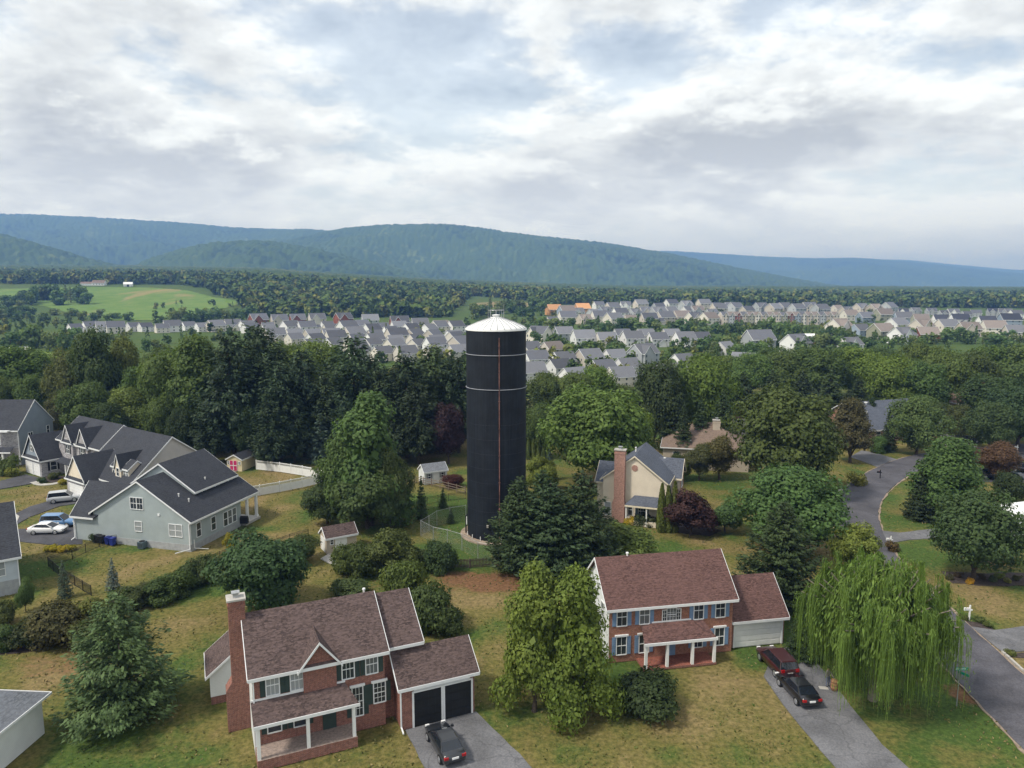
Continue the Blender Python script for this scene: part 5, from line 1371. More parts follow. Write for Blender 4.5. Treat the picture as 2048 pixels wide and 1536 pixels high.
for i, (px, by, wd) in enumerate([(1925, 1238, 22), (1960, 1244, 26), (1978, 1254, 20), (2022, 1310, 26)]):
    T('tuft', px, by, by - 10, wd, (.06, .085, .028), ['low plant at the foot of the white mailbox by the road', 'green tuft between the white mailbox and the paved apron', 'green tuft at the edge of the paved apron', 'low plant in the kerbed corner bed'][i], name='plant', cat='plant')
# ------------------------------------------------------------------ distant trees: light crowns
def far_tree(kind, Hh_, Wd, n_, seed, con=False):
    global rng
    rng = np.random.default_rng(seed)
    if con:
        k = rng.random(n_) ** .8; a = rng.uniform(0, 6.28, n_); r = Wd / 2 * (1 - k) * rng.uniform(.6, 1.1, n_)
        P = np.stack([r * np.cos(a), r * np.sin(a), k * Hh_], 1); Nn = np.stack([np.cos(a), np.sin(a), np.full(n_, .5)], 1)
    else:
        nl = 11; C = unit(nl); C = C * np.array([Wd * .28, Wd * .28, Hh_ * .30]) + np.array([0, 0, Hh_ * .46])
        ids = rng.integers(0, nl, n_); Nn = unit(n_); Nn[:, 2] += .15
        P = C[ids] + Nn * Wd * .22 * rng.uniform(.8, 1.1, (n_, 1))
    return cards(P, Nn, Wd * .085, .75, .5)
FT = [far_tree('a', 12, 11, 330, 31), far_tree('b', 14, 10, 330, 32), far_tree('c', 10, 11, 300, 33), far_tree('d', 13, 6, 240, 34, True)]
FTm = [card_mesh('crown', q, M['leaf']) for q in FT]
FTt = limbs_mesh('trunk', [((0, 0, -.3), (0, 0, 7), .28, .14)])
def far_plant(X, Y, h_, w_, c, label, group, k=None, z=None):
    k = random.randrange(3) if k is None else k
    root = thing('tree', (X, Y, float(th(X, Y)) if z is None else z), random.uniform(0, 6.28), label, 'tree', group)
    root.scale = (w_ / 11, w_ / 11, h_ / 12)
    o = bpy.data.objects.new('trunk', FTt); COL.objects.link(o); o.parent = root
    o = bpy.data.objects.new('crown', FTm[k]); COL.objects.link(o); o.parent = root
    q = random.uniform(1.3, 1.8); o.color = (c[0] * q, c[1] * q, c[2] * q, 1)
def far_row(items, phrase, group, base=None):
    for i, (px, by, hpx, wpx) in enumerate(sorted(items)):
        X, Y, Z = GT(px, by)
        m_ = ppm(Y, Z)
        c = random.choice([(.062, .104, .036), (.052, .090, .034), (.080, .122, .038), (.070, .108, .036), (.095, .120, .042)])
        far_plant(X, Y, hpx / m_, wpx / m_, c, phrase.format(o=ordinal(i + 1)), group, 3 if random.random() < .08 else None)
rnd = random.Random(5)
def spread(n_, x0, x1, y0, y1, h0, h1, w0, w1):
    return [(x0 + (x1 - x0) * (i + rnd.uniform(.1, .9)) / n_, rnd.uniform(y0, y1), rnd.uniform(h0, h1), rnd.uniform(w0, w1)) for i in range(n_)]
far_row(spread(16, 50, 172, 598, 611, 26, 36, 26, 38), 'tree of the copse in the green farm field, {o} from the left', 'copse in the farm field')
far_row(spread(14, -10, 62, 600, 640, 18, 30, 22, 34) + spread(12, 50, 268, 628, 646, 14, 22, 18, 28) + spread(12, 340, 500, 640, 652, 22, 36, 26, 38), 'tree of the hedgerow below the farm field, {o} from the left', 'hedgerow below the farm field')
far_row(spread(22, 1040, 1440, 660, 672, 22, 32, 26, 38), 'tree of the belt between the two estate streets, {o} from the left', 'tree belt between the estate streets')
far_row(spread(16, 945, 1110, 618, 640, 24, 34, 28, 40) + spread(10, 500, 940, 655, 660, 10, 16, 12, 18), 'tree of the wooded dip behind the tower top, {o} from the left', 'wooded dip behind the tower top')
far_row([(1095, 700, 30, 40), (1115, 702, 34, 44), (1072, 688, 26, 30), (1175, 706, 26, 34), (1200, 704, 28, 36), (1225, 702, 22, 30), (1245, 700, 16, 20), (1300, 692, 12, 12), (1270, 690, 14, 12), (1318, 694, 14, 14), (1350, 696, 18, 18), (1385, 700, 22, 26), (1405, 704, 30, 34), (1425, 712, 36, 40),
         (1440, 700, 28, 34), (1160, 690, 14, 10), (1105, 742, 14, 16), (1135, 740, 12, 14), (1180, 730, 16, 16), (1215, 728, 14, 14), (1340, 740, 24, 28), (1300, 752, 22, 26), (1455, 690, 22, 26), (1475, 690, 24, 28), (1130, 755, 20, 20), (1230, 735, 20, 22), (1265, 745, 26, 26)],
        'tree among the white houses right of the tower, {o} from the left', 'trees among the white houses')
far_row(spread(8, 1520, 1600, 672, 690, 30, 40, 30, 40) + spread(16, 1640, 1850, 676, 700, 22, 34, 26, 38) + spread(10, 1420, 1540, 700, 730, 28, 40, 34, 46) + spread(12, 1860, 2060, 682, 700, 24, 36, 30, 40) + spread(9, 1590, 1700, 700, 716, 28, 40, 34, 46), 'tree before the right-hand estate houses, {o} from the left', 'trees before the right-hand estate')
far_row(spread(9, 20, 170, 690, 708, 30, 50, 34, 50) + spread(5, 175, 330, 690, 704, 20, 30, 26, 34) + [(560, 700, 20, 16), (605, 700, 16, 14), (735, 660, 24, 18), (820, 690, 12, 10), (905, 680, 22, 30), (880, 676, 20, 26), (925, 690, 24, 28), (620, 715, 26, 24), (670, 722, 30, 30), (590, 724, 30, 34), (690, 730, 28, 30)], 'tree beside the estate houses left of the tower, {o} from the left', 'trees beside the estate left of the tower')

# near edge of the woodland, joined: nobody could count it
rng = np.random.default_rng(41)
Qs, cols = [], []
for i in range(8200):
    px = rng.uniform(-120, 2170); Y = yfront(px) + 760 * rng.random() ** 1.25 - 8
    a = (px - 1024) / FPX / CP; X = a * Y
    if px < 500:
        if inpoly(np.array([X]), np.array([Y]), fx, fy)[0]: continue
    q = FT[rng.integers(0, 3)][rng.integers(0, 300, 52)]
    h_ = rng.uniform(.7, 1.4); an = rng.uniform(0, 6.28); c_, s_ = math.cos(an), math.sin(an)
    v = q * np.array([h_ * rng.uniform(.8, 1.15)] * 2 + [h_]); v = np.stack([v[..., 0] * c_ - v[..., 1] * s_, v[..., 0] * s_ + v[..., 1] * c_, v[..., 2]], -1)
    ctr = v.mean(1, keepdims=True); v = ctr + (v - ctr) * 2.5
    Qs.append(v + np.array([X, Y, float(th(X, Y))])); cols.append(np.full(len(q) * 4, np.clip(rng.normal(.66, .24), 0, 1)))
me = card_mesh('woodland_edge', np.concatenate(Qs), M['woodland'])
fattr(me, 'tint', np.concatenate(cols))
tag(link(bpy.data.objects.new('woodland_edge', me)), 'leafy front edge of the woodland behind the housing estate', 'woodland', kind='stuff')

M['far_glass'] = gloss('far_window_glass', (0.10, 0.115, 0.13), 0.2)
# garden and street trees of the estates, past counting: joined
rng = np.random.default_rng(43)
Qs, cols = [], []
for (x0, x1, y0, y1, n_) in [(130, 520, 655, 690, 60), (470, 940, 648, 730, 90), (1050, 1460, 640, 780, 190), (1090, 1500, 622, 655, 60), (1430, 2060, 625, 700, 170), (1440, 1700, 655, 672, 50), (0, 140, 640, 700, 60), (300, 500, 606, 650, 40), (930, 1060, 640, 780, 80)]:
    for i in range(n_):
        px, py = rng.uniform(x0, x1), rng.uniform(y0, y1)
        X, Y, Z = GT(px, py)
        q = FT[rng.integers(0, 4)]; q = q[rng.integers(0, len(q), 90)]
        h_ = rng.uniform(.25, .7); an = rng.uniform(0, 6.28); c_, s_ = math.cos(an), math.sin(an)
        v = q * h_; v = np.stack([v[..., 0] * c_ - v[..., 1] * s_, v[..., 0] * s_ + v[..., 1] * c_, v[..., 2]], -1)
        ctr = v.mean(1, keepdims=True); v = ctr + (v - ctr) * 1.6
        Qs.append(v + np.array([X, Y, Z])); cols.append(np.full(len(q) * 4, np.clip(rng.normal(.68, .22), 0, 1)))
me = card_mesh('estate_shrubbery', np.concatenate(Qs), M['woodland'])
fattr(me, 'tint', np.concatenate(cols))
tag(link(bpy.data.objects.new('estate_shrubbery', me)), 'small garden trees and bushes scattered between the estate houses', 'shrubbery', kind='stuff')
# rough grass standing up out of the near lawns
rng = np.random.default_rng(44)
n_ = 90000
gx_ = rng.uniform(-85, 75, n_); gy_ = 42 + 95 * rng.random(n_) ** 1.2
okk = np.abs(gx_ / gy_) < .78
gx_, gy_ = gx_[okk], gy_[okk]
bad = np.zeros(len(gx_), bool)
for o in list(SC.objects):
    if o.type == 'MESH' and o.name.split('.')[0] in ('road', 'driveway', 'path', 'planting_bed'):
        v = np.array([tuple(q.co) for q in o.data.vertices]); k = len(v) // 2
        bad |= inpoly(gx_, gy_, v[:k, 0], v[:k, 1])
clump = vnoise(gx_, gy_, 1.1, 12) * vnoise(gx_, gy_, 4.5, 13)
keep = ~bad & (clump > rng.uniform(.05, .42, len(gx_)))
gx_, gy_ = gx_[keep], gy_[keep]; n_ = len(gx_)
sz = rng.uniform(.05, .13, n_)
P = np.stack([gx_, gy_, sz * .5 - .02], 1)
Nn = np.stack([rng.normal(0, 1, n_), rng.normal(-.6, 1, n_), np.full(n_, .9)], 1)
me = card_mesh('grass', cards(P, Nn, sz, .55, .3), M['woodland'])
M['grass_tuft'] = wood_mat('grass_tuft', (0.075, 0.105, 0.026), (0.150, 0.145, 0.048), (0.270, 0.215, 0.100))
me.materials[0] = M['grass_tuft']
fattr(me, 'tint', np.repeat(np.clip(vnoise(gx_, gy_, 7, 1) * .8 + rng.normal(.12, .2, n_), 0, 1.2), 4))
tag(link(bpy.data.objects.new('grass', me)), 'tufts of green and straw-coloured grass over the near lawns', 'grass', kind='stuff')

# ------------------------------------------------------------------ estate houses
def estate_house(w_, d_, ez, rz, kind):
    root = thing('house', (0, 0, -500))
    wl = gable_walls(root, -w_ / 2, w_ / 2, -d_ / 2, d_ / 2, ez, rz, 'x', 'siding_any')
    rf = gable_roof(root, -w_ / 2, w_ / 2, -d_ / 2, d_ / 2, ez, rz, 'x', 'shingle_any', t=.25)
    if kind == 'porch':
        gable_walls(root, -w_ * .15, w_ * .25, -d_ / 2 - 2.5, -d_ / 2 + 2, 3.0, 5.0, 'y', 'siding_any', name='sunroom'); gable_roof(root, -w_ * .15, w_ * .25, -d_ / 2 - 2.5, -d_ / 2 + 2, 3.0, 5.0, 'y', 'shingle_any', t=.2, name='sunroom_roof')
    if kind == 'gabled':
        gable_walls(root, -w_ * .42, w_ * .08, -d_ / 2 - 1.2, 0, ez, rz - .6, 'y', 'siding_any', name='gable'); gable_roof(root, -w_ * .42, w_ * .08, -d_ / 2 - 1.2, 0, ez, rz - .6, 'y', 'shingle_any', t=.25, name='gable_roof')
    if kind == 'garage':
        gable_walls(root, w_ / 2 - .05, w_ / 2 + 6, -d_ * .4, d_ * .3, 3.0, 5.4, 'x', 'siding_any', name='garage'); gable_roof(root, w_ / 2 + .4, w_ / 2 + 6, -d_ * .4, d_ * .3, 3.0, 5.4, 'x', 'shingle_any', t=.2, name='garage_roof')
    yf = -d_ / 2 - (1.2 if kind == 'gabled' else 0)
    for i in range(3):
        xx = -w_ / 2 + w_ * (i + .5) / 3
        yy = yf if (kind == 'gabled' and i < 1) else -d_ / 2
        for z_ in (.9, 3.5):
            if kind == 'porch' and z_ < 1 and i == 1: continue
            mb = MB(); mb.box(xx - .45, xx + .45, yy - .06, yy + .02, z_, z_ + 1.3); mb.build('window', M['far_glass'], root)
    for yy in (-d_ * .2,):
        for z_ in (3.6,):
            mb = MB(); mb.box(-w_ / 2 - .06, -w_ / 2 + .02, yy - .4, yy + .4, z_, z_ + 1.2); mb.build('window', M['far_glass'], root)
    return root
EH = [estate_house(12.5, 11, 5.2, 9.6, 'plain'), estate_house(12, 10.5, 5.3, 9.6, 'gabled'), estate_house(12, 10.5, 5.2, 9.4, 'porch'), estate_house(12, 11, 5.2, 9.6, 'garage')]
used = [False] * 4
WALLC = {'white': (.78, .78, .78), 'cream': (.70, .66, .59), 'beige': (.57, .52, .46), 'grey': (.42, .44, .46), 'blue-grey': (.30, .36, .44), 'tan': (.48, .43, .37), 'red brick': (.24, .085, .06), 'olive': (.34, .34, .26), 'raw sheathed': (.62, .33, .16)}
ROOFC = {'grey': (.17, .175, .195), 'slate': (.125, .13, .15), 'brownish': (.21, .18, .165), 'dark': (.06, .065, .085), 'orange': (.62, .33, .16)}
def clone_house(k):
    if not used[k]:
        used[k] = True; return EH[k]
    c = EH[k].copy(); COL.objects.link(c)
    for ch in EH[k].children:
        d_ = ch.copy(); COL.objects.link(d_); d_.parent = c
        for g2 in ch.children:
            e_ = g2.copy(); COL.objects.link(e_); e_.parent = d_
    return c
def estate(items, phrase, group):
    for i, (px, by, wpx, rot, wc, rc_, k) in enumerate(sorted(items)):
        X, Y = G(px, by)
        h_ = clone_house(k); s = wpx / ppm(Y) / 13.5
        s = min(max(s * .9, .7), 1.25)
        h_.location = (X, Y + 5, float(th(X, Y))); h_.rotation_euler = (0, 0, R(rot)); h_.scale = (s, s, s * .98)
        kw, kr = rr.uniform(.84, 1.08), rr.uniform(.72, 1.3)
        for ch in h_.children:
            nm = ch.name.split('.')[0]
            if nm in ('wall', 'sunroom', 'gable', 'garage'): ch.color = mul(WALLC[wc], kw) + (1,)
            elif 'roof' in nm: ch.color = mul(ROOFC[rc_], kr) + (1,)
        tag(h_, phrase.format(o=ordinal(i + 1), w=wc, r=rc_), 'house', group)
rr = random.Random(9)
def erow(x0, x1, n_, y0, y1, wpx, rot, walls, roofs, kinds=(0, 1, 2, 3), jit=15):
    return [(x0 + (x1 - x0) * (i + .5) / n_ + rr.uniform(-5, 5), y0 + (y1 - y0) * (i + .5) / n_ + rr.uniform(-2.5, 2.5), wpx * rr.uniform(.78, 1.14), rot + rr.uniform(-jit, jit), rr.choice(walls), rr.choice(roofs), rr.choice(kinds)) for i in range(n_)]
estate(erow(128, 500, 13, 667, 662, 34, 46, ['white', 'white', 'cream'], ['grey', 'slate'], (0, 2)), '{w} house, {r} roof, in the row below the farm field, {o} from the left', 'estate row below the farm field')
estate([(513, 653, 40, 40, 'red brick', 'slate', 1), (555, 653, 38, 30, 'beige', 'slate', 1), (592, 651, 36, 30, 'red brick', 'slate', 1), (631, 651, 38, 30, 'cream', 'grey', 1), (684, 650, 38, 40, 'red brick', 'slate', 1), (738, 653, 38, 20, 'grey', 'grey', 0), (797, 660, 44, 20, 'red brick', 'slate', 1), (838, 662, 40, 20, 'grey', 'grey', 3), (880, 664, 36, 20, 'beige', 'brownish', 1)],
       '{w} house, {r} roof, in the back row against the woodland, {o} from the left', 'estate back row against the woodland')
estate(erow(470, 880, 10, 668, 672, 40, 44, ['white', 'cream', 'white'], ['slate', 'grey'], (0, 2, 3)), '{w} house, {r} roof, in the second row left of the tower, {o} from the left', 'second estate row left of the tower')
estate(erow(520, 930, 10, 682, 686, 42, 46, ['cream', 'beige', 'white'], ['grey', 'slate'], (0, 2)), '{w} house, {r} roof, in the third row left of the tower, {o} from the left', 'third estate row left of the tower')
estate(erow(480, 930, 12, 661, 664, 34, 40, ['white', 'cream', 'white'], ['slate', 'grey'], (0, 2, 3)), '{w} house, {r} roof, in the close-set row before the back row, {o} from the left', 'close-set estate row left of the tower')
estate(erow(560, 935, 9, 692, 694, 40, 44, ['white', 'cream', 'white'], ['grey', 'slate'], (0, 2)), '{w} house, {r} roof, between third and fourth rows left of tower, {o} from the left', 'in-between estate row left of the tower')
estate(erow(600, 935, 8, 703, 706, 46, 44, ['cream', 'white', 'beige'], ['grey', 'slate'], (0, 2)), '{w} house, {r} roof, in the fourth row left of the tower, {o} from the left', 'fourth estate row left of the tower')
estate(erow(690, 935, 5, 722, 722, 50, 40, ['white', 'cream'], ['grey'], (0, 2)), '{w} house, {r} roof, in the nearest row left of the tower, {o} from the left', 'nearest estate row left of the tower')
estate([(1080, 686, 52, -40, 'cream', 'slate', 1), (1128, 682, 44, 20, 'grey', 'grey', 0), (1168, 694, 54, 14, 'white', 'grey', 2), (1214, 695, 48, 14, 'cream', 'grey', 2), (1246, 684, 40, 16, 'white', 'slate', 1), (1267, 694, 50, 14, 'white', 'grey', 2), (1293, 684, 40, 16, 'beige', 'grey', 0), (1318, 694, 46, 14, 'white', 'slate', 2), (1345, 684, 40, 16, 'cream', 'grey', 0), (1372, 694, 48, 14, 'white', 'grey', 2), (1405, 690, 40, 14, 'grey', 'slate', 0)],
       '{w} house, {r} roof, in the white street beyond the tower, {o} from the left', 'white street right of the tower')
estate([(1060, 716, 50, 40, 'beige', 'grey', 0), (1105, 716, 50, 36, 'beige', 'brownish', 0), (1072, 738, 56, 24, 'white', 'slate', 0), (1128, 738, 52, 30, 'white', 'grey', 0), (1180, 736, 58, 30, 'beige', 'grey', 0), (1232, 732, 50, 26, 'white', 'grey', 0), (1290, 728, 62, 34, 'grey', 'grey', 1), (1370, 742, 46, 30, 'white', 'grey', 2)],
       '{w} house, {r} roof, upper near group right of tower, {o} from the left', 'upper near group right of the tower')
estate([(1062, 768, 66, 18, 'white', 'grey', 0), (1120, 756, 56, 34, 'white', 'slate', 0), (1150, 778, 62, 36, 'white', 'grey', 0), (1208, 758, 56, 30, 'white', 'slate', 0), (1245, 776, 62, 24, 'cream', 'grey', 0), (1258, 754, 46, 30, 'white', 'grey', 0), (1340, 768, 50, 24, 'grey', 'grey', 0)],
       '{w} house, {r} roof, nearest group right of tower, {o} from the left', 'nearest group right of the tower')
estate([(1108, 634, 34, 20, 'raw sheathed', 'orange', 0), (1165, 632, 34, 20, 'raw sheathed', 'orange', 0)] , 'unfinished {w} house with bare orange roof, {o} from the left', 'unfinished houses on the far street')
estate(erow(1090, 1440, 11, 650, 648, 36, 24, ['beige', 'tan', 'cream', 'grey'], ['brownish', 'grey', 'slate'], (0, 1, 3)), '{w} house, {r} roof, far estate front row, {o} from the left', 'far estate front row')
estate(erow(1120, 1440, 12, 638, 634, 34, 24, ['grey', 'white', 'beige', 'blue-grey'], ['slate', 'grey', 'brownish'], (0, 1)), '{w} house, {r} roof, far estate second row, {o} from the left', 'far estate second row')
estate(erow(1180, 1480, 10, 627, 624, 30, 22, ['white', 'grey', 'beige'], ['slate', 'grey'], (0, 1)), '{w} house, {r} roof, far estate last row, {o} from the left', 'far estate last row')
estate(erow(1430, 1790, 14, 632, 630, 34, 20, ['grey', 'beige', 'tan'], ['slate', 'brownish', 'grey'], (0, 1)), '{w} house, {r} roof, rising behind the terrace, {o} from the left', 'houses rising behind the terrace')
estate([(1703, 642, 34, 10, 'cream', 'brownish', 0), (1735, 646, 34, 10, 'blue-grey', 'slate', 0), (1771, 642, 38, 10, 'olive', 'brownish', 0), (1811, 648, 38, -8, 'blue-grey', 'grey', 0), (1846, 650, 34, -8, 'olive', 'brownish', 0), (1887, 651, 34, -8, 'white', 'dark', 2), (1925, 653, 40, -8, 'white', 'dark', 2), (1980, 656, 38, -8, 'white', 'dark', 2), (2025, 654, 42, -8, 'blue-grey', 'dark', 0),
        (1684, 671, 52, 30, 'cream', 'brownish', 1), (1726, 674, 40, 24, 'blue-grey', 'grey', 0), (1770, 679, 50, 20, 'olive', 'brownish', 0), (1812, 688, 52, 24, 'white', 'grey', 1), (1862, 684, 46, -6, 'red brick', 'brownish', 0), (1800, 664, 44, 24, 'white', 'grey', 0), (1850, 668, 46, 24, 'beige', 'brownish', 1), (1900, 668, 46, 10, 'cream', 'grey', 0), (1945, 674, 46, 0, 'tan', 'brownish', 1), (1995, 672, 48, -10, 'cream', 'brownish', 0), (2040, 680, 46, -10, 'beige', 'grey', 0)],
       '{w} house, {r} roof, in the estate at the far right, {o} from the left', 'estate at the far right')
estate(erow(1800, 2048, 10, 634, 636, 26, -8, ['white', 'white', 'grey'], ['dark', 'slate'], (0, 1)), '{w} house, {r} roof, in the hindmost row at the far right, {o} from the left', 'hindmost row at the far right')
estate([(1522, 700, 62, 14, 'grey', 'slate', 0), (1598, 706, 58, 30, 'white', 'slate', 1), (1652, 700, 42, 24, 'red brick', 'slate', 1), (1708, 706, 48, 20, 'white', 'grey', 1), (1494, 740, 52, -30, 'white', 'grey', 0), (1455, 712, 40, 40, 'white', 'grey', 0)],
       '{w} house, {r} roof, half hidden in leafy trees, {o} from the left', 'half hidden houses right of the white street')
for k in range(4):
    if not used[k]:
        for ch in list(EH[k].children): bpy.data.objects.remove(ch)
        bpy.data.objects.remove(EH[k])

# terrace of narrow town houses
x_, y_ = G(1445, 650); x2, y2 = G(1680, 650)
TL = math.hypot(x2 - x_, y2 - y_); n_t = 18
tcol = ['beige', 'grey', 'red brick', 'tan', 'olive', 'cream', 'tan', 'cream', 'beige', 'olive', 'red brick', 'blue-grey', 'cream', 'tan', 'beige', 'grey', 'tan', 'beige']
def town_house(col, i):
    wd = TL / n_t
    root = thing('town_house', (x_ + (x2 - x_) * i / n_t, y_ + (y2 - y_) * i / n_t + (0 if 5 < i < 12 else 1.5)), R(3 if i % 6 < 3 else 0))
    if i == 0:
        gable_walls(root, .02, wd - .02, 0, 11, 8.2, 11, 'x', 'siding_any'); gable_roof(root, .1, wd - .1, 0, 11, 8.2, 11, 'x', 'shingle_any', t=.25, rake=.06)
        gable_walls(root, wd * .25, wd * .75, -.8, 5, 8.6, 10.6, 'y', 'siding_any', name='gable'); gable_roof(root, wd * .25, wd * .75, -.8, 5, 8.6, 10.6, 'y', 'shingle_any', name='gable_roof')
        for z_ in (1.0, 3.9, 6.5):
            for u in (.3, .7):
                mb = MB(); yy = -.86 if .25 < u < .75 else -.06
                mb.box(wd * u - .6, wd * u + .6, -.86, -.76, z_, z_ + 1.6); mb.build('window', M['trim'], root)
                mb = MB(); mb.box(wd * u - .45, wd * u + .45, -.88, -.84, z_ + .15, z_ + 1.45); mb.build('pane', M['glass'], root)
    return root
t0 = town_house(tcol[0], 0)
for i in range(n_t):
    if i == 0: h_ = t0
    else:
        h_ = copy_tree(t0); h_.location = (x_ + (x2 - x_) * i / n_t, y_ + (y2 - y_) * i / n_t + (0 if 5 < i < 12 else 1.5), 0)
    for ch in h_.children:
        nm = ch.name.split('.')[0]
        if nm in ('wall', 'gable'): ch.color = WALLC[tcol[i]] + (1,)
        elif 'roof' in nm: ch.color = ROOFC['brownish' if i % 3 else 'slate'] + (1,)
    tag(h_, f'narrow {tcol[i]} town house of the long far terrace, {ordinal(i + 1)} from the left', 'town house', 'town houses of the far terrace')

# farmstead above the field, white dome, mast, far sheds
X, Y, Z = GT(196, 571)
fh = thing('farmhouse', (X, Y, Z), R(6), 'pale farmhouse with long low wing at the top of the green field', 'house')
block(fh, -9, 9, 0, 9, 4, 8, 'x', 'siding_white', 'shingle_tan'); block(fh, -26, -9.3, 1, 8, 3, 5.5, 'x', 'siding_white', 'shingle_tan')
for xx in (-6, -2, 2, 6): window(fh, 'front', xx, 0, 1.2, 1.4, 1.6)
X, Y, Z = GT(256, 573)
bn = thing('barn', (X, Y, Z), R(20), 'small white barn at the top edge of the green field', 'barn')
block(bn, -6, 6, 0, 8, 3.5, 6.5, 'x', 'siding_white', 'white'); part_box(bn, 'door', 'black', (-1.5, 1.5, -.06, 0, 0, 3))
X, Y, Z = at(1376, 590, 1500)
wt = thing('water_tank', (X, Y, 12), 0, 'tiny white domed tank rising from the woodland', 'water tank')
mb = MB(); mb.lathe([(0.01, Z + 2.0 - 12), (3, Z + 2.2 - 12), (5, Z + 4 - 12), (5.2, Z + 5.5 - 12), (4, Z + 7.6 - 12), (2, Z + 8.6 - 12), (.01, Z + 9 - 12)], 20); mb.build('tank', M['white'], wt, smooth=True)
mb = MB(); mb.tube((0, 0, 0), (0, 0, Z - 9), 1.2, 1.0, 12); mb.build('stem', M['white'], wt)
X, Y, Z = at(46, 431, 5600)
ms = thing('mast', (X, Y, Z - 12), 0, 'thin radio mast on the crest of the long ridge', 'mast')
mb = MB(); mb.tube((0, 0, 0), (0, 0, 62), 1.3, .5, 6); mb.build('pole', M['galv'], ms)
for i, (px, py, wd) in enumerate([(1988, 583, 22), (1945, 582, 14), (1795, 586, 12)]):
    X, Y, Z = at(px, py, 3300)
    o = thing('warehouse', (X, Y, Z - 6), R(4), f'pale distant warehouse on the plain under the far ridge, {ordinal(3 - i)} from the left', 'warehouse', 'distant warehouses')
    block(o, -wd, wd, 0, 20, 14, 17, 'x', 'siding_white', 'white')
# long white boundary wall and solar roofs on the estate
X, Y = G(1598, 682)
lw = thing('outbuilding', (X, Y), R(2), 'long low white building beside the dark trees on the estate', 'building')
block(lw, 0, 16, 0, 6, 3, 4.2, 'x', 'siding_white', 'white')
for xx in (3, 8, 13): part_box(lw, 'window', 'glass', (xx - .6, xx + .6, -.06, 0, 1, 2))
for i, (px, by, rot, zz, w_, d_) in enumerate([(1318, 694, 14, 6.0, 8, 3), (300, 663, 46, 6.4, 8, 3), (893, 703, 44, 6.4, 8, 3)]):
    pass
# ------------------------------------------------------------------ water tower
TX, TY, TR = -2.12, 96.7, 4.0
zE = zat(932, 658, TY); zTop = zat(992, 634, TY)
tw = thing('water_tower', (TX, TY), 0, 'tall dark navy cylindrical water tower with white ribbed roof', 'water tower')
def shell_mat():
    m, t, p, out = newmat('tower_netting')
    oc = objcoord(t)
    n1 = noisen(oc, 0.5, 5, 0.6, t); mp = N('ShaderNodeMapping', t); mp.inputs['Scale'].default_value = (3.2, 3.2, .12); L(oc, mp.inputs[0], t)
    n2 = noisen(mp.outputs[0], 1.6, 4, 0.6, t); n3 = noisen(oc, 22, 2, 0.6, t)
    f = mathn('ADD', mathn('MULTIPLY', n1.outputs[0], .45, t), mathn('ADD', mathn('MULTIPLY', n2.outputs[0], .35, t), mathn('MULTIPLY', n3.outputs[0], .25, t), t), t)
    L(mixc(maprange(f, .35, .72, 0, 1, t), (.0050, .0062, .0088), (.017, .022, .030), t), p.inputs['Base Color'], t)
    p.inputs['Roughness'].default_value = .62; p.inputs['Specular IOR Level'].default_value = .25
    b = N('ShaderNodeBump', t); b.inputs['Strength'].default_value = .35; b.inputs['Distance'].default_value = .06
    L(n2.outputs[0], b.inputs['Height'], t); L(b.outputs[0], p.inputs['Normal'], t)
    return m
MB().lathe([(TR, .2), (TR, zE * .25), (TR, zE * .5), (TR, zE * .75), (TR, zE)], 96).build('shell', shell_mat(), tw, smooth=True)
roofp = [(TR + .10, zE - .10), (TR + .12, zE + .12), (TR - .25, zE + .40), (2.4, zE + .98), (.95, zE + 1.48), (.9, zE + 1.52)]
M['rib_grey'] = flat('rib_grey', (.20, .21, .23), .6)
MB().lathe(roofp, 96).build('roof', M['white'], tw, smooth=True)
for i in range(28):
    a = 2 * math.pi * (i + .3) / 28
    mb = MB()
    for (r0, z0), (r1, z1) in zip(roofp[1:-1], roofp[2:]):
        mb.tube((r0 * math.cos(a), r0 * math.sin(a), z0 + .015), (r1 * math.cos(a), r1 * math.sin(a), z1 + .015), .035, .03, 5)
    mb.build('roof_rib', M['rib_grey'], tw)
mb = MB(); mb.lathe([(.8, zE + 1.45), (.8, zE + 1.58), (.42, zE + 1.62), (.42, zE + 1.78), (.58, zE + 1.80), (.5, zE + 1.9), (.01, zE + 1.96)], 24); mb.build('vent_cap', M['white'], tw, smooth=True)
for i in range(8):
    a = 6.283 * i / 8; x, y = 1.05 * math.cos(a), 1.05 * math.sin(a)
    mb = MB(); mb.tube((x, y, zE + 1.45), (x, y, zE + 2.55), .025, .025, 5); mb.build('rail_post', M['galv'], tw)
mb = MB()
for i in range(24):
    a, b = 6.283 * i / 24, 6.283 * (i + 1) / 24
    mb.tube((1.05 * math.cos(a), 1.05 * math.sin(a), zE + 2.5), (1.05 * math.cos(b), 1.05 * math.sin(b), zE + 2.5), .022, .022, 5)
mb.build('rail', M['galv'], tw)
for x, y, h_ in ((-1.05, -.2, 3.1), (1.02, -.3, 3.3), (.4, .8, 2.9)):
    mb = MB(); mb.tube((x, y, zE + 1.5), (x, y, zE + h_), .02, .014, 5); mb.build('antenna', M['galv'], tw)
M['band_grey'] = flat('band_grey', (.26, .27, .30), .6)
def ring(z, r, rr_, name, mat, n_=96):
    mb = MB()
    for i in range(n_):
        a, b = 6.2832 * i / n_, 6.2832 * (i + 1) / n_
        mb.tube((r * math.cos(a), r * math.sin(a), z), (r * math.cos(b), r * math.sin(b), z), rr_, rr_, 6, cap=False)
    return mb.build(name, M[mat], tw, smooth=True)
M['cable'] = flat('netting_cable', (.022, .026, .036), .6, .2)
for py in (706, 772): ring(zat(931, py, TY), TR + .05, .055, 'band', 'band_grey')
pa = math.asin((at(998.5, 800, TY - TR)[0] - TX) / TR)
mb = MB(); px_, py_ = (TR + .07) * math.sin(pa), -(TR + .07) * math.cos(pa)
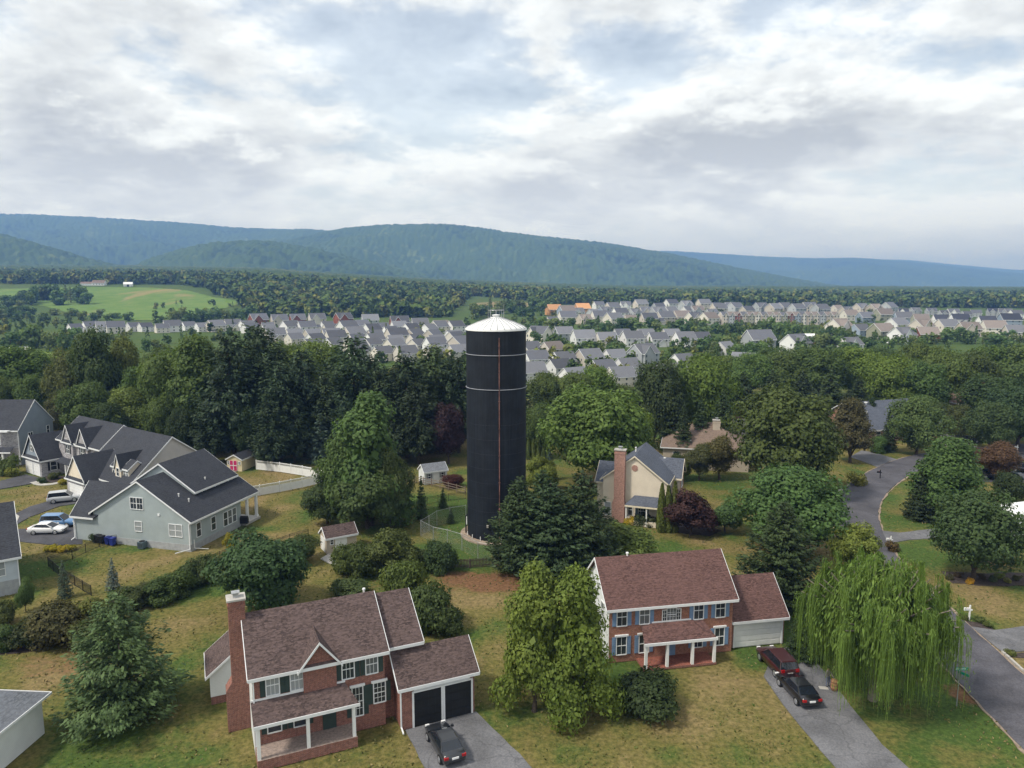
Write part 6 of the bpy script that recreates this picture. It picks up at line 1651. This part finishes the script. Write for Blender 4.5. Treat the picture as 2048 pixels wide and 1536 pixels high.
mb.tube((px_, py_, .3), (px_, py_, zE - .9), .065, .065, 8); mb.build('overflow_pipe', M['rust'], tw)
for k in range(7):
    z_ = zE - 2 - k * 3.6
    mb = MB(); mb.box(px_ - .12, px_ + .12, py_ - .1, py_ + .12, z_, z_ + .1); mb.build('pipe_bracket', M['rust'], tw)
for i in range(16):
    a = 6.2832 * (i + .15) / 16
    mb = MB(); mb.tube(((TR + .015) * math.cos(a), (TR + .015) * math.sin(a), .3), ((TR + .015) * math.cos(a), (TR + .015) * math.sin(a), zE - 11.3), .02, .02, 4); mb.build('net_cable', M['cable'], tw)
for k in range(8): ring(2.2 + k * 1.95, TR + .012, .018, 'net_cable', 'cable', 64)
MB().lathe([(TR + 1.0, -.1), (TR + 1.0, .10), (TR + .9, .14), (TR - .05, .2)], 64).build('base_ring', M['gravel'], tw)
for i in range(18):
    a = 6.2832 * i / 18
    mb = MB(); mb.tube(((TR + .2) * math.cos(a), (TR + .2) * math.sin(a), .15), ((TR + .2) * math.cos(a), (TR + .2) * math.sin(a), .72), .06, .05, 6); mb.build('anchor', M['white'], tw)
mb = MB(); mb.box(-1.25, -.95, -TR - .10, -TR + .2, 3.0 - .9, 3.3 - .9); mb.build('inspection_plate', M['concrete'], tw)
mb = MB(); mb.tube((-TR - .22, -.4, .15), (-TR - .22, -.4, 2.5), .10, .10, 8); mb.tube((-TR - .22, -.4, 2.5), (-TR + .1, -.4, 2.9), .10, .10, 8); mb.build('drain_pipe', M['black'], tw)
mb = MB(); mb.tube((-TR - .08, -.85, 1.5), (-TR - .08, -.85, 2.6), .09, .07, 8); mb.build('drain_valve', M['white'], tw)

# ------------------------------------------------------------------ fences
def resample(pts, step):
    out = [pts[0]]; acc = 0
    for a, b in zip(pts[:-1], pts[1:]):
        d = math.hypot(b[0] - a[0], b[1] - a[1]); k = max(1, round(d / step))
        out += [(a[0] + (b[0] - a[0]) * j / k, a[1] + (b[1] - a[1]) * j / k) for j in range(1, k + 1)]
    return out
def fence(px, h_, step, style, name, label, cat='fence', world=False):
    pts = resample(px if world else [G(*p) for p in px], step)
    root = thing(name, (pts[0][0], pts[0][1]), 0, label, cat)
    o0 = pts[0]
    loc = [(x - o0[0], y - o0[1]) for x, y in pts]
    for i, (x, y) in enumerate(loc):
        mb = MB()
        if style == 'vinyl':
            mb.box(x - .07, x + .07, y - .07, y + .07, 0, h_ + .1); mb.add([(x - .09, y - .09, h_ + .1), (x + .09, y - .09, h_ + .1), (x + .09, y + .09, h_ + .1), (x - .09, y + .09, h_ + .1), (x, y, h_ + .2)], [(0, 1, 4), (1, 2, 4), (2, 3, 4), (3, 0, 4)]); m_ = 'white'
        elif style == 'metal': mb.box(x - .03, x + .03, y - .03, y + .03, 0, h_ + .06); m_ = 'black'
        elif style == 'rail': mb.tube((x, y, 0), (x, y, h_ + .12), .08, .07, 6); m_ = 'wood'
        elif style == 'link': mb.tube((x, y, 0), (x, y, h_ + .08), .045, .045, 6); m_ = 'galv'
        else: mb.box(x - .05, x + .05, y - .05, y + .05, 0, h_); m_ = 'wood_dark'
        mb.build('post', M[m_], root)
    for a, b in zip(loc[:-1], loc[1:]):
        d = Vector((b[0] - a[0], b[1] - a[1], 0)); l_ = d.length; d.normalize(); n_ = (-d.y, d.x)
        P = (a[0], a[1], 0); t = (d.x, d.y)
        if style == 'vinyl':
            mb = MB(); mb.obox(P, t, n_, .08, l_ - .08, -.02, .02, .12, h_ - .42); k = int(l_ / .28)
            for j in range(int(l_ / .16)): mb.obox(P, t, n_, .1 + (l_ - .2) * j / int(l_ / .16), .1 + (l_ - .2) * j / int(l_ / .16) + .05, -.015, .015, h_ - .42, h_ - .06)
            for j in range(k):
                u = .1 + (l_ - .2) * j / k; mb.obox(P, t, n_, u + .02, u + (l_ - .2) / k - .02, -.032, -.02, .15, h_ - .46)
            pn = mb.build('panel', M['white'], root, fix=False)
            mb = MB(); mb.obox(P, t, n_, .08, l_ - .08, -.05, .05, h_ - .08, h_ + .04); mb.build('top_rail', M['white'], pn, fix=False)
            mb = MB(); mb.obox(P, t, n_, .08, l_ - .08, -.05, .05, .05, .17); mb.build('bottom_rail', M['white'], pn, fix=False)
        elif style == 'metal':
            for z_ in (.12, h_ - .2, h_): mb = MB(); mb.obox(P, t, n_, 0, l_, -.015, .015, z_ - .018, z_ + .018); mb.build('rail', M['black'], root, fix=False)
            mb = MB(); k = int(l_ / .13)
            for j in range(1, k): mb.obox(P, t, n_, l_ * j / k - .009, l_ * j / k + .009, -.008, .008, .05, h_ + .02)
            o = mb.build('bars', M['black'], root, fix=False); o['kind'] = 'stuff'
        elif style == 'rail':
            for z_ in (.35, .75, 1.15):
                if z_ < h_: mb = MB(); mb.tube((a[0], a[1], z_ + random.uniform(-.04, .04)), (b[0], b[1], z_ + random.uniform(-.04, .04)), .055, .055, 5); mb.build('rail', M['wood'], root)
        elif style == 'link':
            mb = MB(); mb.tube((a[0], a[1], h_), (b[0], b[1], h_), .02, .02, 5); mb.build('top_rail', M['galv'], root)
            mb = MB(); k = int(l_ / .22)
            for j in range(-8, k):
                u0, u1 = max(0, l_ * j / k), min(l_, l_ * (j + 8) / k)
                z0_, z1_ = (max(0, -l_ * j / k) / (l_ * 8 / k)) * h_, ((u1 - l_ * j / k) / (l_ * 8 / k)) * h_
                for (za, zb) in ((z0_, z1_), (h_ - z0_, h_ - z1_)):
                    mb.tube((a[0] + t[0] * u0, a[1] + t[1] * u0, za), (a[0] + t[0] * u1, a[1] + t[1] * u1, zb), .003, .003, 3, cap=False)
            o = mb.build('wire_mesh', M['galv'], root); o['kind'] = 'stuff'
        else:
            for z_ in (.25, h_ - .25): mb = MB(); mb.obox(P, t, n_, 0, l_, .01, .05, z_ - .04, z_ + .04); mb.build('rail', M['wood_dark'], root, fix=False)
            k = int(l_ / .17)
            for j in range(k):
                u = l_ * (j + .5) / k; mb = MB(); mb.obox(P, t, n_, u - .055, u + .055, -.02, .008, .05, h_ + random.uniform(-.04, .04)); mb.build('picket', M['wood_dark'], root, fix=False)
    return root
fence([(513, 939), (560, 944), (605, 951), (640, 958), (651, 964), (605, 975), (560, 984), (520, 991), (497, 995)], 1.7, 2.4, 'vinyl', 'vinyl_fence', 'white vinyl panel fence running round the lawn beside the crimson-doored shed')
fence([(-40, 694), (0, 696), (62, 702)], 1.9, 3.0, 'vinyl', 'vinyl_fence', 'distant white fence along the bright meadow')
fence([(238, 1086), (200, 1094), (172, 1106), (145, 1119), (97, 1133), (118, 1152), (150, 1172), (183, 1192)], 1.2, 2.2, 'metal', 'metal_fence', 'thin black metal fence bending below the grey-green villa')
fence([(402, 1137), (440, 1122), (475, 1108)], 1.2, 2.2, 'metal', 'metal_fence', 'short black metal fence at the villa corner by the hedge')
fence([(545, 1098), (580, 1086), (617, 1075)], 1.2, 2.2, 'metal', 'metal_fence', 'short black metal fence above the rounded dark bush')
fence([(455, 1082), (478, 1072), (505, 1066)], 1.1, 1.5, 'metal', 'porch_railing', 'black railing along the villa porch steps', 'railing')
fence([(795, 1032), (818, 1021), (855, 1009), (897, 1002), (932, 998)], 1.2, 2.4, 'metal', 'metal_fence', 'thin black metal fence crossing the grass left of the tower')
fence([(780, 956), (830, 966), (880, 976), (931, 989)], 1.3, 2.2, 'rail', 'rail_fence', 'weathered split-rail fence behind the young evergreens')
fence([(345, 1166), (385, 1156), (428, 1144)], 1.1, 2.3, 'rail', 'rail_fence', 'low split-rail fence half lost in the hedge bank')
fence([(932, 1040), (900, 1045), (874, 1052), (842, 1072), (867, 1086), (895, 1092), (924, 1101), (956, 1118), (1000, 1128)], 2.2, 3.0, 'link', 'chain_link_fence', 'chain-link enclosure with thin metal posts round the tower foot')
fence([(898, 1136), (940, 1136), (992, 1132), (1040, 1132)], 1.15, 2.2, 'picket', 'picket_fence', 'dark wooden picket fence between the worn lawn and the tower')
fence([(-40, 1306), (0, 1298), (30, 1292)], .35, 2.0, 'picket', 'bed_edging', 'low dark timber edging of the garden bed', 'edging')

# ------------------------------------------------------------------ vehicles
def car(label, loc, rz, color, kind='sedan', name='car', cat='car', scale=1.0):
    Ln, W, Ht = {'sedan': (4.75, 1.82, 1.45), 'suv': (4.75, 1.90, 1.74)}[kind]
    root = thing(name, (loc[0], loc[1], .06), rz, label, cat)
    st = {'sedan': [(-.5, .58, .74), (-.485, .36, .92), (-.44, .24, .99), (-.30, .22, 1.02), (.05, .22, .98), (.22, .22, .96), (.34, .22, .86), (.44, .24, .74), (.485, .32, .64), (.5, .42, .56)],
          'suv': [(-.5, .62, .95), (-.49, .42, 1.06), (-.45, .28, 1.08), (-.30, .26, 1.08), (.05, .26, 1.05), (.22, .26, 1.03), (.36, .26, .97), (.45, .28, .88), (.488, .36, .78), (.5, .46, .68)]}[kind]
    mb = MB(); vs = []; n_ = 10
    for (k, zl, zt) in st:
        w_ = W / 2 * (1 - .10 * max(0, abs(k) - .38) / .12 - .03 * abs(k)); x = k * Ln
        zm = (zl + zt) / 2 + .08
        vs += [(x, -w_ * .86, zl), (x, -w_ * .97, zl + .08), (x, -w_, zm), (x, -w_ * .965, zt - .09), (x, -w_ * .86, zt), (x, w_ * .86, zt), (x, w_ * .965, zt - .09), (x, w_, zm), (x, w_ * .97, zl + .08), (x, w_ * .86, zl)]
    fs = [(i * n_ + j, i * n_ + (j + 1) % n_, (i + 1) * n_ + (j + 1) % n_, (i + 1) * n_ + j) for i in range(len(st) - 1) for j in range(n_)]
    fs += [tuple(range(n_)), tuple(range((len(st) - 1) * n_, len(st) * n_))]
    body = mb.add(vs, fs).build('body', M['paint'], root, smooth=True); body.color = color + (1,)
    zb = 1.0 if kind == 'sedan' else 1.06
    b0, b1, t0_, t1 = {'sedan': (-.40, .25, -.24, .05), 'suv': (-.487, .25, -.44, .06)}[kind]
    wb, wt = W / 2 * .90, W / 2 * .68 if kind == 'sedan' else W / 2 * .74
    def ringz(f, z, inset=0):
        x0, x1 = (b0 + (t0_ - b0) * f) * Ln + inset, (b1 + (t1 - b1) * f) * Ln - inset; w_ = wb + (wt - wb) * f - inset
        return [(x0, -w_ * .93, z), (x0 + .1, -w_, z), (x1 - .12, -w_, z), (x1, -w_ * .90, z), (x1, w_ * .90, z), (x1 - .12, w_, z), (x0 + .1, w_, z), (x0, w_ * .93, z)]
    r0, r1 = ringz(0, zb - .06), ringz(.93, Ht - .07)
    gm = MB(); gm.add(r0 + r1, [(i, (i + 1) % 8, 8 + (i + 1) % 8, 8 + i) for i in range(8)]); gm.build('glass', M['car_glass'], root, smooth=False)
    r2, r3 = ringz(.92, Ht - .08, -.015), ringz(1.0, Ht - .015, .06)
    rm = MB(); rm.add(r2 + r3, [(i, (i + 1) % 8, 8 + (i + 1) % 8, 8 + i) for i in range(8)] + [tuple(range(8, 16))]); o = rm.build('roof', M['paint'], root); o.color = color + (1,)
    for i in (1, 2, 5, 6):
        pm = MB(); a, b = Vector(r0[i]), Vector(r1[i]); pm.tube(a * 1.004, b * 1.004, .05, .04, 5); o = pm.build('pillar', M['paint'], root); o.color = color + (1,)
    for s in (-1, 1):
        pm = MB(); m0 = (Vector(r0[1]) * .45 + Vector(r0[2]) * .55); m1 = (Vector(r1[1]) * .45 + Vector(r1[2]) * .55)
        pm.tube((m0.x, s * abs(m0.y) * 1.005, m0.z), (m1.x, s * abs(m1.y) * 1.005, m1.z), .035, .03, 5); pm.build('pillar', M['black'], root)
        mm = MB(); mm.box(.20 * Ln - .1, .20 * Ln + .06, min(s * wb, s * (wb + .2)), max(s * wb, s * (wb + .2)), zb - .02, zb + .13); o = mm.build('mirror', M['paint'], root); o.color = color + (1,)
        hm = MB(); hm.box(.455 * Ln, .488 * Ln, min(s * .48, s * .80), max(s * .48, s * .80), .60 if kind == 'sedan' else .72, .74 if kind == 'sedan' else .88); hm.build('headlight', M['lamp_clear'], root)
        tm = MB(); tm.box(-.502 * Ln, -.47 * Ln, min(s * .50, s * .82), max(s * .50, s * .82), .72 if kind == 'sedan' else .82, .90 if kind == 'sedan' else 1.08); tm.build('tail_light', M['lamp_red'], root)
        for k in (-.30, .30):
            rw = .34 if kind == 'sedan' else .37
            we = bpy.data.objects.new('wheel', None); COL.objects.link(we); we.parent = root; we.location = (k * Ln, s * (W / 2 - .09), rw - .05); we.empty_display_size = .2
            wm = MB(); wm.tube((0, -.11, 0), (0, .11, 0), rw, rw, 20); wm.build('tyre', M['tyre'], we)
            wm = MB(); wm.tube((0, s * .10, 0), (0, s * .125, 0), rw * .68, rw * .60, 16); wm.build('rim', M['rim'], we)
    pm = MB(); pm.box(-.506 * Ln, -.495 * Ln, -.25, .25, .66, .80); pm.build('number_plate', M['white'], root)
    gm = MB(); gm.box(.485 * Ln, .503 * Ln, -.45, .45, .46 if kind == 'sedan' else .56, .58 if kind == 'sedan' else .74); gm.build('grille', M['black'], root)
    return root
def heading(a, b):
    a, b = G(*a), G(*b); return math.atan2(b[1] - a[1], b[0] - a[0])
BL = (.008, .008, .010)
hb = heading((1588, 1405), (1561, 1375)); wx, wy = G(1575, 1391)
car('black saloon parked on the driveway of the red-roofed house, rear towards the viewer', (wx + .85 * math.sin(hb), wy - .85 * math.cos(hb)), hb, BL)
mx, my = G(1553, 1336); car('dark maroon car parked ahead of the black saloon', (mx, my), hb, (.045, .010, .011), 'suv')
car('silver estate-style SUV parked on the upper drive', G(130, 1003), R(24), (.50, .51, .53), 'suv')
car('white saloon parked beside the blue off-roader', G(96, 1066), R(4), (.78, .78, .78))
car('bright blue off-roader parked beyond the white saloon', G(120, 1052), R(4), (.10, .22, .42), 'suv')
car('black saloon parked on the pale drive near the brown hip-roofed house', G(1937, 884), R(-22), BL)
car('dark SUV half hidden by the reddish tree', G(1982, 956), R(-4), (.02, .02, .022), 'suv')
car('dark blue car at the frame edge near the reddish tree', G(2034, 962), R(-60), (.02, .04, .07))
car('black SUV parked behind the dark blue car', G(2052, 946), R(-60), BL, 'suv')
gx, gy = hg(13.2, -9.2); car('dark grey car standing before the black garage doors', (gx, gy), R(24 + 90), (.02, .022, .026))

# ------------------------------------------------------------------ person with a barrel on the drive
def person(loc, rz, label):
    root = thing('person', (loc[0], loc[1], .05), rz, label, 'person')
    V = [(0, 0, .98), (0, .02, 1.18), (0, .02, 1.42), (0, .01, 1.52), (0, -.01, 1.60), (0, -.02, 1.72),
         (.18, .02, 1.43), (.27, -.02, 1.16), (.25, -.22, 1.02), (.24, -.30, .98),
         (-.18, .02, 1.43), (-.28, .0, 1.15), (-.27, -.12, .92), (-.27, -.16, .84),
         (.10, 0, .92), (.12, -.02, .50), (.12, .03, .08), (.13, -.12, .03), (-.10, 0, .92), (-.12, .0, .50), (-.13, .04, .08), (-.14, -.11, .03)]
    E_e = [(0, 1), (1, 2), (2, 3), (3, 4), (4, 5), (2, 6), (6, 7), (7, 8), (8, 9), (2, 10), (10, 11), (11, 12), (12, 13), (0, 14), (14, 15), (15, 16), (16, 17), (0, 18), (18, 19), (19, 20), (20, 21)]
    rad = [.14, .13, .15, .06, .085, .085, .065, .045, .034, .032, .065, .045, .034, .032, .10, .065, .042, .04, .10, .065, .042, .04]
    for (hb_, sx) in ((9, 1), (13, -1)):
        base = Vector(V[hb_])
        for k in range(5):
            o1 = Vector((sx * (-.03 + .016 * k), -.035 - .012 * (2 - abs(k - 2)), -.035)) if k else Vector((-sx * .045, -.02, -.01))
            i0 = len(V); V.append(tuple(base + o1)); V.append(tuple(base + o1 * (1.8 if k else 1.7) + Vector((0, 0, -.012)))); E_e += [(hb_, i0), (i0, i0 + 1)]; rad += [.010, .008]
    me_ = bpy.data.meshes.new('body'); me_.from_pydata(V, E_e, []); o = link(bpy.data.objects.new('body', me_), root)
    sk = o.modifiers.new('skin', 'SKIN')
    for i, r_ in enumerate(rad): me_.skin_vertices[0].data[i].radius = (r_, r_)
    me_.skin_vertices[0].data[0].use_root = True
    o.modifiers.new('sub', 'SUBSURF').levels = 1; o.modifiers['sub'].render_levels = 1
    m, t, p, out = newmat('clothed_figure')
    so = N('ShaderNodeSeparateXYZ', t); L(objcoord(t), so.inputs[0], t)
    c = mixc(mathn('GREATER_THAN', so.outputs[2], .97, t), (.16, .18, .26), (.32, .25, .31), t)
    c = mixc(mathn('GREATER_THAN', so.outputs[2], 1.50, t), c, (.45, .27, .19), t)
    c = mixc(mathn('LESS_THAN', so.outputs[2], .10, t), c, (.03, .03, .03), t)
    L(c, p.inputs['Base Color'], t); p.inputs['Roughness'].default_value = .8; me_.materials.append(m)
    bm = bmesh.new(); bmesh.ops.create_uvsphere(bm, u_segments=14, v_segments=9, radius=.108)
    for v in bm.verts: v.co = Vector((v.co.x * .95, v.co.y * 1.05 + .015, v.co.z * .95 + 1.715 + (.0 if v.co.y > -.03 else .035)))
    hm = bpy.data.meshes.new('hair'); bm.to_mesh(hm); bm.free(); hm.materials.append(M['black']); link(bpy.data.objects.new('hair', hm), root)
    for nm, boxes, mt in (('eyes', [(-.045, -.025, -.118, -.10, 1.665, 1.68), (.025, .045, -.118, -.10, 1.665, 1.68)], 'black'), ('nose', [(-.012, .012, -.128, -.10, 1.62, 1.655)], 'siding_tan'), ('mouth', [(-.025, .025, -.112, -.098, 1.585, 1.597)], 'rust')):
        part_box(root, nm, mt, *boxes)
    return root
pX, pY = G(1655, 1374)
person((pX, pY), R(25), 'dark-haired person in a mauve top standing on the drive behind a tan barrel')
bx_, by_ = G(1660, 1378)
brl = thing('barrel', (bx_ + .22, by_ - .25, .05), 0, 'tan drum with darker bands standing in front of the person on the drive', 'barrel')
M['drum'] = flat('tan_drum', (.42, .22, .11), .6, .2, 4); M['drum_band'] = flat('drum_band', (.22, .09, .06), .6)
MB().lathe([(.02, 0), (.24, .02), (.28, .25), (.29, .5), (.27, .8), (.24, .95), (.02, .97)], 20).build('body', M['drum'], brl, smooth=True)
for z_ in (.22, .5, .76): MB().lathe([(.285, z_ - .03), (.302, z_ - .02), (.302, z_ + .02), (.285, z_ + .03)], 20).build('band', M['drum_band'], brl)
sx_, sy_ = G(1647, 1377)
pad = thing('mat', (sx_, sy_, .042), R(-8), 'small pale board lying on the drive at the feet of the person', 'board')
part_box(pad, 'board', 'concrete', (-.36, .36, -.22, .22, 0, .035)); part_box(pad, 'board_edge', 'foundation', (-.38, .38, -.24, -.222, 0, .03))

# ------------------------------------------------------------------ street furniture
X, Y = G(1913, 1412); zb_ = zat(1920, 1341, Y)
sg = thing('street_sign', (X, Y), 0, 'green street name sign with two blades on a thin pole beside the willow', 'street sign')
mb = MB(); mb.tube((0, 0, 0), (0, 0, zb_), .04, .04, 8); mb.build('pole', M['galv'], sg)
mb = MB(); mb.box(-.42, .72, -.012, .012, zb_ + .02, zb_ + .26); bl = mb.build('blade', M['sign_green'], sg)
def letters(parent, xs, y, z, h_, t=(1, 0), n_=(0, -1)):
    for x in xs:
        mb = MB(); mb.obox((0, y, z), t, n_, x, x + .026, 0, .004, 0, h_); mb.obox((0, y, z), t, n_, x + .026, x + .062, 0, .004, h_ * .42, h_ * .56); mb.obox((0, y, z), t, n_, x + .026, x + .062, 0, .004, h_ - .022, h_); mb.build('letter', M['white'], parent)
letters(bl, [-.36 + .082 * i for i in range(4)], -.013, zb_ + .08, .13); letters(bl, [.03 + .082 * i for i in range(6)], -.013, zb_ + .08, .13); letters(bl, [.58, .64], -.013, zb_ + .08, .07)
b2 = bpy.data.objects.new('blade', None)
mb = MB(); a_ = R(-58); mb.obox((0, 0, zb_ - .24), (math.cos(a_), math.sin(a_)), (math.sin(a_), -math.cos(a_)), -.1, .75, -.012, .012, 0, .22); b2 = mb.build('blade', M['sign_green'], sg)
def mailbox(px, by, colr, label, rz=0.0, hh=1.15):
    X, Y = G(px, by)
    r_ = thing('mailbox', (X, Y), rz, label, 'mailbox')
    part_box(r_, 'post', colr, (-.06, .06, -.06, .06, 0, hh + .45))
    part_box(r_, 'arm', colr, (-.62, .25, -.05, .05, hh - .12, hh))
    mb = MB(); pr = [(-.09, 0), (.09, 0), (.09, .12)] + [(.09 * math.cos(a), .12 + .09 * math.sin(a)) for a in np.linspace(0, math.pi, 7)[1:]]
    n_ = len(pr)
    mb.add([(-.6, y, hh + z) for y, z in pr] + [(-.1, y, hh + z) for y, z in pr], [(i, (i + 1) % n_, n_ + (i + 1) % n_, n_ + i) for i in range(n_)] + [tuple(range(n_)), tuple(range(n_, 2 * n_))])
    mb.build('box', M[colr], r_); part_box(r_, 'flag', 'lamp_red', (-.3, -.27, -.10, -.092, hh + .1, hh + .3))
    return r_
mailbox(1938, 1240, 'white', 'white mailbox on a post beside the road below the mulched bed')
mailbox(1781, 1092, 'white', 'white-posted mailbox behind the rusty low bush', 0, .9)
mailbox(1760, 957, 'black', 'black mailbox on the lawn corner at the upper drive')
mailbox(2034, 905, 'white', 'pale mailbox far along the street near the reddish tree')
# kerb stones of the corner bed
kp = resample([G(2004, 1305), G(2020, 1319), G(2046, 1343)], .55)
kb = thing('kerb_edging', (kp[0][0], kp[0][1]), 0, 'row of pale kerb stones along the corner bed by the road', 'edging')
for a, b in zip(kp[:-1], kp[1:]):
    d = Vector((b[0] - a[0], b[1] - a[1], 0)).normalized(); mb = MB(); mb.obox((a[0] - kp[0][0], a[1] - kp[0][1], 0), (d.x, d.y), (-d.y, d.x), .02, .52, -.1, .1, -.05, .2); mb.build('stone', M['concrete'], kb)
def wheelie(px, by, mat, label):
    X, Y = G(px, by); r_ = thing('wheelie_bin', (X, Y), R(-14.7), label, 'bin')
    mb = MB(); mb.add([(-.24, -.28, .1), (.24, -.28, .1), (.24, .24, .1), (-.24, .24, .1), (-.3, -.36, 1.0), (.3, -.36, 1.0), (.3, .34, 1.0), (-.3, .34, 1.0)], [(0, 1, 2, 3), (0, 1, 5, 4), (1, 2, 6, 5), (2, 3, 7, 6), (3, 0, 4, 7), (4, 5, 6, 7)]); mb.build('body', M[mat], r_)
    part_box(r_, 'lid', mat, (-.33, .33, -.40, .36, 1.01, 1.09))
    for s in (-1, 1):
        mb = MB(); mb.tube((s * .25, .26, .12), (s * .31, .26, .12), .12, .12, 10); mb.build('wheel', M['tyre'], r_)
wheelie(217, 1089, 'blue_bin', 'blue wheelie bin against the villa wall, nearer the dark bush')
wheelie(226, 1091, 'blue_bin', 'blue wheelie bin against the villa wall, nearer the air conditioner')
wheelie(204, 1087, 'black', 'black wheelie bin against the villa wall, beside the blue ones')
wheelie(197, 1085, 'black', 'black wheelie bin against the villa wall, next to the dark bush')
X, Y = G(285, 1096); ac = thing('air_conditioner', (X, Y), R(-14.7), 'dark grey air conditioning unit on the grass at the villa wall', 'air conditioner')
part_box(ac, 'body', 'grey_shutter', (-.42, .42, -.42, .42, .06, .9)); mb = MB(); mb.tube((0, 0, .9), (0, 0, .96), .34, .34, 20); mb.build('fan_grille', M['black'], ac)
for k in range(7): part_box(ac, 'louvre', 'black', (-.40, .40, -.436, -.42, .14 + k * .1, .18 + k * .1))
X, Y = G(489, 1047, .35); gr = thing('grill', (X, Y, .35), 0, 'covered black barbecue grill on the villa porch', 'grill')
part_box(gr, 'cart', 'black', (-.55, .55, -.25, .25, .05, .8)); mb = MB(); mb.tube((-.5, 0, .85), (.5, 0, .85), .28, .28, 14); mb.build('lid', M['black'], gr)
X, Y = G(500, 1000); hp = thing('garden_machine', (X - .5, Y + 3.2), R(10), 'dark covered garden machine on the lawn behind the white fence', 'garden equipment')
part_box(hp, 'body', 'black', (-.7, .7, -.4, .4, .1, .8)); part_box(hp, 'hood', 'black', (.2, .9, -.3, .3, .8, 1.1))
# utility poles
def utility(px, by, top, label, light=False, wires=None):
    X, Y = G(px, by); h_ = zat(px, top, Y)
    r_ = thing('utility_pole', (X, Y), 0, label, 'utility pole')
    mb = MB(); mb.tube((0, 0, 0), (0, 0, h_), .16, .11, 8); mb.build('pole', M['palebark' if light else 'wood_dark'], r_)
    part_box(r_, 'crossarm', 'palebark' if light else 'wood_dark', (-1.2, 1.2, -.07, .07, h_ - .9, h_ - .75))
    for xx in (-1.1, -.4, .4, 1.1):
        mb = MB(); mb.tube((xx, 0, h_ - .75), (xx, 0, h_ - .55), .05, .035, 6); mb.build('insulator', M['white'], r_)
    if wires:
        for xx, dz in ((-1.1, 0), (.4, 0), (1.1, 0), (0, -2.2)):
            mb = MB(); a = Vector((xx, 0, h_ - .55 + dz)); b = Vector((wires[0] + xx, wires[1], h_ - .55 + dz)); pr = None
            for k in range(13):
                f = k / 12; p = a.lerp(b, f) - Vector((0, 0, 1.6 * 4 * f * (1 - f)))
                if pr is not None: mb.tube(pr, p, .022, .022, 4, cap=False)
                pr = p
            mb.build('wire', M['black'], r_)
utility(157, 845, 745, 'dark utility pole with wires among the trees behind the duplex houses', wires=(-62, -12))
utility(1990, 812, 752, 'pale utility pole above the brown hip-roofed house, nearer one of two', True)
utility(1996, 808, 753, 'pale utility pole above the brown hip-roofed house, farther one of two', True)
# ------------------------------------------------------------------ air
hz, t, p, out = newmat('haze_air')
t.nodes.remove(p)
pv = N('ShaderNodeVolumePrincipled', t)
pv.inputs['Color'].default_value = (0.21, 0.42, 1.0, 1)
pv.inputs['Density'].default_value = 0.000165
pv.inputs['Absorption Color'].default_value = (0.36, 0.36, 0.36, 1)
pv.inputs['Anisotropy'].default_value = 0.0
L(pv.outputs[0], out.inputs['Volume'], t)
o = MB().box(-12500, 12500, -450, 17500, -2.0, 640).build('haze', hz)
tag(o, 'thin blue summer haze over the whole valley', 'haze', kind='stuff')
